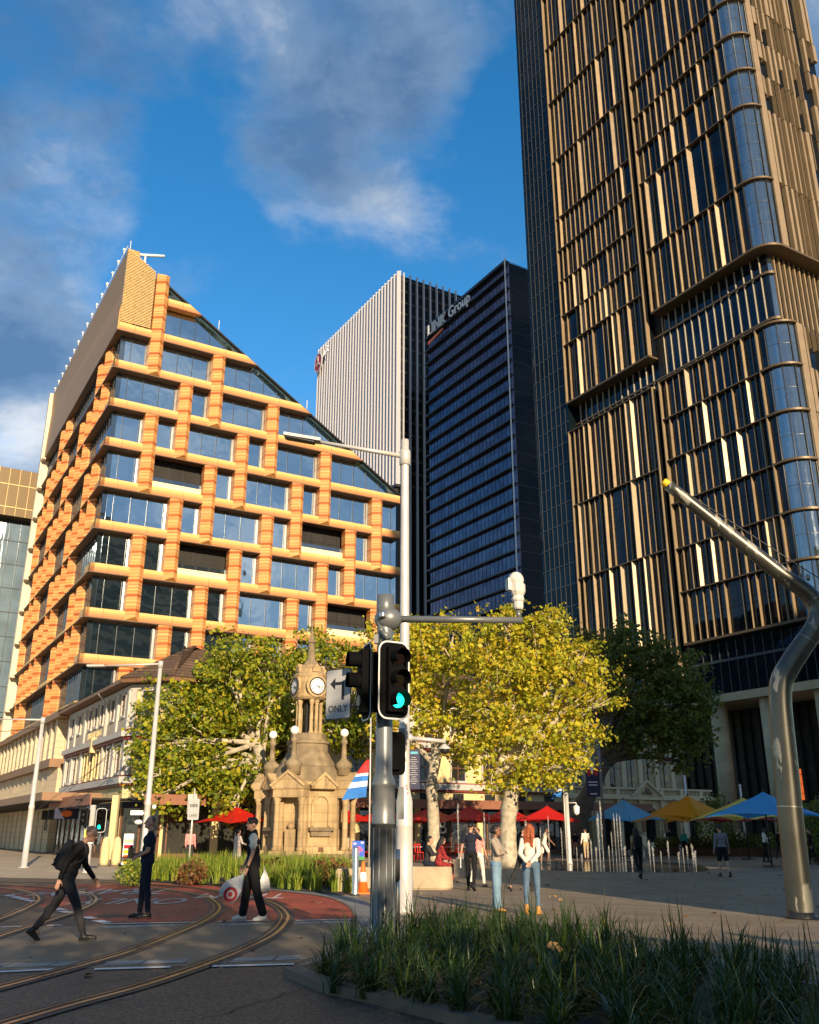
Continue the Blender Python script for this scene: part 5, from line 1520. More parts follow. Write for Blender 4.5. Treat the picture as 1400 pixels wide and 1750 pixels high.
behind('low_block', 'low brown building standing behind the camera, left of the tall block', Fr((23.3, -20, 0), (1, 0, 0), (0, 1, 0)), 0.0, 16.3, 6, 20.0, M['behind_wall'])
# ------------------------------------------------------------------ foliage
def leafmat(name, cols, trans=0.45, rough=0.5):
    m, nt, b = _nt(name)
    N, L = nt.nodes, nt.links
    g = N.new('ShaderNodeNewGeometry')
    r = N.new('ShaderNodeValToRGB'); e = r.color_ramp.elements
    e[0].position = 0.0; e[0].color = tuple(cols[0]) + (1,)
    e[1].position = 1.0; e[1].color = tuple(cols[-1]) + (1,)
    for i, c in enumerate(cols[1:-1]):
        q = e.new((i + 1) / (len(cols) - 1)); q.color = tuple(c) + (1,)
    L.new(g.outputs['Random Per Island'], r.inputs[0])
    L.new(r.outputs[0], b.inputs['Base Color']); b.inputs['Roughness'].default_value = rough; b.inputs['Specular IOR Level'].default_value = 0.35
    t = N.new('ShaderNodeBsdfTranslucent'); L.new(r.outputs[0], t.inputs['Color'])
    mx = N.new('ShaderNodeMixShader'); mx.inputs[0].default_value = trans
    out = [x for x in N if x.type == 'OUTPUT_MATERIAL'][0]
    L.new(b.outputs[0], mx.inputs[1]); L.new(t.outputs[0], mx.inputs[2]); L.new(mx.outputs[0], out.inputs[0])
    return m
M['leaf_yellow'] = leafmat('autumn_yellow_leaves', [(0.22, 0.26, 0.02), (0.40, 0.42, 0.03), (0.56, 0.52, 0.035), (0.66, 0.54, 0.04), (0.56, 0.37, 0.03)])
M['leaf_green'] = leafmat('turning_green_leaves', [(0.08, 0.13, 0.014), (0.17, 0.23, 0.02), (0.28, 0.33, 0.024), (0.43, 0.43, 0.03), (0.55, 0.42, 0.03)])
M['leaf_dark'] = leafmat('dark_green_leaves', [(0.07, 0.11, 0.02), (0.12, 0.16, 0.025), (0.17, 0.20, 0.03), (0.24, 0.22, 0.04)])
M['grass'] = leafmat('strappy_leaves', [(0.016, 0.042, 0.008), (0.03, 0.066, 0.012), (0.045, 0.085, 0.016), (0.085, 0.115, 0.028)], 0.3, 0.32)
M['aga'] = leafmat('bright_strap_leaves', [(0.09, 0.16, 0.018), (0.18, 0.26, 0.024), (0.28, 0.33, 0.035), (0.36, 0.36, 0.05)], 0.4)
M['nandina'] = leafmat('reddish_shrub_leaves', [(0.20, 0.05, 0.025), (0.28, 0.10, 0.04), (0.16, 0.13, 0.03), (0.3, 0.16, 0.07)], 0.4)

def leaves_mesh(name, pts, nrm, size, mat, rng, aspect=0.85, fold=True):
    """two-triangle folded leaves: pts (n,3), nrm (n,3), size (n,)"""
    n = len(pts)
    r = rng.normal(size=(n, 3)); u = np.cross(nrm, r); u /= np.linalg.norm(u, axis=1)[:, None] + 1e-9
    v = np.cross(nrm, u)
    s = size[:, None]
    droop = nrm * s * 0.18
    P = np.empty((n, 4, 3))
    P[:, 0] = pts - u * s * 0.5
    P[:, 1] = pts - v * s * 0.5 * aspect + u * s * 0.05 - droop
    P[:, 2] = pts + u * s * 0.55 - droop * 0.5
    P[:, 3] = pts + v * s * 0.5 * aspect + u * s * 0.05 - droop
    me = bpy.data.meshes.new(name)
    me.vertices.add(n * 4); me.vertices.foreach_set('co', P.reshape(-1))
    me.loops.add(n * 4); me.polygons.add(n)
    me.loops.foreach_set('vertex_index', np.arange(n * 4, dtype=np.int32))
    me.polygons.foreach_set('loop_start', np.arange(0, n * 4, 4, dtype=np.int32))
    me.polygons.foreach_set('loop_total', np.full(n, 4, dtype=np.int32))
    me.materials.append(mat)
    me.update(calc_edges=True)
    return me
def crown(rng, lobes, per, size, clump=0.34, dens=1.0):
    """lobes: (center, radius) -> leaf points in small clumps spread through each lobe, thinner inside"""
    PT, NR, SZ = [], [], []
    for c, rad in lobes:
        c = np.array(c)
        ncl = max(6, int(13 * dens * rad ** 2 * 1.35))
        d = rng.normal(size=(ncl, 3)); d /= np.linalg.norm(d, axis=1)[:, None]
        rr = rad * (0.42 + 0.62 * rng.random(ncl) ** 0.6) * (1 + 0.16 * rng.normal(size=ncl))
        cc = c + d * rr[:, None] * np.array([1.0, 1.0, 0.92])
        for k in range(ncl):
            m = int(per * (0.5 + rng.random()))
            g = rng.normal(size=(m, 3)) * clump * (0.7 + 0.6 * rng.random()) * np.array([1.15, 1.15, 0.75])
            p = cc[k] + g
            nn = rng.normal(size=(m, 3)) * 0.8 + d[k] * 0.45 + np.array([0, 0, 0.45])
            nn /= np.linalg.norm(nn, axis=1)[:, None]
            PT.append(p); NR.append(nn); SZ.append(size * (0.42 + 0.95 * rng.random(m) ** 1.3) * (0.8 + 0.4 * rng.random()))
    return np.concatenate(PT), np.concatenate(NR), np.concatenate(SZ)
def lobe_px(L, Y):
    out = []
    for t in L:
        u, v, r = t[:3]; dy = t[3] if len(t) > 3 else 0.0
        p = AY(u, v, Y + dy)
        ax = p.y * math.cos(PITCH) + (p.z - CH) * math.sin(PITCH)
        out.append((p, r * ax / FPX))
    return out
def tree(name, label, base, trunk, lobes, mat, bark, per=26, size=0.24, seed=1, group=None, limb=0.10, dens=1.0, clump=0.27):
    rng = np.random.default_rng(seed); rnd = random.Random(seed)
    root = thing(name, label, 'tree', base, group)
    mb = MB()
    path = smooth_path([p for p, r in trunk], 4)
    rad = []
    for i in range(len(path)):
        t = i / (len(path) - 1) * (len(trunk) - 1); k = min(int(t), len(trunk) - 2); f = t - k
        rad.append((trunk[k][1] * (1 - f) + trunk[k + 1][1] * f) * (1 + 0.10 * math.sin(i * 2.1 + seed)))
    rad[0] *= 1.25
    mb.tube(path, rad, 12)
    part('trunk', mb, bark, root, fix=False)
    top = Vector(trunk[-1][0])
    mb = MB()
    for c, r in lobes:
        c = Vector(c)
        st = Vector(trunk[-1][0]) if rnd.random() < .6 else path[int(len(path) * .78)]
        mid = st.lerp(c, 0.5) + Vector((rnd.uniform(-.3, .3), rnd.uniform(-.3, .3), rnd.uniform(0.1, .6)))
        P = smooth_path([st, mid, c + Vector((0, 0, r * .2))], 5)
        r0 = max(0.05, trunk[-1][1] * 0.55); n = len(P)
        mb.tube(P, [r0 * (1 - .8 * i / (n - 1)) + .015 for i in range(n)], 7)
        for _ in range(5):
            d = Vector((rnd.gauss(0, 1), rnd.gauss(0, 1), rnd.gauss(.3, .8))).normalized()
            s0 = P[rnd.randint(n // 2, n - 1)]; e = c + d * r * .8
            Q = smooth_path([s0, s0.lerp(e, .5) + Vector((rnd.gauss(0, .15), rnd.gauss(0, .15), .1)), e], 3)
            mb.tube(Q, [.05 * (1 - .75 * i / (len(Q) - 1)) + .006 for i in range(len(Q))], 5, cap=False)
    part('branches', mb, bark, root, fix=False)
    p, n, s = crown(rng, lobes, per, size, clump, dens)
    p = p - np.array(base)
    me = leaves_mesh('crown', p, n, s, mat, rng)
    o = new_obj('crown', me, root); BASE[o.name] = Vector(base)
    return root

Yt = 56.5
tree('plane_tree', 'green plane tree turning yellow behind the stone clock, left of the other trees', AY(462, 1462, Yt) * 1 - Vector((0, 0, AY(462, 1462, Yt).z)),
     [(Vector((AY(462, 1440, Yt).x, Yt, 0)), .5), (AY(460, 1400, Yt), .40), (AY(455, 1340, Yt), .36), (AY(440, 1270, Yt), .30)],
     lobe_px([(285, 1215, 52), (335, 1265, 72), (255, 1285, 38, -1), (395, 1185, 76), (395, 1118, 40), (455, 1225, 62, 1), (385, 1335, 50, -1), (305, 1335, 50, -1), (258, 1335, 30, -2), (440, 1330, 40), (350, 1200, 50, 2), (455, 1130, 40, 1), (262, 1375, 16, -2), (400, 1385, 22, -2)], Yt), M['leaf_green'], M['bark'], 26, 0.27, 3)
tree('plane_tree', 'yellow green plane tree rising between the clock spire and the traffic signal', Vector((AY(590, 1440, 60).x, 60, 0)),
     [(Vector((AY(590, 1440, 60).x, 60, 0)), .32), (AY(590, 1340, 60), .25), (AY(585, 1250, 60), .2)],
     lobe_px([(520, 1115, 42), (560, 1110, 34), (560, 1160, 46), (605, 1205, 48), (580, 1250, 44), (620, 1270, 32), (500, 1165, 38), (625, 1130, 30), (640, 1085, 22), (520, 1250, 42)], 60), M['leaf_green'], M['bark'], 24, 0.27, 4, dens=.9)
tree('plane_tree', 'yellow plane tree with a slim pale trunk left of the fountain', Vector((AY(740, 1440, 52).x, 52, 0)),
     [(Vector((AY(741, 1440, 52).x, 52, 0)), .42), (AY(741, 1400, 52), .31), (AY(738, 1340, 52), .30), (AY(748, 1285, 52), .26)],
     lobe_px([(720, 1105, 56), (775, 1090, 46), (690, 1185, 50), (765, 1175, 62), (735, 1240, 34), (655, 1115, 34), (655, 1215, 34), (705, 1080, 30), (800, 1235, 36), (700, 1140, 46, 2), (690, 1270, 28), (785, 1285, 26)], 52), M['leaf_yellow'], M['bark'], 25, 0.25, 5, dens=1.0)
tree('plane_tree', 'broad golden yellow plane tree with a thick mottled trunk in the fountain', Vector((AY(868, 1440, 48).x, 48, 0)),
     [(Vector((AY(870, 1440, 48).x, 48, 0)), .50), (AY(868, 1420, 48), .40), (AY(872, 1370, 48), .42), (AY(880, 1325, 48), .40)],
     lobe_px([(862, 1078, 42), (925, 1098, 50), (868, 1150, 66), (945, 1170, 66), (1003, 1172, 44), (992, 1120, 34), (895, 1245, 66), (965, 1262, 50), (835, 1225, 54), (885, 1325, 30), (955, 1318, 40, -1), (1035, 1192, 22), (815, 1125, 44), (1000, 1245, 34), (940, 1062, 26), (870, 1045, 16), (905, 1320, 30, -1), (995, 1300, 26), (828, 1292, 36), (845, 1335, 22)], 48), M['leaf_yellow'], M['bark'], 26, 0.235, 6, dens=1.05)
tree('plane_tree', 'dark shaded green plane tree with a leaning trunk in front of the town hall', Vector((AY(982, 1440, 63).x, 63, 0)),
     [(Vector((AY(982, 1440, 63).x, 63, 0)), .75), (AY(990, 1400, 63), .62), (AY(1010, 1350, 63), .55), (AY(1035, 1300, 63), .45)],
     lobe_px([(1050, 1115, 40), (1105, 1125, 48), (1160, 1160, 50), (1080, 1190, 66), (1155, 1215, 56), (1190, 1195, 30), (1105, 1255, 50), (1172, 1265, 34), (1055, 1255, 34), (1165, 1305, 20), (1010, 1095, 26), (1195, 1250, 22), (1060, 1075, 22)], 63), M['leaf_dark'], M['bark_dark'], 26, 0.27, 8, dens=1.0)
# unseen trees added behind the camera to dapple the road and the planting bed
BEH = ((6.0, -9.5, 10.2, 3.0, 21, 'green tree added behind the camera for shade, third from the left'), (0.2, -9.0, 10.0, 2.9, 22, 'green tree added behind the camera for shade, second from the left'), (7.2, -6.5, 4.0, 2.7, 23, 'low green tree added behind the camera for shade, left of two similar low trees'), (11.6, -6.0, 4.2, 2.7, 25, 'low green tree added behind the camera for shade, nearest the low brown building'), (2.6, -6.0, 4.2, 2.4, 26, 'low green tree added behind the camera for shade, third from the low brown building'), (-2.2, -6.2, 4.1, 2.4, 27, 'low green tree added behind the camera for shade, farthest from the low brown building'), (-7.0, -8.0, 9.6, 3.2, 24, 'green tree added behind the camera for shade, leftmost of the row'))
for x, y, zc, rr, sd, lab in BEH:
    rnd = random.Random(sd)
    lob = [((x + rnd.uniform(-.7, .7) * rr, y + rnd.uniform(-.7, .7) * rr, zc + rnd.uniform(-.6, .6) * rr), rr * rnd.uniform(.4, .62)) for _ in range(9)]
    tree('shade_tree', lab, Vector((x, y, 0)),
         [(Vector((x, y, 0)), .3), (Vector((x + .1, y, zc * .4)), .24), (Vector((x, y + .1, zc - rr * .6)), .2)], lob, M['leaf_green'], M['bark'], 15, 0.42, sd, dens=(.30 if x > -5 else .7) if zc > 5 else .95, clump=.45)

# ------------------------------------------------------------------ strappy planting
def inside(poly, x, y):
    c = False; n = len(poly); j = n - 1
    for i in range(n):
        xi, yi = poly[i][0], poly[i][1]; xj, yj = poly[j][0], poly[j][1]
        if ((yi > y) != (yj > y)) and (x < (xj - xi) * (y - yi) / (yj - yi) + xi): c = not c
        j = i
    return c
def tufts_mesh(name, spots, mat, rng, z0=0.02):
    """spots: (x, y, blades, length, spread, width)"""
    V, F = [], []
    S = 5
    for x, y, nb, ln, spr, wd in spots:
        for _ in range(nb):
            a = rng.random() * 2 * math.pi
            l = ln * (0.55 + 0.55 * rng.random()); out = spr * (0.25 + 0.9 * rng.random()); w = wd * (0.7 + .6 * rng.random())
            d = np.array([math.cos(a), math.sin(a), 0]); sd = np.array([-math.sin(a), math.cos(a), 0])
            bx, by = x + rng.normal() * .05, y + rng.normal() * .05
            tw = rng.normal() * .5
            sd2 = sd * math.cos(tw) + d * math.sin(tw) * .6
            i0 = len(V)
            for k in range(S):
                t = k / (S - 1)
                hz = l * (t * (1.25 - out * .35) - out * 0.75 * t * t * t)
                hr = l * out * (t ** 1.7)
                p = np.array([bx, by, z0]) + d * hr + np.array([0, 0, max(hz, 0.01 + .02 * t)])
                ww = w * (1 - t ** 2.2 * .96)
                V.append(p - sd2 * ww / 2); V.append(p + sd2 * ww / 2)
            for k in range(S - 1):
                a_ = i0 + 2 * k; F.append((a_, a_ + 1, a_ + 3, a_ + 2))
    V = np.array(V); F = np.array(F, dtype=np.int32)
    me = bpy.data.meshes.new(name)
    me.vertices.add(len(V)); me.vertices.foreach_set('co', V.reshape(-1))
    me.loops.add(len(F) * 4); me.polygons.add(len(F))
    me.loops.foreach_set('vertex_index', F.reshape(-1))
    me.polygons.foreach_set('loop_start', np.arange(0, len(F) * 4, 4, dtype=np.int32)); me.polygons.foreach_set('loop_total', np.full(len(F), 4, dtype=np.int32))
    me.polygons.foreach_set('use_smooth', np.ones(len(F), dtype=bool))
    me.materials.append(mat); me.update(calc_edges=True)
    return me
rng = np.random.default_rng(77)
BP = [(p.x, p.y) for p in BED]
xs = [p[0] for p in BP]; ys = [p[1] for p in BP]
sp = []
tries = 0
while len(sp) < 430 and tries < 20000:
    tries += 1
    x = rng.uniform(min(xs), min(max(xs), 7.5)); y = rng.uniform(max(3.4, min(ys)), max(ys))
    if not inside(BP, x, y): continue
    if any((x - q[0]) ** 2 + (y - q[1]) ** 2 < .16 for q in sp) or x < -.95 - .02 * (y - 12): continue
    big = rng.random() < .14
    sp.append((x, y, 54 if not big else 24, 0.56 + .16 * rng.random() if not big else 0.74, 1.0 if not big else .55, 0.019 if not big else .024))
for u, v in ((700, 1622), (742, 1612), (800, 1615), (860, 1625), (905, 1627), (968, 1640), (1000, 1645), (1040, 1650), (1150, 1672), (1180, 1678), (1240, 1690), (1285, 1697), (1330, 1705), (1390, 1715), (690, 1640), (660, 1640)):
    p = G(u, v); sp.append((p.x, p.y, 9, 0.62 + .32 * rng.random(), .24, .019))
o = new_obj('strappy_grass', tufts_mesh('strappy_grass', sp, M['grass'], rng))
tag(o, 'dark green strappy grass filling the planting bed in the foreground', 'grass', kind='stuff')
AP = [(p.x, p.y) for p in AGA]
xs = [p[0] for p in AP]; ys = [p[1] for p in AP]
sp = []; tries = 0
while len(sp) < 330 and tries < 20000:
    tries += 1
    x = rng.uniform(min(xs), max(xs)); y = rng.uniform(min(ys), max(ys))
    if not inside(AP, x, y) or any((x - q[0]) ** 2 + (y - q[1]) ** 2 < .10 for q in sp): continue
    sp.append((x, y, 26, 0.66 + .2 * rng.random(), .55, .036))
o = new_obj('strap_leaf_plants', tufts_mesh('strap_leaf_plants', sp, M['aga'], rng, .03))
tag(o, 'bright green strap leaved plants in the sunlit bed below the clock', 'plants', kind='stuff')
def shrub(name, label, c, r, mat, n, size, seed, cat='shrub', group=None, flat=.75):
    rg = np.random.default_rng(seed)
    root = thing(name, label, cat, c, group)
    d = rg.normal(size=(n, 3)); d /= np.linalg.norm(d, axis=1)[:, None]
    rad = r * (0.45 + .6 * rg.random(n) ** .6)
    lump = 1 + .25 * np.sin(d[:, 0] * 5 + seed) * np.cos(d[:, 1] * 4 + seed)
    p = d * (rad * lump)[:, None] * np.array([1, 1, flat]); p[:, 2] += r * flat * .9
    p = p[p[:, 2] > .03]; d = d[:len(p)]
    nn = rg.normal(size=p.shape) * .7 + np.array([0, 0, .5]); nn /= np.linalg.norm(nn, axis=1)[:, None]
    me = leaves_mesh('foliage', p, nn, size * (.6 + .7 * rg.random(len(p))), mat, rg)
    o = new_obj('foliage', me, root)
    mb = MB()
    for q in range(5):
        a = q * 1.3; mb.tube([(0, 0, 0), (math.cos(a) * r * .4, math.sin(a) * r * .4, r * flat)], [.03, .01], 5)
    part('stem', mb, M['bark_dark'], root, fix=False, local=True)
    return root
for i, (u, v, Y, r, lab) in enumerate(((555, 1500, 31, .55, 'reddish low shrub in the bed right of the strap leaved plants'), (580, 1505, 29.5, .5, 'reddish low shrub beside the pale stone at the right end of the flower bed'), (460, 1490, 33, .5, 'reddish low shrub in front of the clock plinth'), (330, 1498, 31, .5, 'reddish low shrub at the left part of the flower bed'), (228, 1500, 30, .55, 'yellow green shrub at the left end of the flower bed'))):
    p = AY(u, v, Y); shrub('shrub', lab, Vector((p.x, Y, .02)), r, M['nandina'] if i < 4 else M['aga'], 700, .09, 60 + i)

# ------------------------------------------------------------------ traffic signal on the grey pole in the foreground
def rounded_rect(w, h, r, K=5):
    out = []
    for cx, cz, a in ((w / 2 - r, h / 2 - r, 0), (-w / 2 + r, h / 2 - r, 90), (-w / 2 + r, -h / 2 + r, 180), (w / 2 - r, -h / 2 + r, 270)):
        for q in range(K + 1):
            t = R(a + 90 * q / K); out.append((cx + r * math.cos(t), cz + r * math.sin(t)))
    return out
M['board'] = pm('black_signal_board', (0.0035, 0.0035, 0.004), 0.8, var=0.2, spec=.08)
M['board_edge'] = pm('white_signal_edge', (0.62, 0.63, 0.62), 0.5, var=0.06)
M['lens_red'] = pm('dark_red_lens', (0.005, 0.0006, 0.0006), 0.6, spec=.08)
M['lens_amber'] = pm('dark_amber_lens', (0.0045, 0.0025, 0.0006), 0.6, spec=.08)
M['green_lit'] = emit('lit_green_lens', (0.0, 0.80, 0.52), 1.1)
M['green_off'] = pm('dark_green_lens', (0.002, 0.02, 0.014), 0.2)
def signal_head(root, fr, s, z, k=1.0, lit=True, hoods=3, name='signal_head'):
    """fr.n is the way the signal faces; s,z the centre"""
    w, h = .56 * k, 1.22 * k
    mb = MB()
    pts = rounded_rect(w, h, .16 * k); pin = rounded_rect(w - .05 * k, h - .05 * k, .14 * k)
    mb.extr([fr.P(s + x, 0.0, z + y) for x, y in pts], fr.n * (.02 * k), 0, 0)
    n = len(pts)
    for q in range(n):      # white rim
        q2 = (q + 1) % n
        mb.poly([fr.P(s + pts[q][0], .021 * k, z + pts[q][1]), fr.P(s + pts[q2][0], .021 * k, z + pts[q2][1]), fr.P(s + pin[q2][0], .0215 * k, z + pin[q2][1]), fr.P(s + pin[q][0], .0215 * k, z + pin[q][1])], 1)
    mb.fbox(fr, s - .15 * k, s + .15 * k, .0205 * k, .13 * k, z - .5 * k, z + .5 * k, 0)
    mb.fbox(fr, s - .13 * k, s + .13 * k, -.14 * k, -.003, z - .46 * k, z + .46 * k, 0)
    hd = part(name, mb, [M['board'], M['board_edge']], root)
    for i, dz in enumerate((.33, 0.0, -.33)):
        mb = MB()
        c = fr.P(s, .131 * k, z + dz * k)
        K = 18
        pts = [c + fr.a * (.115 * k * math.cos(2 * math.pi * q / K)) + UP * (.115 * k * math.sin(2 * math.pi * q / K)) for q in range(K)]
        mb.extr(pts, fr.n * .012 * k, 0)
        part('lens', mb, [M['lens_red'], M['lens_amber'], M['green_lit'] if lit else M['green_off']][i], hd)
        if i >= hoods: continue
        mb = MB()      # visor: open-bottomed half tube
        a0, a1 = R(-40), R(220)
        K = 14
        for q in range(K):
            x, y = a0 + (a1 - a0) * q / K, a0 + (a1 - a0) * (q + 1) / K
            def pt(rr, t, nn): return fr.P(s + rr * k * math.cos(t), nn * k, z + dz * k + rr * k * math.sin(t))
            ln = .33
            mb.hexa([pt(.125, x, .132), pt(.135, x, .132), pt(.135, y, .132), pt(.125, y, .132), pt(.125, x, ln), pt(.135, x, ln), pt(.135, y, ln), pt(.125, y, ln)], 0)
        part('visor', mb, M['board'], hd, fix=False)
    return hd
def traffic_light():
    b = Vector((-.40, 14.74, 0)); Y = b.y
    root = thing('traffic_light', 'grey traffic signal pole with a lit green light and an outreach arm', 'traffic light', b)
    zj = AY(650, 1345, Y).z; zt = AY(655, 1018, Y).z; za = AY(660, 1058, Y).z
    mb = MB()
    mb.lathe([(.2, 0), (.2, .03), (.178, .04), (.178, zj - .55), (.182, zj - .55), (.182, zj - .53), (.178, zj - .52), (.178, zj), (.185, zj + .01), (.185, zj + .06), (.15, zj + .16), (.132, zj + .2), (.128, za - .15), (.128, zt - .35)], b, 20)
    for a in range(10):
        t = a * math.pi / 5; mb.tube([b + Vector((math.cos(t) * .176, math.sin(t) * .176, .05)), b + Vector((math.cos(t) * .176, math.sin(t) * .176, zj - .6))], .012, 5)
    part('pole', mb, M['grey_pole'], root, fix=False)
    mb = MB(); mb.lathe([(.145, zt - .42), (.145, zt), (.13, zt + .005)], b, 18); mb.ball(b + Vector((.05, 0, za)), .21, 14, 10, sc=(1.1, 1, .95))
    part('collar', mb, M['grey_pole'], root)
    mb = MB(); e = AY(893, 1057, Y); mb.tube([b + Vector((.2, 0, za)), Vector((e.x, Y, za - .02))], [.058, .052], 12)
    mb.tube([Vector((e.x - .06, Y, za)), Vector((e.x - .06, Y, za + .16))], .04, 8)
    part('outreach_arm', mb, M['grey_pole'], root)
    mb = MB(); p = Vector((e.x - .06, Y, za + .16))
    mb.lathe([(.07, 0), (.085, .03), (.085, .13), (.1, .14), (.11, .17), (.09, .22), (.13, .3), (.13, .42), (.1, .44), (.06, .47)], p, 10, 0, False)
    mb.ball(p + Vector((-.02, 0, .5)), .14, 10, 8, sc=(.95, .9, 1.0))
    mb.box(p + Vector((-.13, -.02, .42)), (.1, .12, .2), .3)
    part('wrapped_sensor', mb, M['bagged'], root)
    # front head, turned a little to the left
    a = R(30)
    fr = Fr((b.x + .13, Y - .36, 0), (math.cos(a), math.sin(a), 0), (math.sin(a), -math.cos(a), 0))
    zc = AY(675, 1162, Y - .36).z
    signal_head(root, fr, 0.02, zc, 1.0)
    # side head seen from its edge, facing left down the cross street
    a2 = R(-72)
    fr2 = Fr((b.x - .27, Y - .15, 0), (math.cos(a2), math.sin(a2), 0), (math.sin(a2), -math.cos(a2), 0))
    z2 = AY(610, 1165, Y - .15).z
    signal_head(root, fr2, 0.0, z2, 1.0, False, 2, 'side_signal_head')
    # back head, facing away behind the pole
    fr3 = Fr((b.x + .18, Y + .3, 0), (-1, 0.1, 0), (0.1, 1, 0))
    signal_head(root, fr3, 0.0, AY(675, 1285, Y).z, .55, False, name='rear_signal_head')
    mb = MB()
    for z in (zc + .25, zc - .45): mb.tube([b + Vector((0, 0, z)), b + Vector((.1, -.3, z))], .03, 6)
    for z in (z2 + .3, z2 - .45): mb.tube([b + Vector((0, 0, z)), b + Vector((-.2, -.13, z))], .03, 6)
    part('bracket', mb, M['black_metal'], root)
    # white turn sign, behind the side head
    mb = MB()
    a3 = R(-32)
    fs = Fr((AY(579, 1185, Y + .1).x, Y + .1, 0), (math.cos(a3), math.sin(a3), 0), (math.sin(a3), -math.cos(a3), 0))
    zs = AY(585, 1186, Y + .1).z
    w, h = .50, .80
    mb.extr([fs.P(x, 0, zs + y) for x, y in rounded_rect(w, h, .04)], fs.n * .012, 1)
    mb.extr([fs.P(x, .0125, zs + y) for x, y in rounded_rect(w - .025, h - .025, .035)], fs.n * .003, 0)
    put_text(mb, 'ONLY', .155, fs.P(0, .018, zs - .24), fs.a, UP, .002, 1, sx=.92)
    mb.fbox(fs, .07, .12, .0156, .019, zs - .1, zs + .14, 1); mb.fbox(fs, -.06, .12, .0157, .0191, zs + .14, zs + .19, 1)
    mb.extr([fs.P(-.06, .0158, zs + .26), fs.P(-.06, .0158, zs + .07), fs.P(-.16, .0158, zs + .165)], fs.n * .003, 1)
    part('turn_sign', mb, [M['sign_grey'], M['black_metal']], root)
    mb = MB(); mb.tube([b + Vector((0, 0, zs + .2)), fs.P(0, -.01, zs + .2)], .02, 5); mb.tube([b + Vector((0, 0, zs - .2)), fs.P(0, -.01, zs - .2)], .02, 5); part('sign_bracket', mb, M['grey_pole'], root)
    # detector cameras at the collar and the boxes strapped to the pole
    mb = MB(); q = AY(655, 1062, Y - .2)
    mb.tube([q + Vector((-.02, 0, -.14)), q + Vector((.09, -.02, -.3))], .045, 8); mb.ball(q + Vector((-.03, 0, -.14)), .05, 8, 6)
    mb.tube([q + Vector((-.1, .1, .02)), q + Vector((-.03, .1, -.1)), q + Vector((-.05, .1, -.4))], .018, 6); mb.box(q + Vector((-.11, .05, -.28)), (.07, .08, .14))
    part('detector_camera', mb, M['grey_pole'], root)
    mb = MB(); mb.lathe([(.055, 0), (.06, .02), (.06, .07), (.05, .1)], AY(654, 1056, Y - .2), 10); part('sensor_cap', mb, M['steel'], root)
    mb = MB(); z0 = AY(690, 1400, Y).z; z1 = AY(690, 1345, Y).z; mb.box((b.x + .27, Y + .05, (z0 + z1) / 2), (.09, .2, z1 - z0)); part('terminal_box', mb, M['grey_pole'], root)
M['bagged'] = pm('pale_wrapped_plastic', (0.60, 0.57, 0.50), 0.55, var=0.15, scale=9, bump=0.5, bscale=14)
M['sign_grey'] = pm('shade_greyed_sign_face', (0.42, 0.41, 0.40), 0.45, var=0.04)  # white face with the turn sign's shade put into its grey base
traffic_light()
# pedestrian call button on its own thin post
root = thing('call_button_post', 'thin steel post with a black pedestrian call button box', 'button post', Vector((-.19, 15.1, 0)))
mb = MB(); mb.tube([(-.19, 15.1, 0), (-.19, 15.1, 1.35)], .045, 10); part('post', mb, M['steel'], root)
mb = MB(); zc = AY(679, 1487, 15.1).z; mb.extr([Vector((-.215 + x, 14.99, zc + y)) for x, y in rounded_rect(.14, .33, .05)], (0, .09, 0)); part('button_box', mb, M['black_metal'], root)

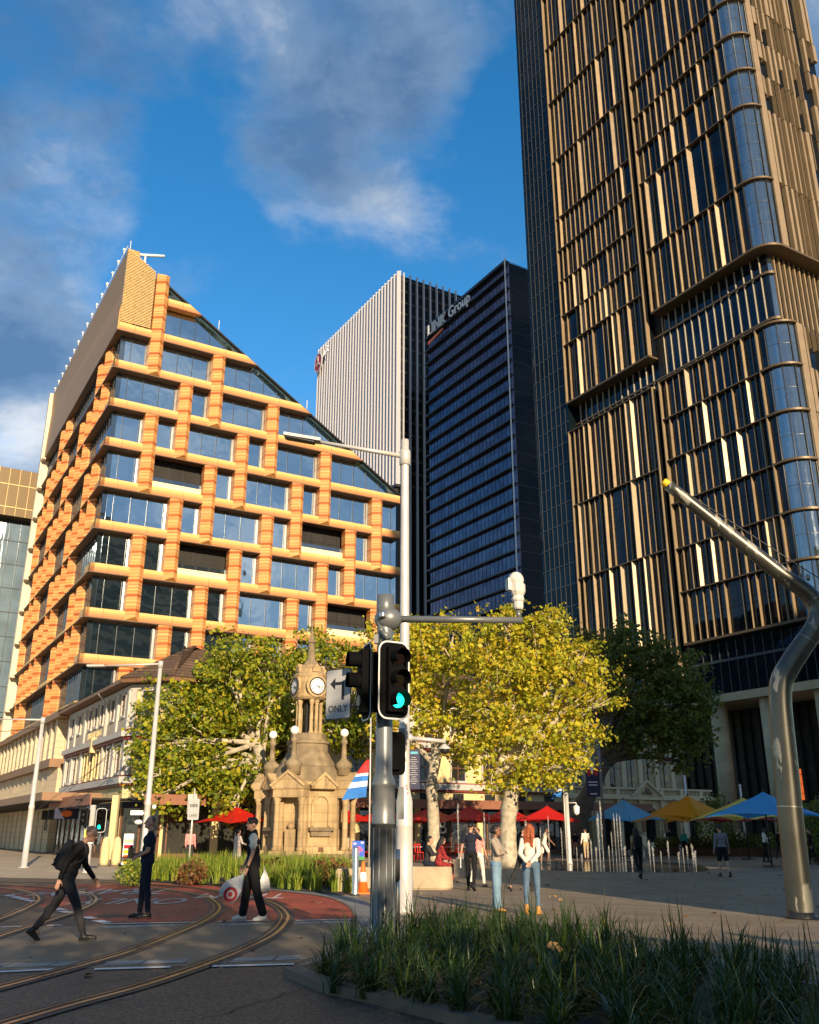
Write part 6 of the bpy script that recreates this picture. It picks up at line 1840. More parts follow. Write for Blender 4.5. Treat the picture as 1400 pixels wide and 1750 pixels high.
# ------------------------------------------------------------------ white street light pole in the middle
def white_pole():
    b = Vector((-.11, 20.5, 0)); Y = b.y
    root = thing('street_light', 'tall white street light pole with a long arm, behind the grey signal pole', 'street light', b)
    zt = AY(690, 752, Y).z; zm = AY(690, 1370, Y).z
    mb = MB(); mb.lathe([(.2, 0), (.2, .1), (.18, .11), (.178, zm - .5), (.182, zm - .49), (.178, zm - .47), (.176, zm), (.13, zm + .22), (.118, zm + .3), (.095, zt - .5), (.095, zt)], b, 18); part('pole', mb, M['white_pole'], root)
    mb = MB(); zc = AY(690, 775, Y).z; mb.lathe([(.1, zc - .32), (.135, zc - .3), (.135, zc + .05), (.1, zc + .1)], b, 16); part('collar', mb, M['white_pole'], root)
    e = AY(545, 755, Y); mb = MB(); mb.tube([b + Vector((0, 0, zc - .08)), Vector((e.x, Y, e.z))], [.06, .042], 10); part('arm', mb, M['white_pole'], root)
    mb = MB(); t = AY(486, 748, Y)
    mb.extr([Vector((t.x, Y - .16, t.z + .02)), Vector((e.x + .05, Y - .13, e.z - .02)), Vector((e.x + .05, Y + .13, e.z - .02)), Vector((t.x, Y + .16, t.z + .02))], (0, 0, .075)); mb.extr([Vector((t.x + .05, Y - .13, t.z - .015)), Vector((e.x - .1, Y - .1, e.z - .05)), Vector((e.x - .1, Y + .1, e.z - .05)), Vector((t.x + .05, Y + .13, t.z - .015))], (0, 0, .033), 1)
    part('luminaire', mb, [M['white_pole'], M['black_metal']], root)
    mb = MB(); p0 = AY(700, 1261, Y); p1 = AY(762, 1267, Y); mb.tube([b + Vector((0, 0, p0.z)), Vector((p1.x, Y, p1.z))], [.055, .04], 10); mb.ball(b + Vector((.1, 0, p0.z)), .1, 10, 8); part('bracket_arm', mb, M['white_pole'], root)
    mb = MB(); mb.lathe([(.02, .12), (.05, .1), (.13, .03), (.14, 0)][::-1], Vector((p1.x - .03, Y, p1.z - .17)), 14); part('camera_hood', mb, M['white_pole'], root)
    mb = MB(); mb.ball(Vector((p1.x - .03, Y, p1.z - .19)), .1, 12, 8, 0, (1, 1, .8)); part('camera_dome', mb, M['black_metal'], root)
    mb = MB(); s0, s1 = AY(699, 1281, Y), AY(714, 1349, Y)
    mb.box(((s0.x + s1.x) / 2 + .02, Y, (s0.z + s1.z) / 2), (s1.x - s0.x + .05, .03, s0.z - s1.z), 0, 0)
    for q in range(13):
        z = s0.z - .17 - q * .045; mb.box(((s0.x + s1.x) / 2 + .01, Y - .017, z), (.1 + .04 * ((q * 7) % 3), .003, .011), 0, 1)
    mb.box(((s0.x + s1.x) / 2 + .02, Y - .017, s0.z - .07), (.16, .003, .05), 0, 2)
    part('timetable', mb, [M['sign_navy'], M['sign_grey'], M['cyan']], root)
    mb = MB(); q0 = AY(687, 1262, Y - .2); mb.box((q0.x, Y - .2, q0.z), (.13, .12, .42)); part('control_box', mb, M['grey_pole'], root)
    mb = MB(); put_text(mb, 'S', .16, Vector((-.07, Y - .125, AY(690, 1347, Y).z)), (1, 0, 0), UP, .001, 0); put_text(mb, 'V', .16, Vector((-.07, Y - .135, AY(690, 1359, Y).z)), (1, 0, 0), UP, .001, 0); part('stencil_lettering', mb, M['win_brown'], root)
M['cyan'] = pm('cyan_print', (0.1, 0.4, 0.55), 0.5)
white_pole()
def side_light(Y, ub, ut, vt, ua, va, label, cam=None):
    p = AY(ut, vt, Y); b = Vector((p.x, Y, 0))
    root = thing('street_light', label, 'street light', b)
    mb = MB(); mb.lathe([(.26, 0), (.26, .03), (.14, .05), (.13, 2.6), (.14, 2.62), (.14, 2.75), (.115, 2.8), (.085, p.z)], b, 14); part('pole', mb, M['white_pole'], root)
    e = AY(ua, va, Y); mb = MB(); mb.tube([b + UP * (p.z - .12), Vector((e.x, Y, e.z))], [.05, .03], 8); part('arm', mb, M['white_pole'], root)
    mb = MB(); mb.box((e.x - .35, Y, e.z), (.75, .26, .08)); part('luminaire', mb, M['white_pole'], root)
    mb = MB(); mb.lathe([(.11, 0), (.11, .3)], b + UP * (p.z - .3), 12); part('collar', mb, M['white_pole'], root)
    if cam:
        c = AY(cam[0], cam[1], Y)
        mb = MB(); mb.box(c + Vector((-.12, -.1, .02)), (.5, .2, .18), .25); mb.tube([c + Vector((.1, -.05, 0)), Vector((b.x, Y, c.z))], .04, 6); mb.ball(c + Vector((-.02, -.1, -.35)), .17, 10, 7, sc=(1, 1, .6)); mb.ball(Vector((b.x + .28, Y - .05, c.z + .25)), .1, 8, 6)
        part('security_camera', mb, M['white'], root)
side_light(45.6, 45, 74, 1226, 0, 1229, 'white street light pole farthest left, in front of the beige podium')
side_light(40.0, 250, 275, 1130, 178, 1138, 'white street light pole with a security camera, behind the man in the dark polo shirt', (240, 1390))
# small signal on the left kerb
def left_signal():
    b = Vector((-13.2, 40.0, 0)); Y = 40.0
    root = thing('traffic_light', 'small traffic signal on a cream post with a yellow notice, at the left kerb', 'traffic light', b)
    zt = AY(152, 1376, Y).z
    mb = MB(); mb.lathe([(.16, 0), (.16, .04), (.125, .06), (.125, zt)], b, 14); part('pole', mb, M['white_pole'], root)
    fr = Fr((b.x + .42, Y - .1, 0), (1, 0, 0), (0, -1, 0)); signal_head(root, fr, 0, AY(168, 1402, Y).z, .78, True)
    fr = Fr((b.x - .15, Y - .2, 0), (.5, -.86, 0), (-.86, -.5, 0)); signal_head(root, fr, 0, AY(149, 1398, Y).z, .7, False, name='side_signal_head')
    mb = MB(); z = AY(150, 1429, Y).z; mb.box((b.x, Y - .14, z), (.4, .03, .58), 0, 1); mb.box((b.x, Y - .158, z + .1), (.36, .004, .32), 0, 0); part('notice', mb, [M['yellow'], M['white']], root)
M['yellow'] = pm('yellow_paint', (0.80, 0.52, 0.02), 0.5, var=0.06)
left_signal()
def lane_sign():
    Y = 38.0; p = AY(325, 1440, Y); b = Vector((p.x, Y, 0))
    root = thing('lane_sign', 'white tram lane sign on a thin post in the flower bed', 'road sign', b)
    top = AY(333, 1348, Y)
    mb = MB(); mb.tube([b, Vector((top.x, Y, top.z))], .035, 8); part('post', mb, M['white_pole'], root)
    c = AY(331, 1383, Y - .05); w, h = .44, .80
    mb = MB(); fr = Fr((c.x, Y - .05, 0), (1, 0, 0), (0, -1, 0))
    mb.extr([fr.P(x, 0, c.z + y) for x, y in rounded_rect(w, h, .05)], (0, -.015, 0), 0)
    put_text(mb, 'LANE', .16, fr.P(0, .018, c.z - .24), (1, 0, 0), UP, .002, 1, sx=.8)
    mb.fbox(fr, -.14, .14, .016, .02, c.z + .08, c.z + .15, 1); mb.fbox(fr, -.11, -.03, .0201, .023, c.z + .095, c.z + .135, 0); mb.fbox(fr, .02, .1, .0201, .023, c.z + .095, c.z + .135, 0)
    mb.fbox(fr, -.17, .17, .016, .019, c.z + .16, c.z + .18, 1); mb.fbox(fr, .0, .015, .016, .019, c.z + .181, c.z + .26, 1)
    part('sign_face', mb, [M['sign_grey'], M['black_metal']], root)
    mb = MB(); mb.box((c.x - .1, Y + .06, c.z + .2), (.36, .012, .75)); part('sign_back', mb, M['white_pole'], root)
lane_sign()
# ------------------------------------------------------------------ big bent steel mast on the right
def bent_mast():
    Y = 19.5
    b = AY(1371, 1570, Y)
    root = thing('bent_mast', 'thick bent steel mast with patchy worn paint rising at the right', 'mast', Vector((b.x, Y, 0)))
    ctrl = [(1371, 1575, .255), (1362, 1490, .25), (1352, 1400, .245), (1345, 1320, .24), (1338, 1250, .235), (1334, 1200, .23), (1336, 1165, .23), (1348, 1140, .228), (1366, 1112, .222), (1388, 1080, .21), (1398, 1058, .205), (1396, 1035, .20), (1378, 1012, .19), (1340, 985, .178), (1280, 938, .163), (1210, 883, .145), (1142, 829, .125)]
    P = [AY(u, v, Y) for u, v, r in ctrl]; P[0].z = 0.0; rad = [c[2] for c in ctrl]
    Q = smooth_path(P, 4); RR = []
    for i in range(len(Q)):
        t = i / 4; k = min(int(t), len(rad) - 2); RR.append(rad[k] + (rad[k + 1] - rad[k]) * (t - k))
    mb = MB(); mb.tube(Q, RR, 24); part('mast_tube', mb, M['mast'], root, fix=False)
    mb = MB(); mb.lathe([(.30, 0), (.30, .03), (.262, .06), (.262, .12)], Vector((P[0].x, Y, 0)), 24); part('base_ring', mb, M['black_metal'], root)
    mb = MB(); mb.tube([Q[-1], Q[-1] + (Q[-1] - Q[-2]).normalized() * .14], [.10, .085], 12); part('tip_cap', mb, M['yellow'], root)
    mb = MB()
    for k in (9, 34, 46): mb.tube([Q[k] - (Q[k + 1] - Q[k]).normalized() * .012, Q[k] + (Q[k + 1] - Q[k]).normalized() * .012], RR[k] + .006, 24, cap=False)
    part('weld_band', mb, M['galv'], root)
    mb = MB(); a = AY(1146, 824, Y - .1); c = AY(1250, 900, Y - .15); d = AY(1395, 985, Y - .2)
    mb.tube(smooth_path([a, c + Vector((0, 0, .12)), d, AY(1440, 1010, Y - .2)], 6), .012, 5); part('stay_cable', mb, M['black_metal'], root)
    mb = MB(); k = AY(1381, 986, Y - .2); mb.lathe([(.03, 0), (.05, .02), (.05, .1), (.02, .14)], k - UP * .08, 8); part('cable_clamp', mb, M['galv'], root)
def mk_mast():
    m = pm('patchy_mast', (0.11, 0.105, 0.085), 0.36, 0.5, var=0.2, scale=1.0, stain=0.12)
    nt = m.node_tree; N, L = nt.nodes, nt.links
    b = nt.nodes['Principled BSDF']
    tc = N.new('ShaderNodeTexCoord'); mp = N.new('ShaderNodeMapping'); mp.inputs['Scale'].default_value = (1.6, 1.6, 0.55); L.new(tc.outputs['Object'], mp.inputs[0])
    n = N.new('ShaderNodeTexNoise'); n.inputs['Scale'].default_value = 1.3; n.inputs['Detail'].default_value = 6; n.inputs['Roughness'].default_value = .55; L.new(mp.outputs[0], n.inputs['Vector'])
    r = N.new('ShaderNodeValToRGB'); r.color_ramp.elements[0].position = .55; r.color_ramp.elements[1].position = .57; L.new(n.outputs['Fac'], r.inputs[0])
    src = b.inputs['Base Color'].links[0].from_socket
    mx = N.new('ShaderNodeMix'); mx.data_type = 'RGBA'; L.new(r.outputs[0], mx.inputs['Factor']); L.new(src, mx.inputs['A']); mx.inputs['B'].default_value = (.30, .28, .22, 1)
    L.new(mx.outputs['Result'], b.inputs['Base Color'])
    iv = N.new('ShaderNodeMath'); iv.operation = 'MULTIPLY_ADD'; iv.inputs[1].default_value = -.6; iv.inputs[2].default_value = .65; L.new(r.outputs[0], iv.inputs[0]); L.new(iv.outputs[0], b.inputs['Metallic'])
    return m
M['mast'] = mk_mast()
bent_mast()

# ------------------------------------------------------------------ umbrellas
def umbrella_proto(name, label, cat, mat, w, h, rise, posts=False, group=None):
    root = thing(name, label, cat, (0, 0, 0), group)
    mb = MB(); K = 8; n = 6
    # square canopy with sagging edges: rings from apex to rim
    def rim(t):     # perimeter point of a square, t in 0..1
        q = (t * 4) % 4; s = int(q); f = q - s
        cs = [(-1, -1), (1, -1), (1, 1), (-1, 1), (-1, -1)]
        return cs[s][0] + (cs[s + 1][0] - cs[s][0]) * f, cs[s][1] + (cs[s + 1][1] - cs[s][1]) * f
    seg = 24
    idx = []
    for k in range(n + 1):
        t = k / n; ring = []
        for j in range(seg):
            x, y = rim(j / seg); c = max(abs(x), abs(y)); rr = math.hypot(x, y)
            edge = 1 - (rr - 1) / .4142           # 1 mid-edge, 0 at corners
            pull = 1 - 0.10 * edge * t
            z = h - rise * (t ** .82) + 0.16 * edge * t * t * rise + (0.03 * rise * math.sin(t * math.pi))* (1 - edge)
            ring.append(mb.vert((x * w / 2 * t * pull, y * w / 2 * t * pull, z)))
        idx.append(ring)
    for k in range(n):
        for j in range(seg):
            j2 = (j + 1) % seg; mb.f.append((idx[k][j], idx[k][j2], idx[k + 1][j2], idx[k + 1][j])); mb.m.append(0); mb.sm.append(True)
    mb2 = MB(); mb2.v = list(mb.v); mb2.f = list(mb.f); mb2.m = list(mb.m); mb2.sm = list(mb.sm)
    part('canopy', mb2, mat, root, fix=False, local=True)
    mb = MB(); mb.tube([(0, 0, 0), (0, 0, h - .05)], .04, 8); mb.lathe([(.05, h - .02), (.05, h + .06), (.02, h + .1)], (0, 0, 0), 8); part('pole', mb, M['black_metal'], root, fix=False, local=True)
    mb = MB()
    for sx in (-1, 1):
        for sy in (-1, 1): mb.tube([(0, 0, h - rise * .15), (sx * w * .48, sy * w * .48, h - rise + .06)], .018, 5)
    part('ribs', mb, M['black_metal'], root, fix=False, local=True)
    mb = MB(); mb.box((0, 0, .04), (.6, .6, .08)); part('base', mb, M['black_metal'], root, local=True)
    return root
def cloth(name, col): return pm(name, col, 0.75, var=0.05, scale=2, spec=.2)
M['cl_red'] = leafmat('red_canvas', [(0.75, 0.022, 0.012), (0.75, 0.022, 0.012)], .35); M['cl_blue'] = leafmat('blue_canvas', [(0.05, 0.36, 0.72), (0.05, 0.36, 0.72)], .3)
M['cl_lblue'] = leafmat('light_blue_canvas', [(0.16, 0.52, 0.78), (0.16, 0.52, 0.78)], .3); M['cl_orange'] = leafmat('orange_canvas', [(0.95, 0.36, 0.008), (0.95, 0.36, 0.008)], .35); M['cl_yellow'] = leafmat('yellow_canvas', [(0.95, 0.75, 0.16), (0.95, 0.75, 0.16)], .35); M['cl_dred'] = leafmat('dark_red_canvas', [(0.30, 0.012, 0.012), (0.30, 0.012, 0.012)], .25)
ru = umbrella_proto('cafe_umbrella', 'red', 'umbrella', M['cl_red'], 3.5, 3.05, .95)
RED = [(405, 1379, 54, 'red cafe umbrella in tree shade above the teal kiosk'), (588, 1381, 58, 'red cafe umbrella just right of the stone clock'), (655, 1381, 60, 'red cafe umbrella partly hidden behind the grey signal pole'), (735, 1379, 58, 'red cafe umbrella behind the slim pale tree trunk'), (803, 1377, 58, 'red cafe umbrella between the two pale tree trunks'), (868, 1379, 60, 'red cafe umbrella behind the thick mottled tree trunk'), (935, 1377, 58, 'red cafe umbrella nearest the white bracket lamp'), (1262, 1374, 62, None)]
for i, (u, v, Y, lab) in enumerate(RED[:7]):
    p = AY(u, v, Y); o = ru if i == 0 else dup(ru, (0, 0, 0))
    o.location = (p.x, Y, p.z - 3.05 - .0); o.rotation_euler = (0, 0, AZ1 * -1 + .3 + i * .07); o['label'] = lab; o['group'] = 'red umbrellas of the cafe'
    o.location.z = 0.0
    o.scale = (1, 1, max(.8, p.z / 3.05))
def square_umbrella(lab, u, v, Y, w, mat, rz, rise):
    p = AY(u, v, Y); r = umbrella_proto('square_umbrella', lab, 'umbrella', mat, w, p.z, rise, group='coloured umbrellas of the square')
    r.location = (p.x, Y, 0); r.rotation_euler = (0, 0, rz); return r
square_umbrella('light blue square umbrella behind the tall fountain jets', 1065, 1366, 64, 4.0, M['cl_lblue'], R(40), 1.45)
square_umbrella('orange square umbrella in front of the right half of the town hall', 1175, 1359, 62, 4.3, M['cl_orange'], R(38), 1.5)
square_umbrella('orange square umbrella mostly hidden behind the other orange one', 1152, 1368, 68, 4.6, M['cl_orange'], R(44), 1.5)
square_umbrella('yellow square umbrella left of the large blue one', 1269, 1363, 58, 4.6, M['cl_yellow'], R(36), 1.3)
square_umbrella('large blue square umbrella beside the bent steel mast', 1304, 1353, 46, 4.2, M['cl_blue'], R(42), 1.2)
square_umbrella('dark red square umbrella behind the yellow one', 1246, 1372, 66, 5.0, M['cl_dred'], R(40), 1.3)

# ------------------------------------------------------------------ fountain jets
def water_mat():
    m, nt, b = _nt('spraying_water')
    N, L = nt.nodes, nt.links
    b.inputs['Base Color'].default_value = (.86, .84, .80, 1); b.inputs['Roughness'].default_value = .25
    t = N.new('ShaderNodeBsdfTransparent'); mx = N.new('ShaderNodeMixShader')
    tc = N.new('ShaderNodeTexCoord'); n = N.new('ShaderNodeTexNoise'); n.inputs['Scale'].default_value = 24; n.inputs['Detail'].default_value = 6; L.new(tc.outputs['Object'], n.inputs['Vector'])
    r = N.new('ShaderNodeValToRGB'); r.color_ramp.elements[0].position = .47; r.color_ramp.elements[0].color = (.02, .04, .04, 1); r.color_ramp.elements[1].position = .66; r.color_ramp.elements[1].color = (.42, .42, .42, 1)
    L.new(n.outputs['Fac'], r.inputs[0]); L.new(r.outputs[0], mx.inputs[0])
    out = [x for x in N if x.type == 'OUTPUT_MATERIAL'][0]
    L.new(t.outputs[0], mx.inputs[1]); L.new(b.outputs[0], mx.inputs[2]); L.new(mx.outputs[0], out.inputs[0])
    return m
M['water'] = water_mat()
def jet_proto(seed):
    rnd = random.Random(seed)
    mb = MB(); n = 26
    P = [Vector((.03 * math.sin(i * 1.3 + seed) * i / n, .03 * math.cos(i * 1.7) * i / n, i / n)) for i in range(n + 1)]
    mb.tube(P, [.04 + .05 * (i / n) ** 1.5 + .045 * rnd.random() * (i / n) for i in range(n)] + [.02], 8)
    root = solo('water_jet', mb, M['water'], 'white fountain jet', 'fountain jet', fix=False)
    return root
JP = [jet_proto(1), jet_proto(2), jet_proto(3)]
rnd = random.Random(9)
JET = []
for q in range(24):
    u = rnd.uniform(780, 985); Y = rnd.uniform(43, 56); JET.append((u, Y, rnd.uniform(1.2, 2.7) if rnd.random() < .6 else rnd.uniform(.5, 1.2)))
for u, Y, h in ((1024, 47, 2.6), (1030, 46, 2.9), (1046, 49, 2.6), (1052, 47, 2.9), (1057, 48, 2.7), (1062, 50, 2.5), (1040, 50, 1.6), (1010, 48, 1.5), (1003, 52, 1.2), (1018, 52, 1.0), (1067, 46, 1.1), (1078, 45, .95), (1109, 44, 1.2), (1115, 45, 1.1), (1128, 44, .75), (1141, 43, 1.35), (1158, 44, 1.0), (1166, 45, .95), (1173, 43, 1.1), (1182, 44, 1.3), (1184, 43, 1.2), (1186, 45, 1.0), (1162, 50, 1.4), (993, 44, .7), (985, 45, .9)):
    JET.append((u, Y, h))
used = set()
for i, (u, Y, h) in enumerate(JET):
    k = i % 3
    x = AY(u, 1440, Y).x
    if k not in used: o = JP[k]; used.add(k)
    else: o = dup(JP[k], (0, 0, 0))
    h *= .55 + .5 * rnd.random(); o.location = (x, Y, 0.008); o.rotation_euler = (0, 0, i * 1.1); s = .26 + .34 * rnd.random(); o.scale = (s, s, h)
    if u < 990: o['label'] = 'white water jet of the fountain between the thick tree trunk and the white lamp post'; o['group'] = 'fountain jets in the sun'
    elif u < 1075: o['label'] = 'tall white water jet below the light blue umbrella'; o['group'] = 'tall fountain jets'
    else: o['label'] = 'short white water jet right of the woman with the long dark hair'; o['group'] = 'short fountain jets'

# ------------------------------------------------------------------ stones, bollard, cone, posters, cafe furniture
def stone_block(lab, x0, x1, y, d, h, round_end=False):
    root = thing('stone_block', lab, 'stone block', Vector(((x0 + x1) / 2, y, 0)), 'sandstone seating blocks')
    mb = MB()
    r = .12
    pts = [(x0, y - d / 2), (x1 - (d * .45 if round_end else 0), y - d / 2)]
    if round_end:
        for q in range(1, 8):
            a = -math.pi / 2 + math.pi * q / 8; pts.append((x1 - d * .45 + d * .45 * math.cos(a), y + d / 2 * math.sin(a)))
    pts += [(x1 - (d * .45 if round_end else 0), y + d / 2), (x0, y + d / 2)]
    mb.extr([Vector((px, py, 0)) for px, py in pts], (0, 0, h))
    me = to_mesh('block_body', mb, M['block'], BASE[root.name])
    bm = bmesh.new(); bm.from_mesh(me); bmesh.ops.bevel(bm, geom=bm.edges[:], offset=.035, segments=2, affect='EDGES'); bm.to_mesh(me); bm.free()
    new_obj('block_body', me, root)
stone_block('sandstone seating block with a rounded end under the seated women', -.55, 1.30, 29.2, .95, .62, True)
stone_block('sandstone block behind the seating block, right of the seated woman', 1.25, 2.05, 36.5, .9, .62)
stone_block('rough sandstone block at the right end of the flower bed', -2.05, -1.55, 27.6, .7, .62)
stone_block('sandstone block behind the orange traffic cone', -1.55, -.6, 29.2, .6, .6)
M['cone'] = pm('orange_plastic', (0.85, 0.17, 0.02), 0.5, var=0.06)
root = thing('bollard', 'brushed steel bollard beside the orange traffic cone', 'bollard', Vector((-1.45, 26.3, 0)))
mb = MB(); mb.lathe([(.09, 0), (.085, .02), (.085, 1.15), (.075, 1.2), (.03, 1.22)], (-1.45, 26.3, 0), 16); part('post', mb, M['steel'], root)
mb = MB(); mb.lathe([(.15, .0), (.15, .02), (.11, .03)], (-1.45, 26.3, 0.0), 16); part('base_plate', mb, M['black_metal'], root)
root = thing('traffic_cone', 'orange traffic cone with a white reflective band', 'traffic cone', Vector((-1.28, 27.0, 0)))
mb = MB(); mb.lathe([(.155, .04), (.035, .82), (.03, .83)], (-1.28, 27.0, 0), 18); part('cone_body', mb, M['cone'], root)
mb = MB(); mb.lathe([(.1205, .301), (.082, .549)], (-1.28, 27.0, 0), 18); part('reflective_band', mb, M['white'], root)
mb = MB(); mb.box((-1.28, 27.0, .02), (.4, .4, .04)); part('base', mb, M['cone'], root)

def poster(lab, u, v0, v1, Y, w, build, mats, cat='poster', name='poster_stand'):
    a = AY(u, v0, Y); b = AY(u, v1, Y); root = thing(name, lab, cat, Vector((a.x, Y, 0)))
    mb = MB(); build(mb, Fr((a.x, Y, 0), (1, 0, 0), (0, -1, 0)), w, max(.02, b.z), a.z); part('panel', mb, mats, root)
    mb = MB(); mb.box((a.x, Y + .05, max(.01, b.z) / 2 + .1), (w * .9, .04, max(.02, b.z) + .2)); part('stand', mb, M['black_metal'], root); return root
def art(mb, fr, w, z0, z1):
    mb.fbox(fr, -w / 2, w / 2, 0, .03, z0, z1, 0); h = z1 - z0
    mb.fbox(fr, -w / 2, w / 2, .0301, .033, z0, z0 + .18 * h, 1)
    for dx, dz, r in ((0, .6, .2), (-.14, .52, .14), (.14, .52, .14), (0, .46, .15)): mb.ball(fr.P(dx * w * 1.6, .03, z0 + dz * h), r * w * 1.2, 10, 6, 2, (1, .06, .7))
    mb.fbox(fr, -.03, .03, .031, .035, z0 + .18 * h, z0 + .45 * h, 3); mb.ball(fr.P(-w * .3, .03, z0 + .85 * h), .05, 8, 6, 3, (1.4, .1, .8)); mb.ball(fr.P(w * .3, .03, z0 + .9 * h), .05, 8, 6, 3, (1.4, .1, .8))
M['sky_blue'] = pm('blue_print', (0.03, 0.11, 0.55), .5); M['pink'] = pm('pink_print', (0.75, 0.10, 0.32), .5); M['green_p'] = pm('green_print', (0.05, 0.3, 0.08), .5)
poster('blue poster stand with a pink round tree, behind the steel bollard', 613, 1437, 1470, 40, .5, art, [M['sky_blue'], M['green_p'], M['pink'], M['white']])
def ads(mb, fr, w, z0, z1):
    mb.fbox(fr, -w / 2, w / 2, 0, .04, z0, z1, 0); h = z1 - z0
    for q, m in ((.05, 3), (.2, 1), (.36, 2), (.52, 4), (.7, 5)): mb.fbox(fr, -w * .42, w * .42, .0401, .045, z0 + q * h, z0 + (q + .12) * h, m)
poster('tall narrow stand of colourful food posters left of the flower bed', 222, 1425, 1478, 46, .5, ads, [M['white'], M['orange_p'], M['yellow'], M['yellow'], M['emblem_red'], M['beige_panel']])
# cream posts in front of the corner shop
for i, (u, lab) in enumerate(((178, 'rounded cream stone post left of the square cream pillar'), (198, 'rounded cream stone post right of the square cream pillar'))):
    p = AY(u, 1470, 47); root = thing('stone_post', lab, 'post', Vector((p.x, 47, 0)))
    mb = MB(); mb.lathe([(.2, 0), (.22, .3), (.2, .9), (.14, 1.25), (.05, 1.35)], (p.x, 47, 0), 14); part('post_body', mb, M['cream'], root)
    mb = MB(); mb.lathe([(.27, 0), (.27, .08)], (p.x, 47, 0), 14); part('base', mb, M['kerb'], root)
p = AY(188, 1470, 48); root = thing('shop_pillar', 'square cream pillar holding the corner awning', 'pillar', Vector((p.x, 48, 0)))
mb = MB(); mb.box((p.x, 48, 1.65), (.3, .3, 3.3)); part('shaft', mb, M['cream'], root)
mb = MB(); mb.box((p.x, 48, .15), (.42, .42, .3)); part('base', mb, M['kerb'], root)
# cafe chairs and tables
def chair_proto():
    root = thing('cafe_chair', 'red metal cafe chair', 'chair', (0, 0, 0))
    mb = MB(); mb.box((0, 0, .45), (.42, .42, .035)); part('seat', mb, M['red_metal'], root, local=True)
    mb = MB()
    for x in (-.15, 0, .15): mb.box((x, .2, .68), (.05, .02, .42))
    mb.box((0, .2, .88), (.42, .03, .06)); part('backrest', mb, M['red_metal'], root, local=True)
    for x in (-.18, .18):
        for y in (-.18, .18):
            mb = MB(); mb.tube([(x * 1.12, y * 1.12, 0), (x, y, .45)], .015, 6); part('leg', mb, M['red_metal'], root, local=True)
    return root
M['red_metal'] = pm('red_painted_metal', (0.55, 0.02, 0.015), .4, var=.08)
def table_proto():
    root = thing('cafe_table', 'small cafe table', 'table', (0, 0, 0))
    mb = MB(); mb.lathe([(.36, .72), (.36, .75)], (0, 0, 0), 16); part('tabletop', mb, M['white'], root, local=True)
    mb = MB(); mb.tube([(0, 0, .02), (0, 0, .72)], .03, 8); part('leg', mb, M['black_metal'], root, local=True)
    mb = MB(); mb.lathe([(.22, 0), (.22, .02)], (0, 0, 0), 14); part('base', mb, M['black_metal'], root, local=True)
    return root
ch = chair_proto(); tb = table_proto()
CHAIRS = [(622, 57, 1, 'beside the blue poster stand'), (716, 56, .4, 'left of the slim pale tree trunk, facing away'), (708, 57.5, 2.4, 'left of the slim pale tree trunk, at the back'), (757, 56, -.5, 'just right of the slim pale tree trunk'), (770, 57.5, 2.2, 'between the two pale trunks, nearer the slim one'), (786, 56, .8, 'between the two pale trunks, in the middle'), (800, 57.5, 3.4, 'between the two pale trunks, behind the man on the phone'), (910, 57, .3, 'right of the thick mottled trunk')]
for i, (u, Y, rz, w) in enumerate(CHAIRS):
    o = ch if i == 0 else dup(ch, (0, 0, 0)); o.location = (AY(u, 1450, Y).x, Y, 0.0); o.rotation_euler = (0, 0, rz); o['label'] = 'red metal cafe chair ' + w; o['group'] = 'red cafe chairs'
for i, (u, Y, w) in enumerate(((712, 56.8, 'left of the slim pale trunk'), (764, 56.8, 'right of the slim pale trunk'), (793, 56.8, 'under the umbrella between the trunks'))):
    o = tb if i == 0 else dup(tb, (0, 0, 0)); o.location = (AY(u, 1450, Y).x, Y, 0.0); o['label'] = 'small white round cafe table ' + w; o['group'] = 'cafe tables'
# banners, lamp post, flagpoles
M['flag_red'] = pm('red_flag_cloth', (0.6, 0.03, 0.03), .7); M['flag_blue'] = pm('blue_flag_cloth', (0.03, 0.18, 0.55), .7); M['flag_white'] = pm('white_flag_cloth', (.75, .74, .72), .7)
def feather_flag(lab, u, vt, vb, Y, side=-1, k=1.0, pole_top=None):
    a = AY(u, vt, Y); b = AY(u, vb, Y); root = thing('banner_pole', lab, 'banner', Vector((a.x, Y, 0)))
    mb = MB(); mb.tube([(a.x, Y, 0), (a.x, Y, (pole_top or a.z) + .3)], .03, 8); part('pole', mb, M['white_pole'], root)
    mb = MB(); n = 14; h = a.z - b.z
    for q in range(n):
        t0, t1 = q / n, (q + 1) / n
        def row(t):
            z = a.z - h * t; w = (.04 + .42 * t ** .8) * k; o = .05 * math.sin(t * 7)
            return [Vector((a.x + side * (.035 + w * f) + side * .10 * t, Y + o * f + .03 * math.sin(f * 5 + t * 6), z - .12 * f * t)) for f in (0, .35, .7, 1)]
        r0, r1 = row(t0), row(t1)
        m = 0 if t0 < .30 else (2 if t0 < .42 else 1 if t0 < .52 else 2 if t0 < .68 else 1)
        for c in range(3): mb.poly([r0[c], r0[c + 1], r1[c + 1], r1[c]], m)
    part('cloth', mb, [M['flag_red'], M['flag_blue'], M['flag_white']], root, fix=False); return root
feather_flag('red white and blue street banner on a thin pole left of the grey signal pole', 633, 1298, 1362, 36, -1, 2.0, AY(633, 1240, 36).z)
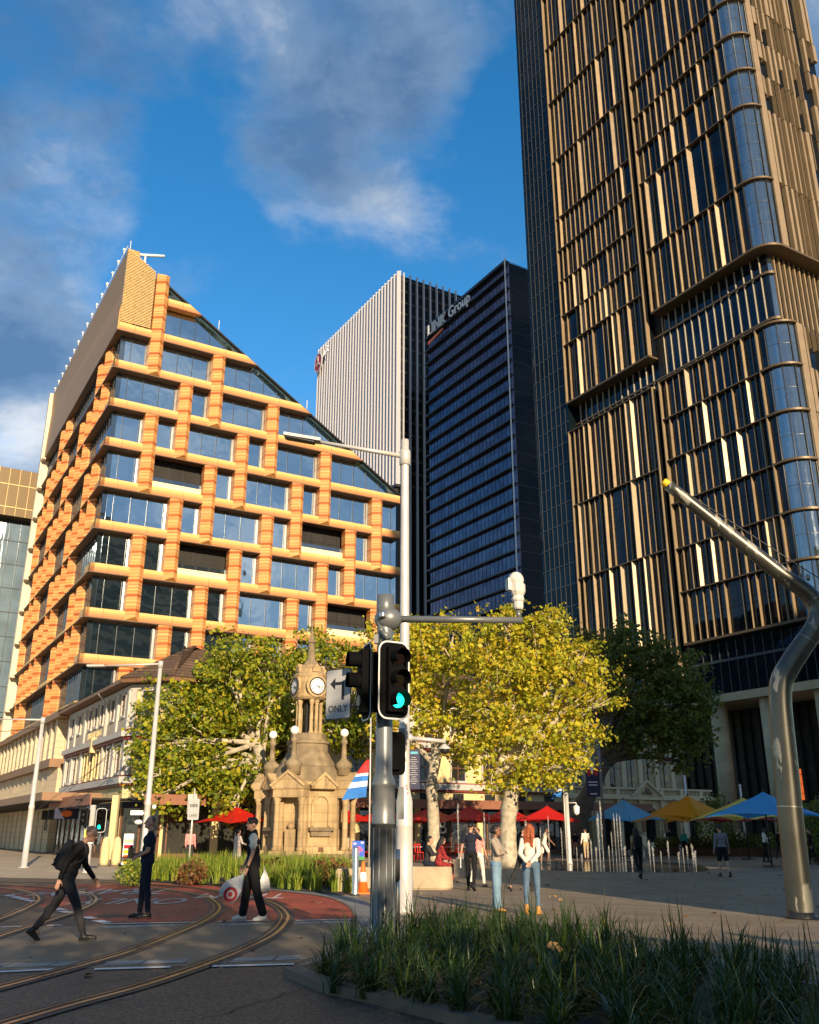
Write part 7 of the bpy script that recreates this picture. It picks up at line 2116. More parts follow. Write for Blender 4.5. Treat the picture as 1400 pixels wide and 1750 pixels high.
def banner(lab, u, v0, v1, Y, w, pole_u, vtop):
    a = AY(u, v0, Y); b = AY(u, v1, Y); pu = AY(pole_u, v0, Y).x; root = thing('banner_pole', lab, 'banner', Vector((pu, Y, 0)))
    mb = MB(); mb.tube([(pu, Y, 0), (pu, Y, AY(pole_u, vtop, Y).z)], .07, 10); mb.tube([(pu, Y, a.z + .05), (pu + 1.3, Y, a.z - .05)], .025, 6); mb.tube([(pu, Y, a.z), (a.x - w / 2, Y, a.z)], .025, 6); part('pole', mb, M['grey_pole'], root)
    mb = MB(); h = a.z - b.z; fr = Fr((a.x, Y, 0), (1, 0, 0), (0, -1, 0))
    mb.fbox(fr, -w / 2, w / 2, 0, .02, b.z, a.z, 0); mb.extr([fr.P(-w / 2, .0201, a.z), fr.P(w / 2, .0201, a.z), fr.P(w * .3, .0201, a.z - h * .3), fr.P(0, .0201, a.z - h * .15), fr.P(-w * .3, .0201, a.z - h * .33)], fr.n * .004, 1)
    mb.extr([fr.P(-w * .2, .0242, a.z), fr.P(w * .1, .0242, a.z), fr.P(0, .0242, a.z - h * .26)], fr.n * .003, 2)
    for q, (z, ww) in enumerate(((.48, .7), (.58, .66), (.88, .5))): mb.fbox(fr, -w * ww / 2, w * ww / 2, .0201, .024, a.z - h * z - .06, a.z - h * z, 2)
    part('cloth', mb, [M['sign_navy'], M['flag_red'], M['flag_white']], root)
banner('navy street banner with red and white top, beside the leaning tree trunk', 1012, 1312, 1362, 60, .85, 1026, 1240)
root = thing('lamp_post', 'white lamp post with a bracket lantern right of the sunny fountain jets', 'lamp post', Vector((AY(972, 1440, 50).x, 50, 0)))
b = BASE[root.name]; zt = AY(970, 1355, 50).z
mb = MB(); mb.lathe([(.17, 0), (.15, .1), (.12, .3), (.11, zt)], b, 12); part('post', mb, M['white_pole'], root)
mb = MB(); mb.tube([b + UP * (zt - .5), b + Vector((.5, 0, zt - .5)), b + Vector((.5, 0, zt - .62))], .035, 6); part('bracket', mb, M['white_pole'], root)
mb = MB(); mb.lathe([(.04, 0), (.17, -.1), (.14, -.42), (.05, -.5)][::-1], b + Vector((.5, 0, zt - .6)), 8, 0, False); part('lantern', mb, M['globe'], root)
feather_flag('small blue and white banner drooping above the white lamp post', 962, 1330, 1362, 49, -1, 1.2)
for u, vt, Y, lab in ((1167, 1296, 84, 'white flagpole on the town hall balustrade, right of the pediment'), (1265, 1344, 70, 'thin white flagpole behind the yellow umbrella')):
    p = AY(u, vt, Y); root = thing('flagpole', lab, 'flagpole', Vector((p.x, Y, 0)))
    mb = MB(); mb.tube([(p.x, Y, 0), (p.x, Y, p.z)], [.11, .07], 8); part('pole', mb, M['white'], root)
    mb = MB(); mb.ball((p.x, Y, p.z + .06), .1, 8, 6); part('finial', mb, M['white'], root)
# planters and hedges in front of the town hall
def planter(lab, u0, u1, Y, h, hh, seed):
    a = AY(u0, 1450, Y).x; b = AY(u1, 1450, Y).x; root = thing('planter', lab, 'planter', Vector(((a + b) / 2, Y, 0)))
    mb = MB(); mb.box(((a + b) / 2, Y, h / 2), (b - a, 1.2, h)); part('box', mb, M['planter'], root)
    rg = np.random.default_rng(seed); n = int((b - a) * 420)
    p = np.stack([rg.uniform(a + .1, b - .1, n), Y + rg.normal(size=n) * .4, h + hh * rg.random(n) ** .8 * (0.6 + .4 * np.sin(rg.uniform(a, b, n) * 2.1))], 1) - np.array(BASE[root.name])
    nn = rg.normal(size=p.shape) + np.array([0, 0, .5]); nn /= np.linalg.norm(nn, axis=1)[:, None]
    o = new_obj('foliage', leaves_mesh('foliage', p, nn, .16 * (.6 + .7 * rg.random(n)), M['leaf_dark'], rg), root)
M['planter'] = pm('rust_brown_planter', (0.11, 0.06, 0.035), .7, var=.2)
planter('long brown planter with low dark shrubs left of the man in the grey sweater', 1120, 1225, 68, .55, .7, 1)
planter('brown planter with dark shrubs between the grey sweater man and the blue umbrella pole', 1242, 1300, 66, .6, .9, 2)
planter('brown planter with dark shrubs behind the man in the white shirt', 1304, 1400, 64, .6, .9, 3)
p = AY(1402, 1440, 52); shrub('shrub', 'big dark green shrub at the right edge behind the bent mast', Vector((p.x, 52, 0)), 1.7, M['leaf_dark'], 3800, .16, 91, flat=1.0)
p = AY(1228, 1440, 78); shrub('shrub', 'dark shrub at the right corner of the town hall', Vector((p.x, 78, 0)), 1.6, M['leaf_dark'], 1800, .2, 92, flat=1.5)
# overhead wires on the left
mb = MB()
for a, b in (((60, 1386, 52), (260, 1232, 56)), ((100, 1390, 48), (285, 1255, 52)), ((118, 1350, 60), (210, 1262, 58)), ((-40, 1248, 45), (75, 1240, 45.6))):
    p, q = AY(*a), AY(*b); m_ = p.lerp(q, .5) - UP * .15; mb.tube(smooth_path([p, m_, q], 5), .018, 4, cap=False)
solo('overhead_wires', mb, M['black_metal'], 'thin black overhead wires crossing in front of the cream corner building', 'wires', fix=False)
# dry leaves on the ground
rg = np.random.default_rng(5)
pts = []
while len(pts) < 330:
    x, y = rg.uniform(-6, 14), rg.uniform(10, 44)
    pts.append((x, y, .025 + .02 * rg.random()))
pts = np.array(pts); nn = rg.normal(size=pts.shape) * .35 + np.array([0, 0, 1]); nn /= np.linalg.norm(nn, axis=1)[:, None]
M['dry'] = leafmat('dry_leaves', [(.20, .10, .03), (.30, .17, .06), (.36, .26, .12)], .1)
o = new_obj('fallen_leaves', leaves_mesh('fallen_leaves', pts, nn, .10 * (.6 + .8 * rg.random(len(pts))), M['dry'], rg)); tag(o, 'dry brown leaves scattered over the paving', 'leaves', kind='stuff')
p = G(948, 1690); pp = np.array([[p.x, p.y, .44], [p.x + .07, p.y - .03, .40]]); o = new_obj('dry_leaf', leaves_mesh('dry_leaf', pp, np.array([[0, -.8, .6], [.3, -.8, .5]]), np.array([.13, .10]), M['dry'], rg)); tag(o, 'large curled brown leaf caught in the strappy grass', 'leaf')
# ------------------------------------------------------------------ people
M['skin'] = pm('light_skin', (0.50, 0.27, 0.18), 0.55, var=0.08, scale=8)
M['skin_dark'] = pm('brown_skin', (0.22, 0.105, 0.06), 0.5, var=0.08, scale=8)
M['skin_deep'] = pm('deep_skin', (0.10, 0.05, 0.03), 0.5, var=0.08, scale=8)
def cl(name, col, **k): return pm(name, col, 0.85, var=k.pop('var', .14), scale=k.pop('scale', 7), bump=.6, bscale=7, spec=.15)
M['c_black'] = cl('black_cloth', (0.012, 0.012, 0.014)); M['c_navy'] = cl('navy_cloth', (0.016, 0.02, 0.034)); M['c_charcoal'] = cl('charcoal_cloth', (0.03, 0.03, 0.034))
M['c_white'] = cl('white_cloth', (0.72, 0.66, 0.55), var=.05); M['c_greige'] = cl('stone_knit', (0.34, 0.28, 0.22)); M['c_grey'] = cl('grey_sweater', (0.17, 0.17, 0.18)); M['c_beige'] = cl('beige_cloth', (0.45, 0.33, 0.18))
M['c_pink'] = cl('pink_cloth', (0.75, 0.28, 0.25)); M['c_floral'] = cl('floral_cloth', (0.45, 0.38, 0.34), var=.6, scale=14); M['c_red'] = cl('red_patterned_cloth', (0.26, 0.03, 0.03), var=.7, scale=16); M['c_teal'] = cl('teal_cloth', (0.05, 0.35, 0.32)); M['c_tan'] = cl('tan_cloth', (0.30, 0.19, 0.10))
M['denim'] = cl('washed_denim', (0.17, 0.27, 0.36), var=.3, scale=4); M['denim_dark'] = cl('blue_denim', (0.09, 0.145, 0.215), var=.3, scale=4)
M['hair_black'] = pm('black_hair', (0.008, 0.0065, 0.006), .6, var=.3, scale=20); M['hair_grey'] = pm('cropped_grey_hair', (0.13, 0.085, 0.062), .6, var=.3, scale=20); M['hair_red'] = pm('auburn_hair', (0.30, 0.075, 0.022), .45, var=.4, scale=16, bump=.6, bscale=30); M['hair_brown'] = pm('brown_hair', (0.06, 0.03, 0.016), .5, var=.3, scale=20)
M['boot'] = pm('tan_suede_boot', (0.55, 0.27, 0.055), .8, var=.12); M['shoe_black'] = pm('black_shoe', (0.013, 0.012, 0.012), .4); M['shoe_white'] = pm('white_sneaker', (0.7, 0.68, 0.64), .5, var=.06); M['sole'] = pm('rubber_sole', (0.5, 0.48, 0.45), .6)
M['eye'] = pm('dark_eye', (0.01, 0.008, 0.006), .2); M['mouth'] = pm('lip', (0.30, 0.11, 0.09), .5)

def blob(prims, voxel, name, mat, parent, smooth=3, off=Vector((0, 0, 0)), label=None):
    """union of tapered capsules ('c', a, b, ra, rb) and ellipsoids ('e', centre, (rx,ry,rz), matrix|None) fused into one surface"""
    mb = MB()
    for p in prims:
        if p[0] == 'c':
            a, b, ra, rb = Vector(p[1]), Vector(p[2]), p[3], p[4]
            fl = p[5] if len(p) > 5 else 1.0
            d = b - a; L_ = d.length
            d = d.normalized() if L_ > 1e-6 else Vector((0, 0, 1))
            n = 5; P = []; RR = []
            for k in range(4): t = -math.pi / 2 + (math.pi / 2) * k / 4; P.append(a + d * (ra * math.sin(t))); RR.append(max(.001, ra * math.cos(t)))
            for k in range(n + 1): t = k / n; P.append(a.lerp(b, t)); RR.append(ra + (rb - ra) * t)
            for k in range(1, 5): t = (math.pi / 2) * k / 4; P.append(b + d * (rb * math.sin(t))); RR.append(max(.001, rb * math.cos(t)))
            # drop coincident points
            Q, S = [P[0]], [RR[0]]
            for x, y in zip(P[1:], RR[1:]):
                if (x - Q[-1]).length > 1e-5: Q.append(x); S.append(y)
            mb.tube(Q, S, 12, flat=fl)
        else:
            c, r = Vector(p[1]), p[2]; Mx = p[3] if len(p) > 3 and p[3] is not None else Matrix.Identity(3)
            i0 = len(mb.v); mb.ball((0, 0, 0), 1.0, 14, 10)
            for i in range(i0, len(mb.v)):
                v = Mx @ Vector((mb.v[i][0] * r[0], mb.v[i][1] * r[1], mb.v[i][2] * r[2])); mb.v[i] = tuple(c + v)
    me = bpy.data.meshes.new('tmp'); me.from_pydata(mb.v, [], mb.f)
    o = bpy.data.objects.new('tmp', me); COL.objects.link(o)
    bm = bmesh.new(); bm.from_mesh(me); bmesh.ops.recalc_face_normals(bm, faces=bm.faces); bm.to_mesh(me); bm.free()
    r = o.modifiers.new('r', 'REMESH'); r.mode = 'VOXEL'; r.voxel_size = voxel; r.use_smooth_shade = True
    s = o.modifiers.new('s', 'SMOOTH'); s.factor = .5; s.iterations = smooth
    dg = bpy.context.evaluated_depsgraph_get(); dg.update()
    res = bpy.data.meshes.new_from_object(o.evaluated_get(dg))
    bpy.data.objects.remove(o); bpy.data.meshes.remove(me)
    res.name = name; res.materials.clear(); res.materials.append(mat)
    ob = new_obj(name, res, parent)
    if label: ob['label'] = label
    return ob
def rx(a): return Matrix.Rotation(a, 3, 'X')
def ry(a): return Matrix.Rotation(a, 3, 'Y')
def rz(a): return Matrix.Rotation(a, 3, 'Z')
def person(label, loc, heading, H=1.74, pose=None, build=1.0, top=None, bottom=None, hair=None, shoes='shoe_black', skin='skin', sleeve='long', leg='long', flare=1.0, near=True, female=False, boots=False, dress=False, hairstyle='short', bottom_len=None, group=None):
    """local frame: forward +Y, the person's own right is +X.  heading = rotation about z (0 faces +Y, away from the camera)"""
    q = dict(lean=0, legR=(0, 0), legL=(0, 0), armR=(0, 8, 10, 0), armL=(0, 8, 10, 0), head=(0, 0), sit=False, twist=0); q.update(pose or {})
    k = H / 1.74
    root = thing('person', label, 'person', loc, group, heading)
    vx = .0115 if near else .02
    lean = R(q['lean'])
    TH, SH = .43 * k, .43 * k
    hipw = (.095 if not female else .10) * k
    def legpts(s, hip, knee, out=2):
        d1 = rx(R(hip)) @ Vector((math.sin(R(out)) * s, 0, -1)); d2 = rx(R(hip - knee)) @ Vector((0, 0, -1))
        h = Vector((s * hipw, 0, 0)); kn = h + d1 * TH; an = kn + d2 * SH
        return h, kn, an
    LR, LL = legpts(1, *q['legR']), legpts(-1, *q['legL'])
    low = min(LR[2].z, LL[2].z)
    pz = -low + .085 * k
    if q['sit']: pz = q['sit']
    def up(t): return tuple(p + Vector((0, 0, pz)) for p in t)
    LR, LL = up(LR), up(LL)
    pel = Vector((0, 0, pz + .04 * k))
    RT = rx(-lean) @ rz(R(q['twist']))
    def T(x, y, z): return pel + RT @ (Vector((x, y, z)) * k)
    shw = .185 if not female else .16
    neck = T(0, 0, .52); headc = T(0, .02, .52) + (rz(R(q['head'][1])) @ rx(R(-q['head'][0]) - lean * .5)) @ Vector((0, .02 * k, .155 * k))
    HR = rz(R(q['head'][1])) @ rx(-R(q['head'][0]) - lean * .5)
    def armpts(s, flex, abd, elbow, inw):
        sh = T(s * shw, 0, .455)
        U = RT @ ry(-s * R(abd)) @ rx(R(flex)) if False else RT @ rx(R(flex)) @ ry(-s * R(abd))
        el = sh + U @ Vector((0, 0, -.285 * k))
        W_ = U @ rz(s * R(inw)) @ rx(R(elbow))
        wr = el + W_ @ Vector((0, 0, -.25 * k))
        return sh, el, wr, W_
    AR, AL = armpts(1, *q['armR']), armpts(-1, *q['armL'])
    b = build
    # ---- body
    P = []
    P += [('e', T(0, 0, .02), (.15 * k * b, .105 * k * b, .12 * k), RT), ('e', T(0, .005, .2), (.128 * k * b, .092 * k * b, .15 * k), RT), ('e', T(0, .005, .36), (.155 * k * b, .10 * k * b, .14 * k), RT), ('c', T(-shw * .75, 0, .45), T(shw * .75, 0, .45), .06 * k, .06 * k)]
    P += [('c', T(0, -.005, .46), T(0, .01, .56), .055 * k, .05 * k)]
    for L_ in (LR, LL):
        P += [('c', L_[0], L_[1], .083 * k * b, .056 * k), ('c', L_[1], L_[2], .052 * k, .036 * k), ('e', L_[1].lerp(L_[2], .3) + Vector((0, -.012, 0)), (.05 * k, .055 * k, .10 * k), None), ('c', L_[2], L_[2] + Vector((0, .1 * k, -.055 * k)), .03 * k, .018 * k)]
    for s, A in ((1, AR), (-1, AL)):
        P += [('c', A[0], A[1], .05 * k * b, .038 * k), ('c', A[1], A[2], .038 * k, .026 * k)]
        # hand: palm, four fingers, thumb
        W_ = A[3]; w = A[2]
        def hp(x, y, z): return w + W_ @ (Vector((x, y, z)) * k)
        P += [('e', hp(0, 0, -.045), (.016 * k, .038 * k, .05 * k), W_)]
        for j, (y, ln) in enumerate(((-.028, .06), (-.009, .072), (.010, .075), (.028, .066))):
            P += [('c', hp(0, y, -.085), hp(-s * .012, y * 1.05, -.085 - ln * .55), .0085 * k, .008 * k), ('c', hp(-s * .012, y * 1.05, -.085 - ln * .55), hp(-s * .035, y * 1.05, -.085 - ln), .008 * k, .0068 * k)]
        P += [('c', hp(-s * .005, .03, -.03), hp(-s * .02, .062, -.065), .011 * k, .0095 * k), ('c', hp(-s * .02, .062, -.065), hp(-s * .03, .066, -.095), .0095 * k, .008 * k)]
    # head
    def hd(x, y, z): return headc + HR @ (Vector((x, y, z)) * k)
    P += [('e', hd(0, -.01, .03), (.076 * k, .094 * k, .092 * k), HR), ('e', hd(0, .022, -.045), (.058 * k, .068 * k, .072 * k), HR), ('c', hd(0, .088, .012), hd(0, .108, -.022), .010 * k, .014 * k), ('e', hd(0, .078, -.085), (.026 * k, .02 * k, .02 * k), HR),
          ('e', hd(.078, -.012, -.012), (.012 * k, .022 * k, .032 * k), HR), ('e', hd(-.078, -.012, -.012), (.012 * k, .022 * k, .032 * k), HR), ('e', hd(0, .078, -.052), (.026 * k, .012 * k, .012 * k), HR), ('e', hd(0, .078, .035), (.05 * k, .014 * k, .012 * k), HR)]
    blob(P, vx if near else .017, 'body', M[skin], root, 2)
    if near:
        mb = MB()
        for s in (-1, 1): mb.ball(hd(s * .031, .079, .012), .010 * k, 8, 6, 0)
        part('eye', mb, M['eye'], root, fix=False, local=True)
        mb = MB(); mb.ball(hd(0, .089, -.055), .02 * k, 8, 5, 0, (1, .35, .32)); part('mouth', mb, M['mouth'], root, fix=False, local=True)
    # ---- clothes
    if top:
        P = [('e', T(0, 0, .06), (.158 * k * b, .118 * k * b, .12 * k), RT), ('e', T(0, .005, .2), (.143 * k * b, .107 * k * b, .15 * k), RT), ('e', T(0, .005, .36), (.168 * k * b, .113 * k * b, .13 * k), RT), ('c', T(-shw * .8, 0, .445), T(shw * .8, 0, .445), .064 * k, .064 * k), ('c', T(0, 0, .46), T(0, 0, .50), .07 * k, .062 * k)]
        if female: P += [('e', T(.065, .085, .31), (.062 * k, .05 * k, .06 * k), RT), ('e', T(-.065, .085, .31), (.062 * k, .05 * k, .06 * k), RT)]
        for A in (AR, AL):
            if sleeve == 'none': continue
            if sleeve == 'short': P += [('c', A[0], A[0].lerp(A[1], .62), .064 * k * b, .058 * k)]
            else: P += [('c', A[0], A[1], .063 * k * b, .05 * k), ('c', A[1], A[1].lerp(A[2], .93), .05 * k, .038 * k)]
        blob(P, vx if near else .02, 'jacket' if sleeve == 'long' else 'shirt', M[top], root, 3)
    if dress:
        P = [('e', T(0, 0, .06), (.17 * k, .13 * k, .14 * k), RT), ('c', T(0, 0, 0), Vector((0, 0, pz - .48 * k)), .16 * k, .22 * k)]
        blob(P, .02, 'skirt', M[bottom], root, 3)
    elif bottom:
        P = [('e', T(0, -.005, .0), (.158 * k * b, .122 * k * b, .12 * k), RT)]
        if female: P += [('e', T(.06, -.045, -.02), (.085 * k, .085 * k, .1 * k), RT), ('e', T(-.06, -.045, -.02), (.085 * k, .085 * k, .1 * k), RT)]
        for L_ in (LR, LL):
            if leg == 'short': P += [('c', L_[0], L_[0].lerp(L_[1], .82), .10 * k * b, .088 * k)]
            else: P += [('c', L_[0], L_[1], .096 * k * b, .066 * k * (.5 + .5 * flare)), ('c', L_[1], L_[1].lerp(L_[2], .94 if not boots else .86), .064 * k * (.5 + .5 * flare), .05 * k * flare), ('e', L_[1].lerp(L_[2], .3) + Vector((0, -.012, 0)), (.058 * k, .062 * k, .11 * k), None)]
        blob(P, vx if near else .02, 'trousers' if leg == 'long' else 'shorts', M[bottom], root, 3)
    # ---- shoes
    for s, L_, hk in ((1, LR, q['legR'][0] - q['legR'][1]), (-1, LL, q['legL'][0] - q['legL'][1])):
        # the foot stays level unless the heel is lifted
        tilt = 0.0
        lift = L_[2].z - .085 * k
        if lift > .02 and not q['sit']: tilt = -R(min(65, max(-30, -hk * .9)))
        if 'footR' in q and s == 1: tilt = R(q['footR'])
        if 'footL' in q and s == -1: tilt = R(q['footL'])
        F_ = rx(tilt) @ rz(-s * R(6))
        a = L_[2]
        def fp(x, y, z): return a + F_ @ (Vector((x, y, z)) * k)
        P = [('c', fp(0, -.03, -.045), fp(0, .09, -.052), .042 * k, .04 * k), ('c', fp(0, .09, -.055), fp(0, .17, -.062), .038 * k, .026 * k), ('c', fp(0, -.005, -.03), fp(0, 0, .03 if not boots else .09), .047 * k, .045 * k)]
        sh = blob(P, vx if near else .018, 'shoe' if not boots else 'boot', M[shoes], root, 2)
        mb = MB(); pts = [fp(x, y, -.092) for x, y in ((-.03, -.07), (.03, -.07), (.04, 0), (.044, .1), (.03, .18), (0, .2), (-.03, .18), (-.042, .1), (-.038, 0))]
        mb.extr(pts, F_ @ Vector((0, 0, .022 * k))); part('sole', mb, M['sole'] if shoes == 'shoe_white' else M['shoe_black'] if not boots else M['boot'], sh, local=True)
    # ---- hair
    if hair:
        P = [('e', hd(0, -.022, .045), (.080 * k, .092 * k, .088 * k), HR)]
        if hairstyle == 'crop': P = [('e', hd(0, -.030, .042), (.0768 * k, .076 * k, .081 * k), HR)]
        if hairstyle == 'mop': P += [('e', hd(0, .04, .085), (.075 * k, .055 * k, .045 * k), HR), ('e', hd(.06, .02, .05), (.03 * k, .06 * k, .045 * k), HR), ('e', hd(-.06, .02, .05), (.03 * k, .06 * k, .045 * k), HR)]
        if hairstyle == 'curly': P += [('e', hd(0, -.01, .075), (.088 * k, .095 * k, .075 * k), HR)]
        if hairstyle == 'bun': P += [('e', hd(0, -.11, .0), (.06 * k, .05 * k, .07 * k), HR), ('e', hd(.05, -.05, -.01), (.035 * k, .05 * k, .06 * k), HR), ('e', hd(-.05, -.05, -.01), (.035 * k, .05 * k, .06 * k), HR)]
        if hairstyle == 'long':
            rnd = random.Random(3)
            for j in range(12):
                x = -.075 + .15 * j / 11; z1 = -.30 - .06 * rnd.random()
                P += [('c', hd(x * .9, -.06 - .02 * math.cos(x * 18), .02), hd(x * 1.15, -.10 + .012 * rnd.gauss(0, 1), -.14), .034 * k, .032 * k), ('c', hd(x * 1.15, -.10, -.14), hd(x * 1.25 + .01 * rnd.gauss(0, 1), -.125, z1), .032 * k, .014 * k)]
            for s in (-1, 1): P += [('c', hd(s * .07, .01, .04), hd(s * .085, -.02, -.16), .03 * k, .025 * k)]
        blob(P, .012 if near else .018, 'hair', M[hair], root, 2 if hairstyle != 'long' else 1)
    return dict(root=root, T=T, RT=RT, AR=AR, AL=AL, hd=hd, k=k, pz=pz, LR=LR, LL=LL)
def held(name, label, cat, mb, mats, per, fix=True):
    """a thing carried by a person, stored in world space"""
    r = per['root']; Mx = Matrix.Translation(r.location) @ Matrix.Rotation(r.rotation_euler.z, 4, 'Z')
    mb.v = [tuple(Mx @ Vector(v)) for v in mb.v]
    return mb, Mx
def carried(name, label, cat, per, parts):
    r = per['root']; Mx = Matrix.Translation(r.location) @ Matrix.Rotation(r.rotation_euler.z, 4, 'Z')
    root = new_obj(name, None); root.location = r.location; root.rotation_euler = (0, 0, r.rotation_euler.z); BASE[root.name] = Vector((0, 0, 0)); tag(root, label, cat)
    for nm, mb, mats in parts: part(nm, mb, mats, root, fix=True, local=True)
    return root
def on(u, v, Y=None):
    p = G(u, v)
    return Vector((p.x, p.y, .02)) if Y is None else Vector((AY(u, v, Y).x, Y, .02))
FR, FL_, TO, AW = R(-90), R(90), R(180), 0.0

# man striding to the right with a backpack
pm_ = person('man in black with cropped hair and a backpack striding across the tram road', on(104, 1609), R(-80), 1.76, dict(lean=20, legR=(27, 8), legL=(-24, 14), armR=(-18, 10, 24, 0), armL=(30, 10, 28, 10), head=(14, 0), footL=-38, footR=6), 1.06, 'c_black', 'c_charcoal', 'hair_grey', hairstyle='crop')
T, RT = pm_['T'], pm_['RT']
mb = MB()
def bag(T, RT, k=1.0):
    mb = MB()
    for (y, z, a, b_, c) in ((-.185, .26, .15, .085, .24), (-.25, .2, .12, .05, .15)):
        i0 = len(mb.v); mb.ball((0, 0, 0), 1, 14, 10)
        for i in range(i0, len(mb.v)):
            x_, y_, z_ = mb.v[i]; f = lambda t: math.copysign(abs(t) ** .6, t)
            v = Vector((f(x_) * a, f(y_) * b_, f(z_) * c)); mb.v[i] = tuple(T(0, y, z) + RT @ v)
    return mb
strap = MB()
for s in (-1, 1): strap.tube(smooth_path([T(s * .1, -.12, .44), T(s * .11, -.02, .53), T(s * .12, .1, .44), T(s * .13, .1, .28), T(s * .13, -.1, .12)], 5), .018, 6)
web = MB()
for z in (.08, .16, .24): web.tube([T(-.12, -.29, z), T(.12, -.29, z)], .012, 5)
carried('backpack', 'dark grey backpack on the back of the striding man', 'backpack', pm_, [('bag_body', bag(T, RT), M['c_charcoal']), ('strap', strap, M['c_charcoal']), ('webbing', web, M['c_black'])])

# man in the dark polo, standing, looking left
p2 = person('grey haired man in a dark polo shirt and navy trousers standing on the red road', on(243, 1570), R(104), 1.84, dict(lean=-3, legR=(5, 2), legL=(-5, 3), armR=(4, 6, 72, 34), armL=(2, 6, 66, 40), head=(-2, 8)), 1.12, 'c_navy', 'c_navy', 'hair_grey', sleeve='short', hairstyle='crop')
mb = MB(); T = p2['T']
for s in (-1, 1): mb.box(p2['T'](s * .13, .0, .515), (.05, .09, .012), 0)
part('shoulder_tab', mb, M['yellow'], p2['root'], local=True)
w = p2['AR'][2]; mb = MB(); mb.box(w + Vector((-.05, .1, .03)), (.13, .09, .2), .3); mb2 = MB(); mb2.tube([w + Vector((-.05, .1, .13)), w + Vector((-.05, .1, .17))], .03, 8)
carried('drink_carton', 'small brown carton held by the man in the dark polo', 'carton', p2, [('carton_body', mb, M['c_tan']), ('lid', mb2, M['c_black'])])

# young man in a black vest with shopping bags
p3 = person('young man in a black puffer vest and white tee walking left with shopping bags', on(428, 1574), R(98), 1.82, dict(lean=2, legR=(13, 6), legL=(-11, 8), armR=(12, 8, 16, 0), armL=(2, 8, 20, 10), head=(0, 10), footL=-8), 1.05, 'c_white', 'c_black', 'hair_black', sleeve='short', shoes='shoe_white', flare=1.55, hairstyle='mop')
T, RT, k = p3['T'], p3['RT'], p3['k']
blob([('e', T(0, 0, -.03), (.178, .14, .13), RT), ('e', T(0, 0, .06), (.178, .138, .13), RT), ('e', T(0, .005, .2), (.168, .13, .16), RT), ('e', T(0, .005, .36), (.182, .128, .13), RT), ('c', T(-.12, 0, .455), T(.12, 0, .455), .066, .066), ('c', T(0, -.01, .48), T(0, -.005, .53), .075, .07)], .0115, 'vest', M['c_black'], p3['root'], 3)
w = p3['AL'][2] + p3['AL'][3] @ Vector((0, 0, -.09)); mb = MB(); mb.tube([p3['AL'][2] + p3['AL'][3] @ Vector((-.03, 0, 0)), p3['AL'][2] + p3['AL'][3] @ Vector((.03, 0, 0))], .03, 10); part('watch', mb, M['black_metal'], p3['root'], local=True)
def shopping_bag(per, w, label, d, logo, size=(.36, .42), tilt=0.0, yaw=0.0):
    """w: grip; bag hangs from it, swung by d"""
    d = Vector(d).normalized(); sidev = Matrix.Rotation(yaw, 3, 'Z') @ Vector((0, 1, 0)); nv = d.cross(sidev).normalized(); sidev = nv.cross(d).normalized()
    W_, H_ = size
    mb = MB()
    def pt(a, b, c): return w + d * (b * H_) + sidev * (a * W_) + nv * c
    rows = [(.10, .02, .02), (.30, .22, .05), (.6, .46, .075), (.9, .5, .08), (1.06, .46, .06), (1.12, .40, .02)]
    for (b0, a0, c0), (b1, a1, c1) in zip(rows[:-1], rows[1:]):
        ring0 = [pt(a0, b0, -c0), pt(a0 * 1.05, b0, 0), pt(a0, b0, c0), pt(-a0, b0, c0), pt(-a0 * 1.05, b0, 0), pt(-a0, b0, -c0)]; ring1 = [pt(a1, b1, -c1), pt(a1 * 1.05, b1, 0), pt(a1, b1, c1), pt(-a1, b1, c1), pt(-a1 * 1.05, b1, 0), pt(-a1, b1, -c1)]
        for j in range(6): mb.poly([ring0[j], ring0[(j + 1) % 6], ring1[(j + 1) % 6], ring1[j]], 0, True)
    mb.poly(ring1, 0)
    parts = [('bag_body', mb, [M['bag_white']])]
    h = MB()
    h.tube([pt(.02, .0, 0), pt(.02, .12, .02)], .014, 6); parts.append(('handle', h, M['bag_white']))
    if logo:
        lg = MB()
        for c in (-.09, .09):
            cc = lambda r, t: w + d * ((.88 + r * math.sin(t)) * H_) + sidev * (r * 1.0 * math.cos(t) * H_ - .10 * W_) + nv * c
            K = 24
            for r0, r1 in ((.0, .085), (.15, .25)):
                for j in range(K):
                    x, y = 2 * math.pi * j / K, 2 * math.pi * (j + 1) / K
                    lg.poly([cc(r0, x), cc(r1, x), cc(r1, y), cc(r0, y)])
        parts.append(('bullseye_print', lg, M['bag_red']))
    o = carried('shopping_bag', label, 'shopping bag', per, parts)
    return o
M['bag_white'] = pm('white_plastic_bag', (.62, .61, .60), .35, var=.1, scale=9, bump=.5, bscale=10); M['bag_red'] = pm('red_print', (.42, .01, .02), .45, var=.05)
shopping_bag(p3, p3['AL'][2] + p3['AL'][3] @ Vector((0, 0, -.1)), 'white shopping bag with a red bullseye print swinging in front of the young man', (0.0, .62, -.8), True, (.36, .52), yaw=0)
shopping_bag(p3, Vector((.2, -.22, .93)), 'plain white shopping bag hanging behind the young man', (0, -.05, -1), False, (.2, .42))

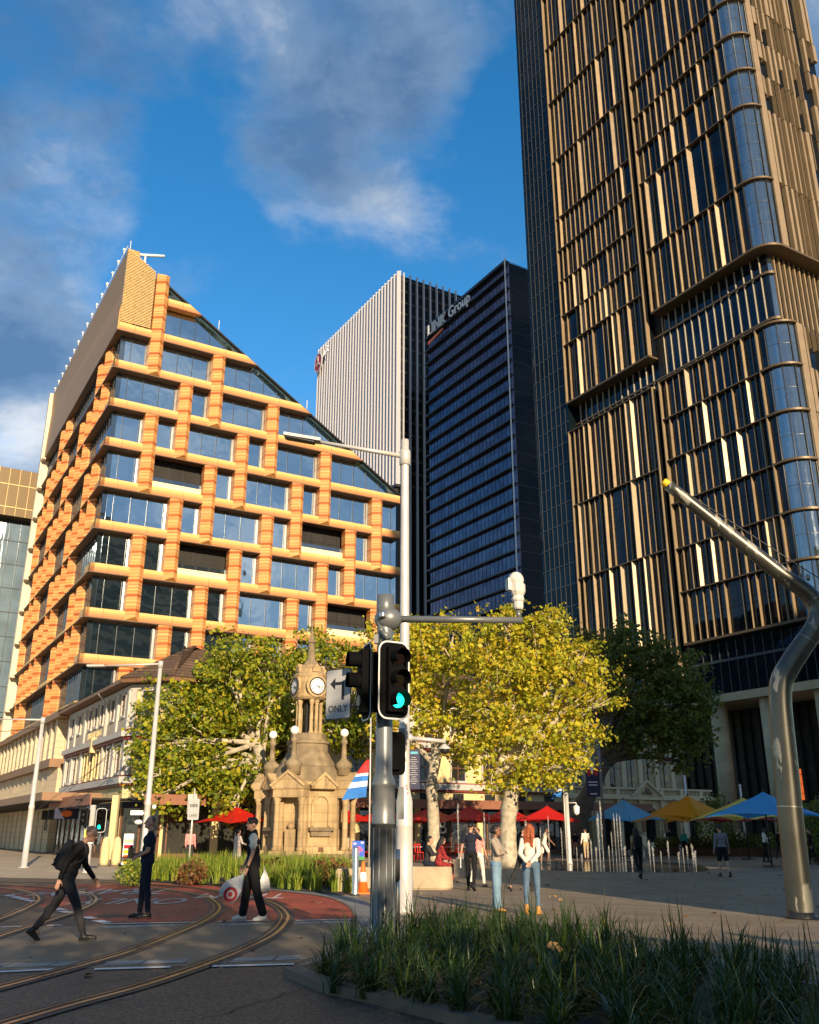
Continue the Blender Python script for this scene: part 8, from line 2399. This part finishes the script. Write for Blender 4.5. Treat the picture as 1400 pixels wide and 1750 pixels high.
# two women standing on the plaza
w1 = person('woman in a stone knit top and flared pale jeans standing with folded arms', on(851, 1559), R(-112), 1.68, dict(lean=-2, legR=(3, 1), legL=(-4, 2), armR=(24, 6, 92, 74), armL=(20, 6, 96, 78), head=(2, 24)), .93, 'c_greige', 'denim', 'hair_black', female=True, shoes='boot', skin='skin_dark', flare=1.75, hairstyle='bun', boots=False)
w2 = person('woman with long auburn hair, white top and tight blue jeans, hands behind her back', on(911, 1563), R(-18), 1.70, dict(lean=-1, legR=(2, 1), legL=(-3, 1), armR=(-24, 8, 46, 100), armL=(-24, 8, 46, 100), head=(0, -12)), 1.0, 'c_white', 'denim_dark', 'hair_red', female=True, shoes='boot', boots=True, flare=.95, hairstyle='long')
# man on the phone
p6 = person('man in dark shirt and trousers walking away holding a phone to his ear', on(806, 1522), R(-12), 1.80, dict(lean=2, legR=(-16, 14), legL=(15, 4), armR=(62, 24, 138, 10), armL=(2, 12, 8, 0), head=(0, -16), footR=-28), 1.05, 'c_navy', 'c_black', 'hair_black', sleeve='short', hairstyle='short')
mb = MB(); mb.box(p6['hd'](.092, .0, -.02), (.012, .07, .14)); mb2 = MB(); mb2.box(p6['hd'](.099, .0, .02), (.004, .05, .02)); carried('mobile_phone', 'black mobile phone at the ear of the man walking away', 'phone', p6, [('phone_case', mb, M['black_metal']), ('screen', mb2, M['steel'])])
w = p6['AL'][2]; mb = MB(); mb.box(w + Vector((0, .02, -.2)), (.012, .2, .28)); mb2 = MB(); mb2.box(w + Vector((.007, .02, -.2)), (.003, .17, .22)); carried('papers', 'white papers in the left hand of the man on the phone', 'papers', p6, [('sheet', mb, M['white']), ('print', mb2, M['sign_grey'])])
# walkers behind the two women
person('person in pink top walking close behind the man on the phone', on(818, 1517), R(-30), 1.66, dict(legR=(14, 4), legL=(-14, 14), armR=(10, 8, 16, 0), armL=(-10, 8, 16, 0)), .95, 'c_pink', 'c_white', 'hair_brown', near=False, female=True, sleeve='short', hairstyle='bun')
person('person in a dark jacket walking behind the woman with auburn hair', on(894, 1524), R(-75), 1.72, dict(lean=5, legR=(20, 6), legL=(-20, 16), armR=(-14, 8, 20, 0), armL=(18, 8, 20, 0)), 1.0, 'c_black', 'c_charcoal', 'hair_black', near=False)
# people at the fountain
person('man in a white tank top leaning at the fountain behind the woman with auburn hair', on(931, 1478), R(-70), 1.76, dict(lean=14, legR=(28, 36), legL=(-8, 6), armR=(36, 14, 20, 0), armL=(30, 10, 30, 0)), 1.0, 'c_white', 'c_white', 'hair_black', near=False, sleeve='none', leg='short', skin='skin_dark')
person('person in a white shirt and beige trousers standing by the tall fountain jets', on(1003, 1470), R(10), 1.72, dict(legR=(4, 2), legL=(-4, 4), armR=(14, 8, 60, 10), armL=(4, 8, 12, 0)), 1.0, 'c_white', 'c_beige', 'hair_black', near=False)
person('child in a black tee at the fountain left of the person in beige trousers', on(985, 1466), R(-20), 1.55, dict(legR=(10, 12), legL=(-8, 8), armR=(20, 8, 40, 0), armL=(10, 8, 30, 0)), .98, 'c_black', 'c_tan', 'hair_black', near=False, sleeve='short', leg='short')
# woman with long dark hair walking away
w3 = person('woman with long dark hair, tan top and black leggings walking away', on(1093, 1503), R(6), 1.68, dict(lean=1, legR=(8, 3), legL=(-22, 24), armR=(8, 8, 14, 0), armL=(-8, 8, 20, 0), footL=-34), .98, 'c_tan', 'c_black', 'hair_black', female=True, skin='skin_dark', flare=1.0, hairstyle='long', shoes='shoe_black', sleeve='short')
T = w3['T']; mb = bag(T, w3['RT']); mb2 = MB()
for s in (-1, 1): mb2.tube(smooth_path([T(s * .1, -.12, .44), T(s * .11, -.02, .53), T(s * .12, .1, .4), T(s * .12, -.1, .12)], 4), .016, 6)
o = carried('backpack', 'black backpack worn by the woman with long dark hair', 'backpack', w3, [('bag_body', mb, M['c_black']), ('strap', mb2, M['c_black'])])
mb = MB(); mb.extr([T(.2, -.06, .0), T(.2, .12, .0), T(.22, .1, -.26), T(.22, -.05, -.26)], (.05, 0, 0)); mb2 = MB(); mb2.tube(smooth_path([T(.22, -.02, 0), T(.17, 0, .46), T(.22, .08, 0)], 5), .01, 5)
carried('tote_bag', 'pale tote bag on the shoulder of the woman with long dark hair', 'tote bag', w3, [('bag_body', mb, M['c_white']), ('strap', mb2, M['c_white'])])
person('man in a grey sweater and black shorts walking away on the plaza', on(1239, 1499), R(4), 1.76, dict(lean=2, legR=(-12, 12), legL=(9, 3), armR=(4, 12, 14, 0), armL=(-6, 12, 14, 0), footR=-24), 1.12, 'c_grey', 'c_black', 'hair_black', leg='short', hairstyle='curly')
# people farther off
person('man in a white shirt with dark trousers standing by the blue umbrella pole', on(1311, 1474), R(-120), 1.74, dict(legR=(10, 4), legL=(-8, 6), armR=(30, 8, 80, 40), armL=(10, 8, 20, 0)), 1.0, 'c_white', 'c_black', 'hair_black', near=False, skin='skin_deep')
person('man in black standing at the foot of the town hall steps', on(1146, 1447, 74), R(0), 1.76, dict(armR=(8, 8, 20, 0)), 1.0, 'c_black', 'c_beige', 'hair_black', near=False, leg='short')
person('woman with a teal bag walking in front of the town hall planter', on(1171, 1452, 66), R(150), 1.66, dict(legR=(10, 4), legL=(-10, 10)), .95, 'c_teal', 'c_charcoal', 'hair_brown', near=False, female=True)
person('person in dark clothes walking at the right edge beyond the bent mast', on(1391, 1478), R(60), 1.70, dict(legR=(14, 5), legL=(-14, 14), armR=(16, 8, 20, 0), armL=(-14, 8, 20, 0)), 1.0, 'c_black', 'c_black', 'hair_black', near=False)
person('person in black with white bag strap beside the right of the white shirted man', on(1336, 1468), R(-60), 1.68, dict(legR=(12, 4), legL=(-12, 12), armR=(10, 8, 20, 0), armL=(-10, 8, 20, 0)), .95, 'c_black', 'c_charcoal', 'hair_brown', near=False, female=True)
person('person in a white top behind the planter right of the grey sweater man', on(1268, 1462, 70), R(160), 1.7, None, 1.0, 'c_white', 'c_charcoal', 'hair_black', near=False)
# left side, by the shops
person('person in a pink shirt standing behind the flower bed by the shop window', on(322, 1478, 46), R(-150), 1.70, dict(armR=(10, 8, 20, 0)), 1.1, 'c_pink', 'c_charcoal', 'hair_black', near=False)
person('woman in a pale floral dress walking behind the young man with shopping bags', on(404, 1480, 42), R(-40), 1.64, dict(legR=(8, 3), legL=(-8, 8), armR=(20, 8, 60, 20)), .98, 'c_floral', 'c_floral', 'hair_black', near=False, female=True, dress=True, hairstyle='bun')
# seated women on the stone block
person('woman in a red patterned dress with dark hair sitting on the sandstone block', Vector((.86, 29.15, .02)), R(-70), 1.62, dict(sit=.68, lean=8, legR=(82, 80), legL=(78, 86), armR=(28, 6, 40, 10), armL=(28, 6, 40, 10), head=(12, 0)), 1.0, 'c_red', 'c_red', 'hair_black', near=False, female=True, hairstyle='long')
person('person in dark striped top sitting left of the woman in red on the block', Vector((.52, 29.3, .02)), R(-100), 1.62, dict(sit=.68, lean=6, legR=(82, 80), legL=(80, 84), armR=(40, 6, 70, 10), armL=(40, 6, 70, 10), head=(6, 10)), 1.0, 'c_charcoal', 'c_navy', 'hair_black', near=False, female=True, hairstyle='bun')
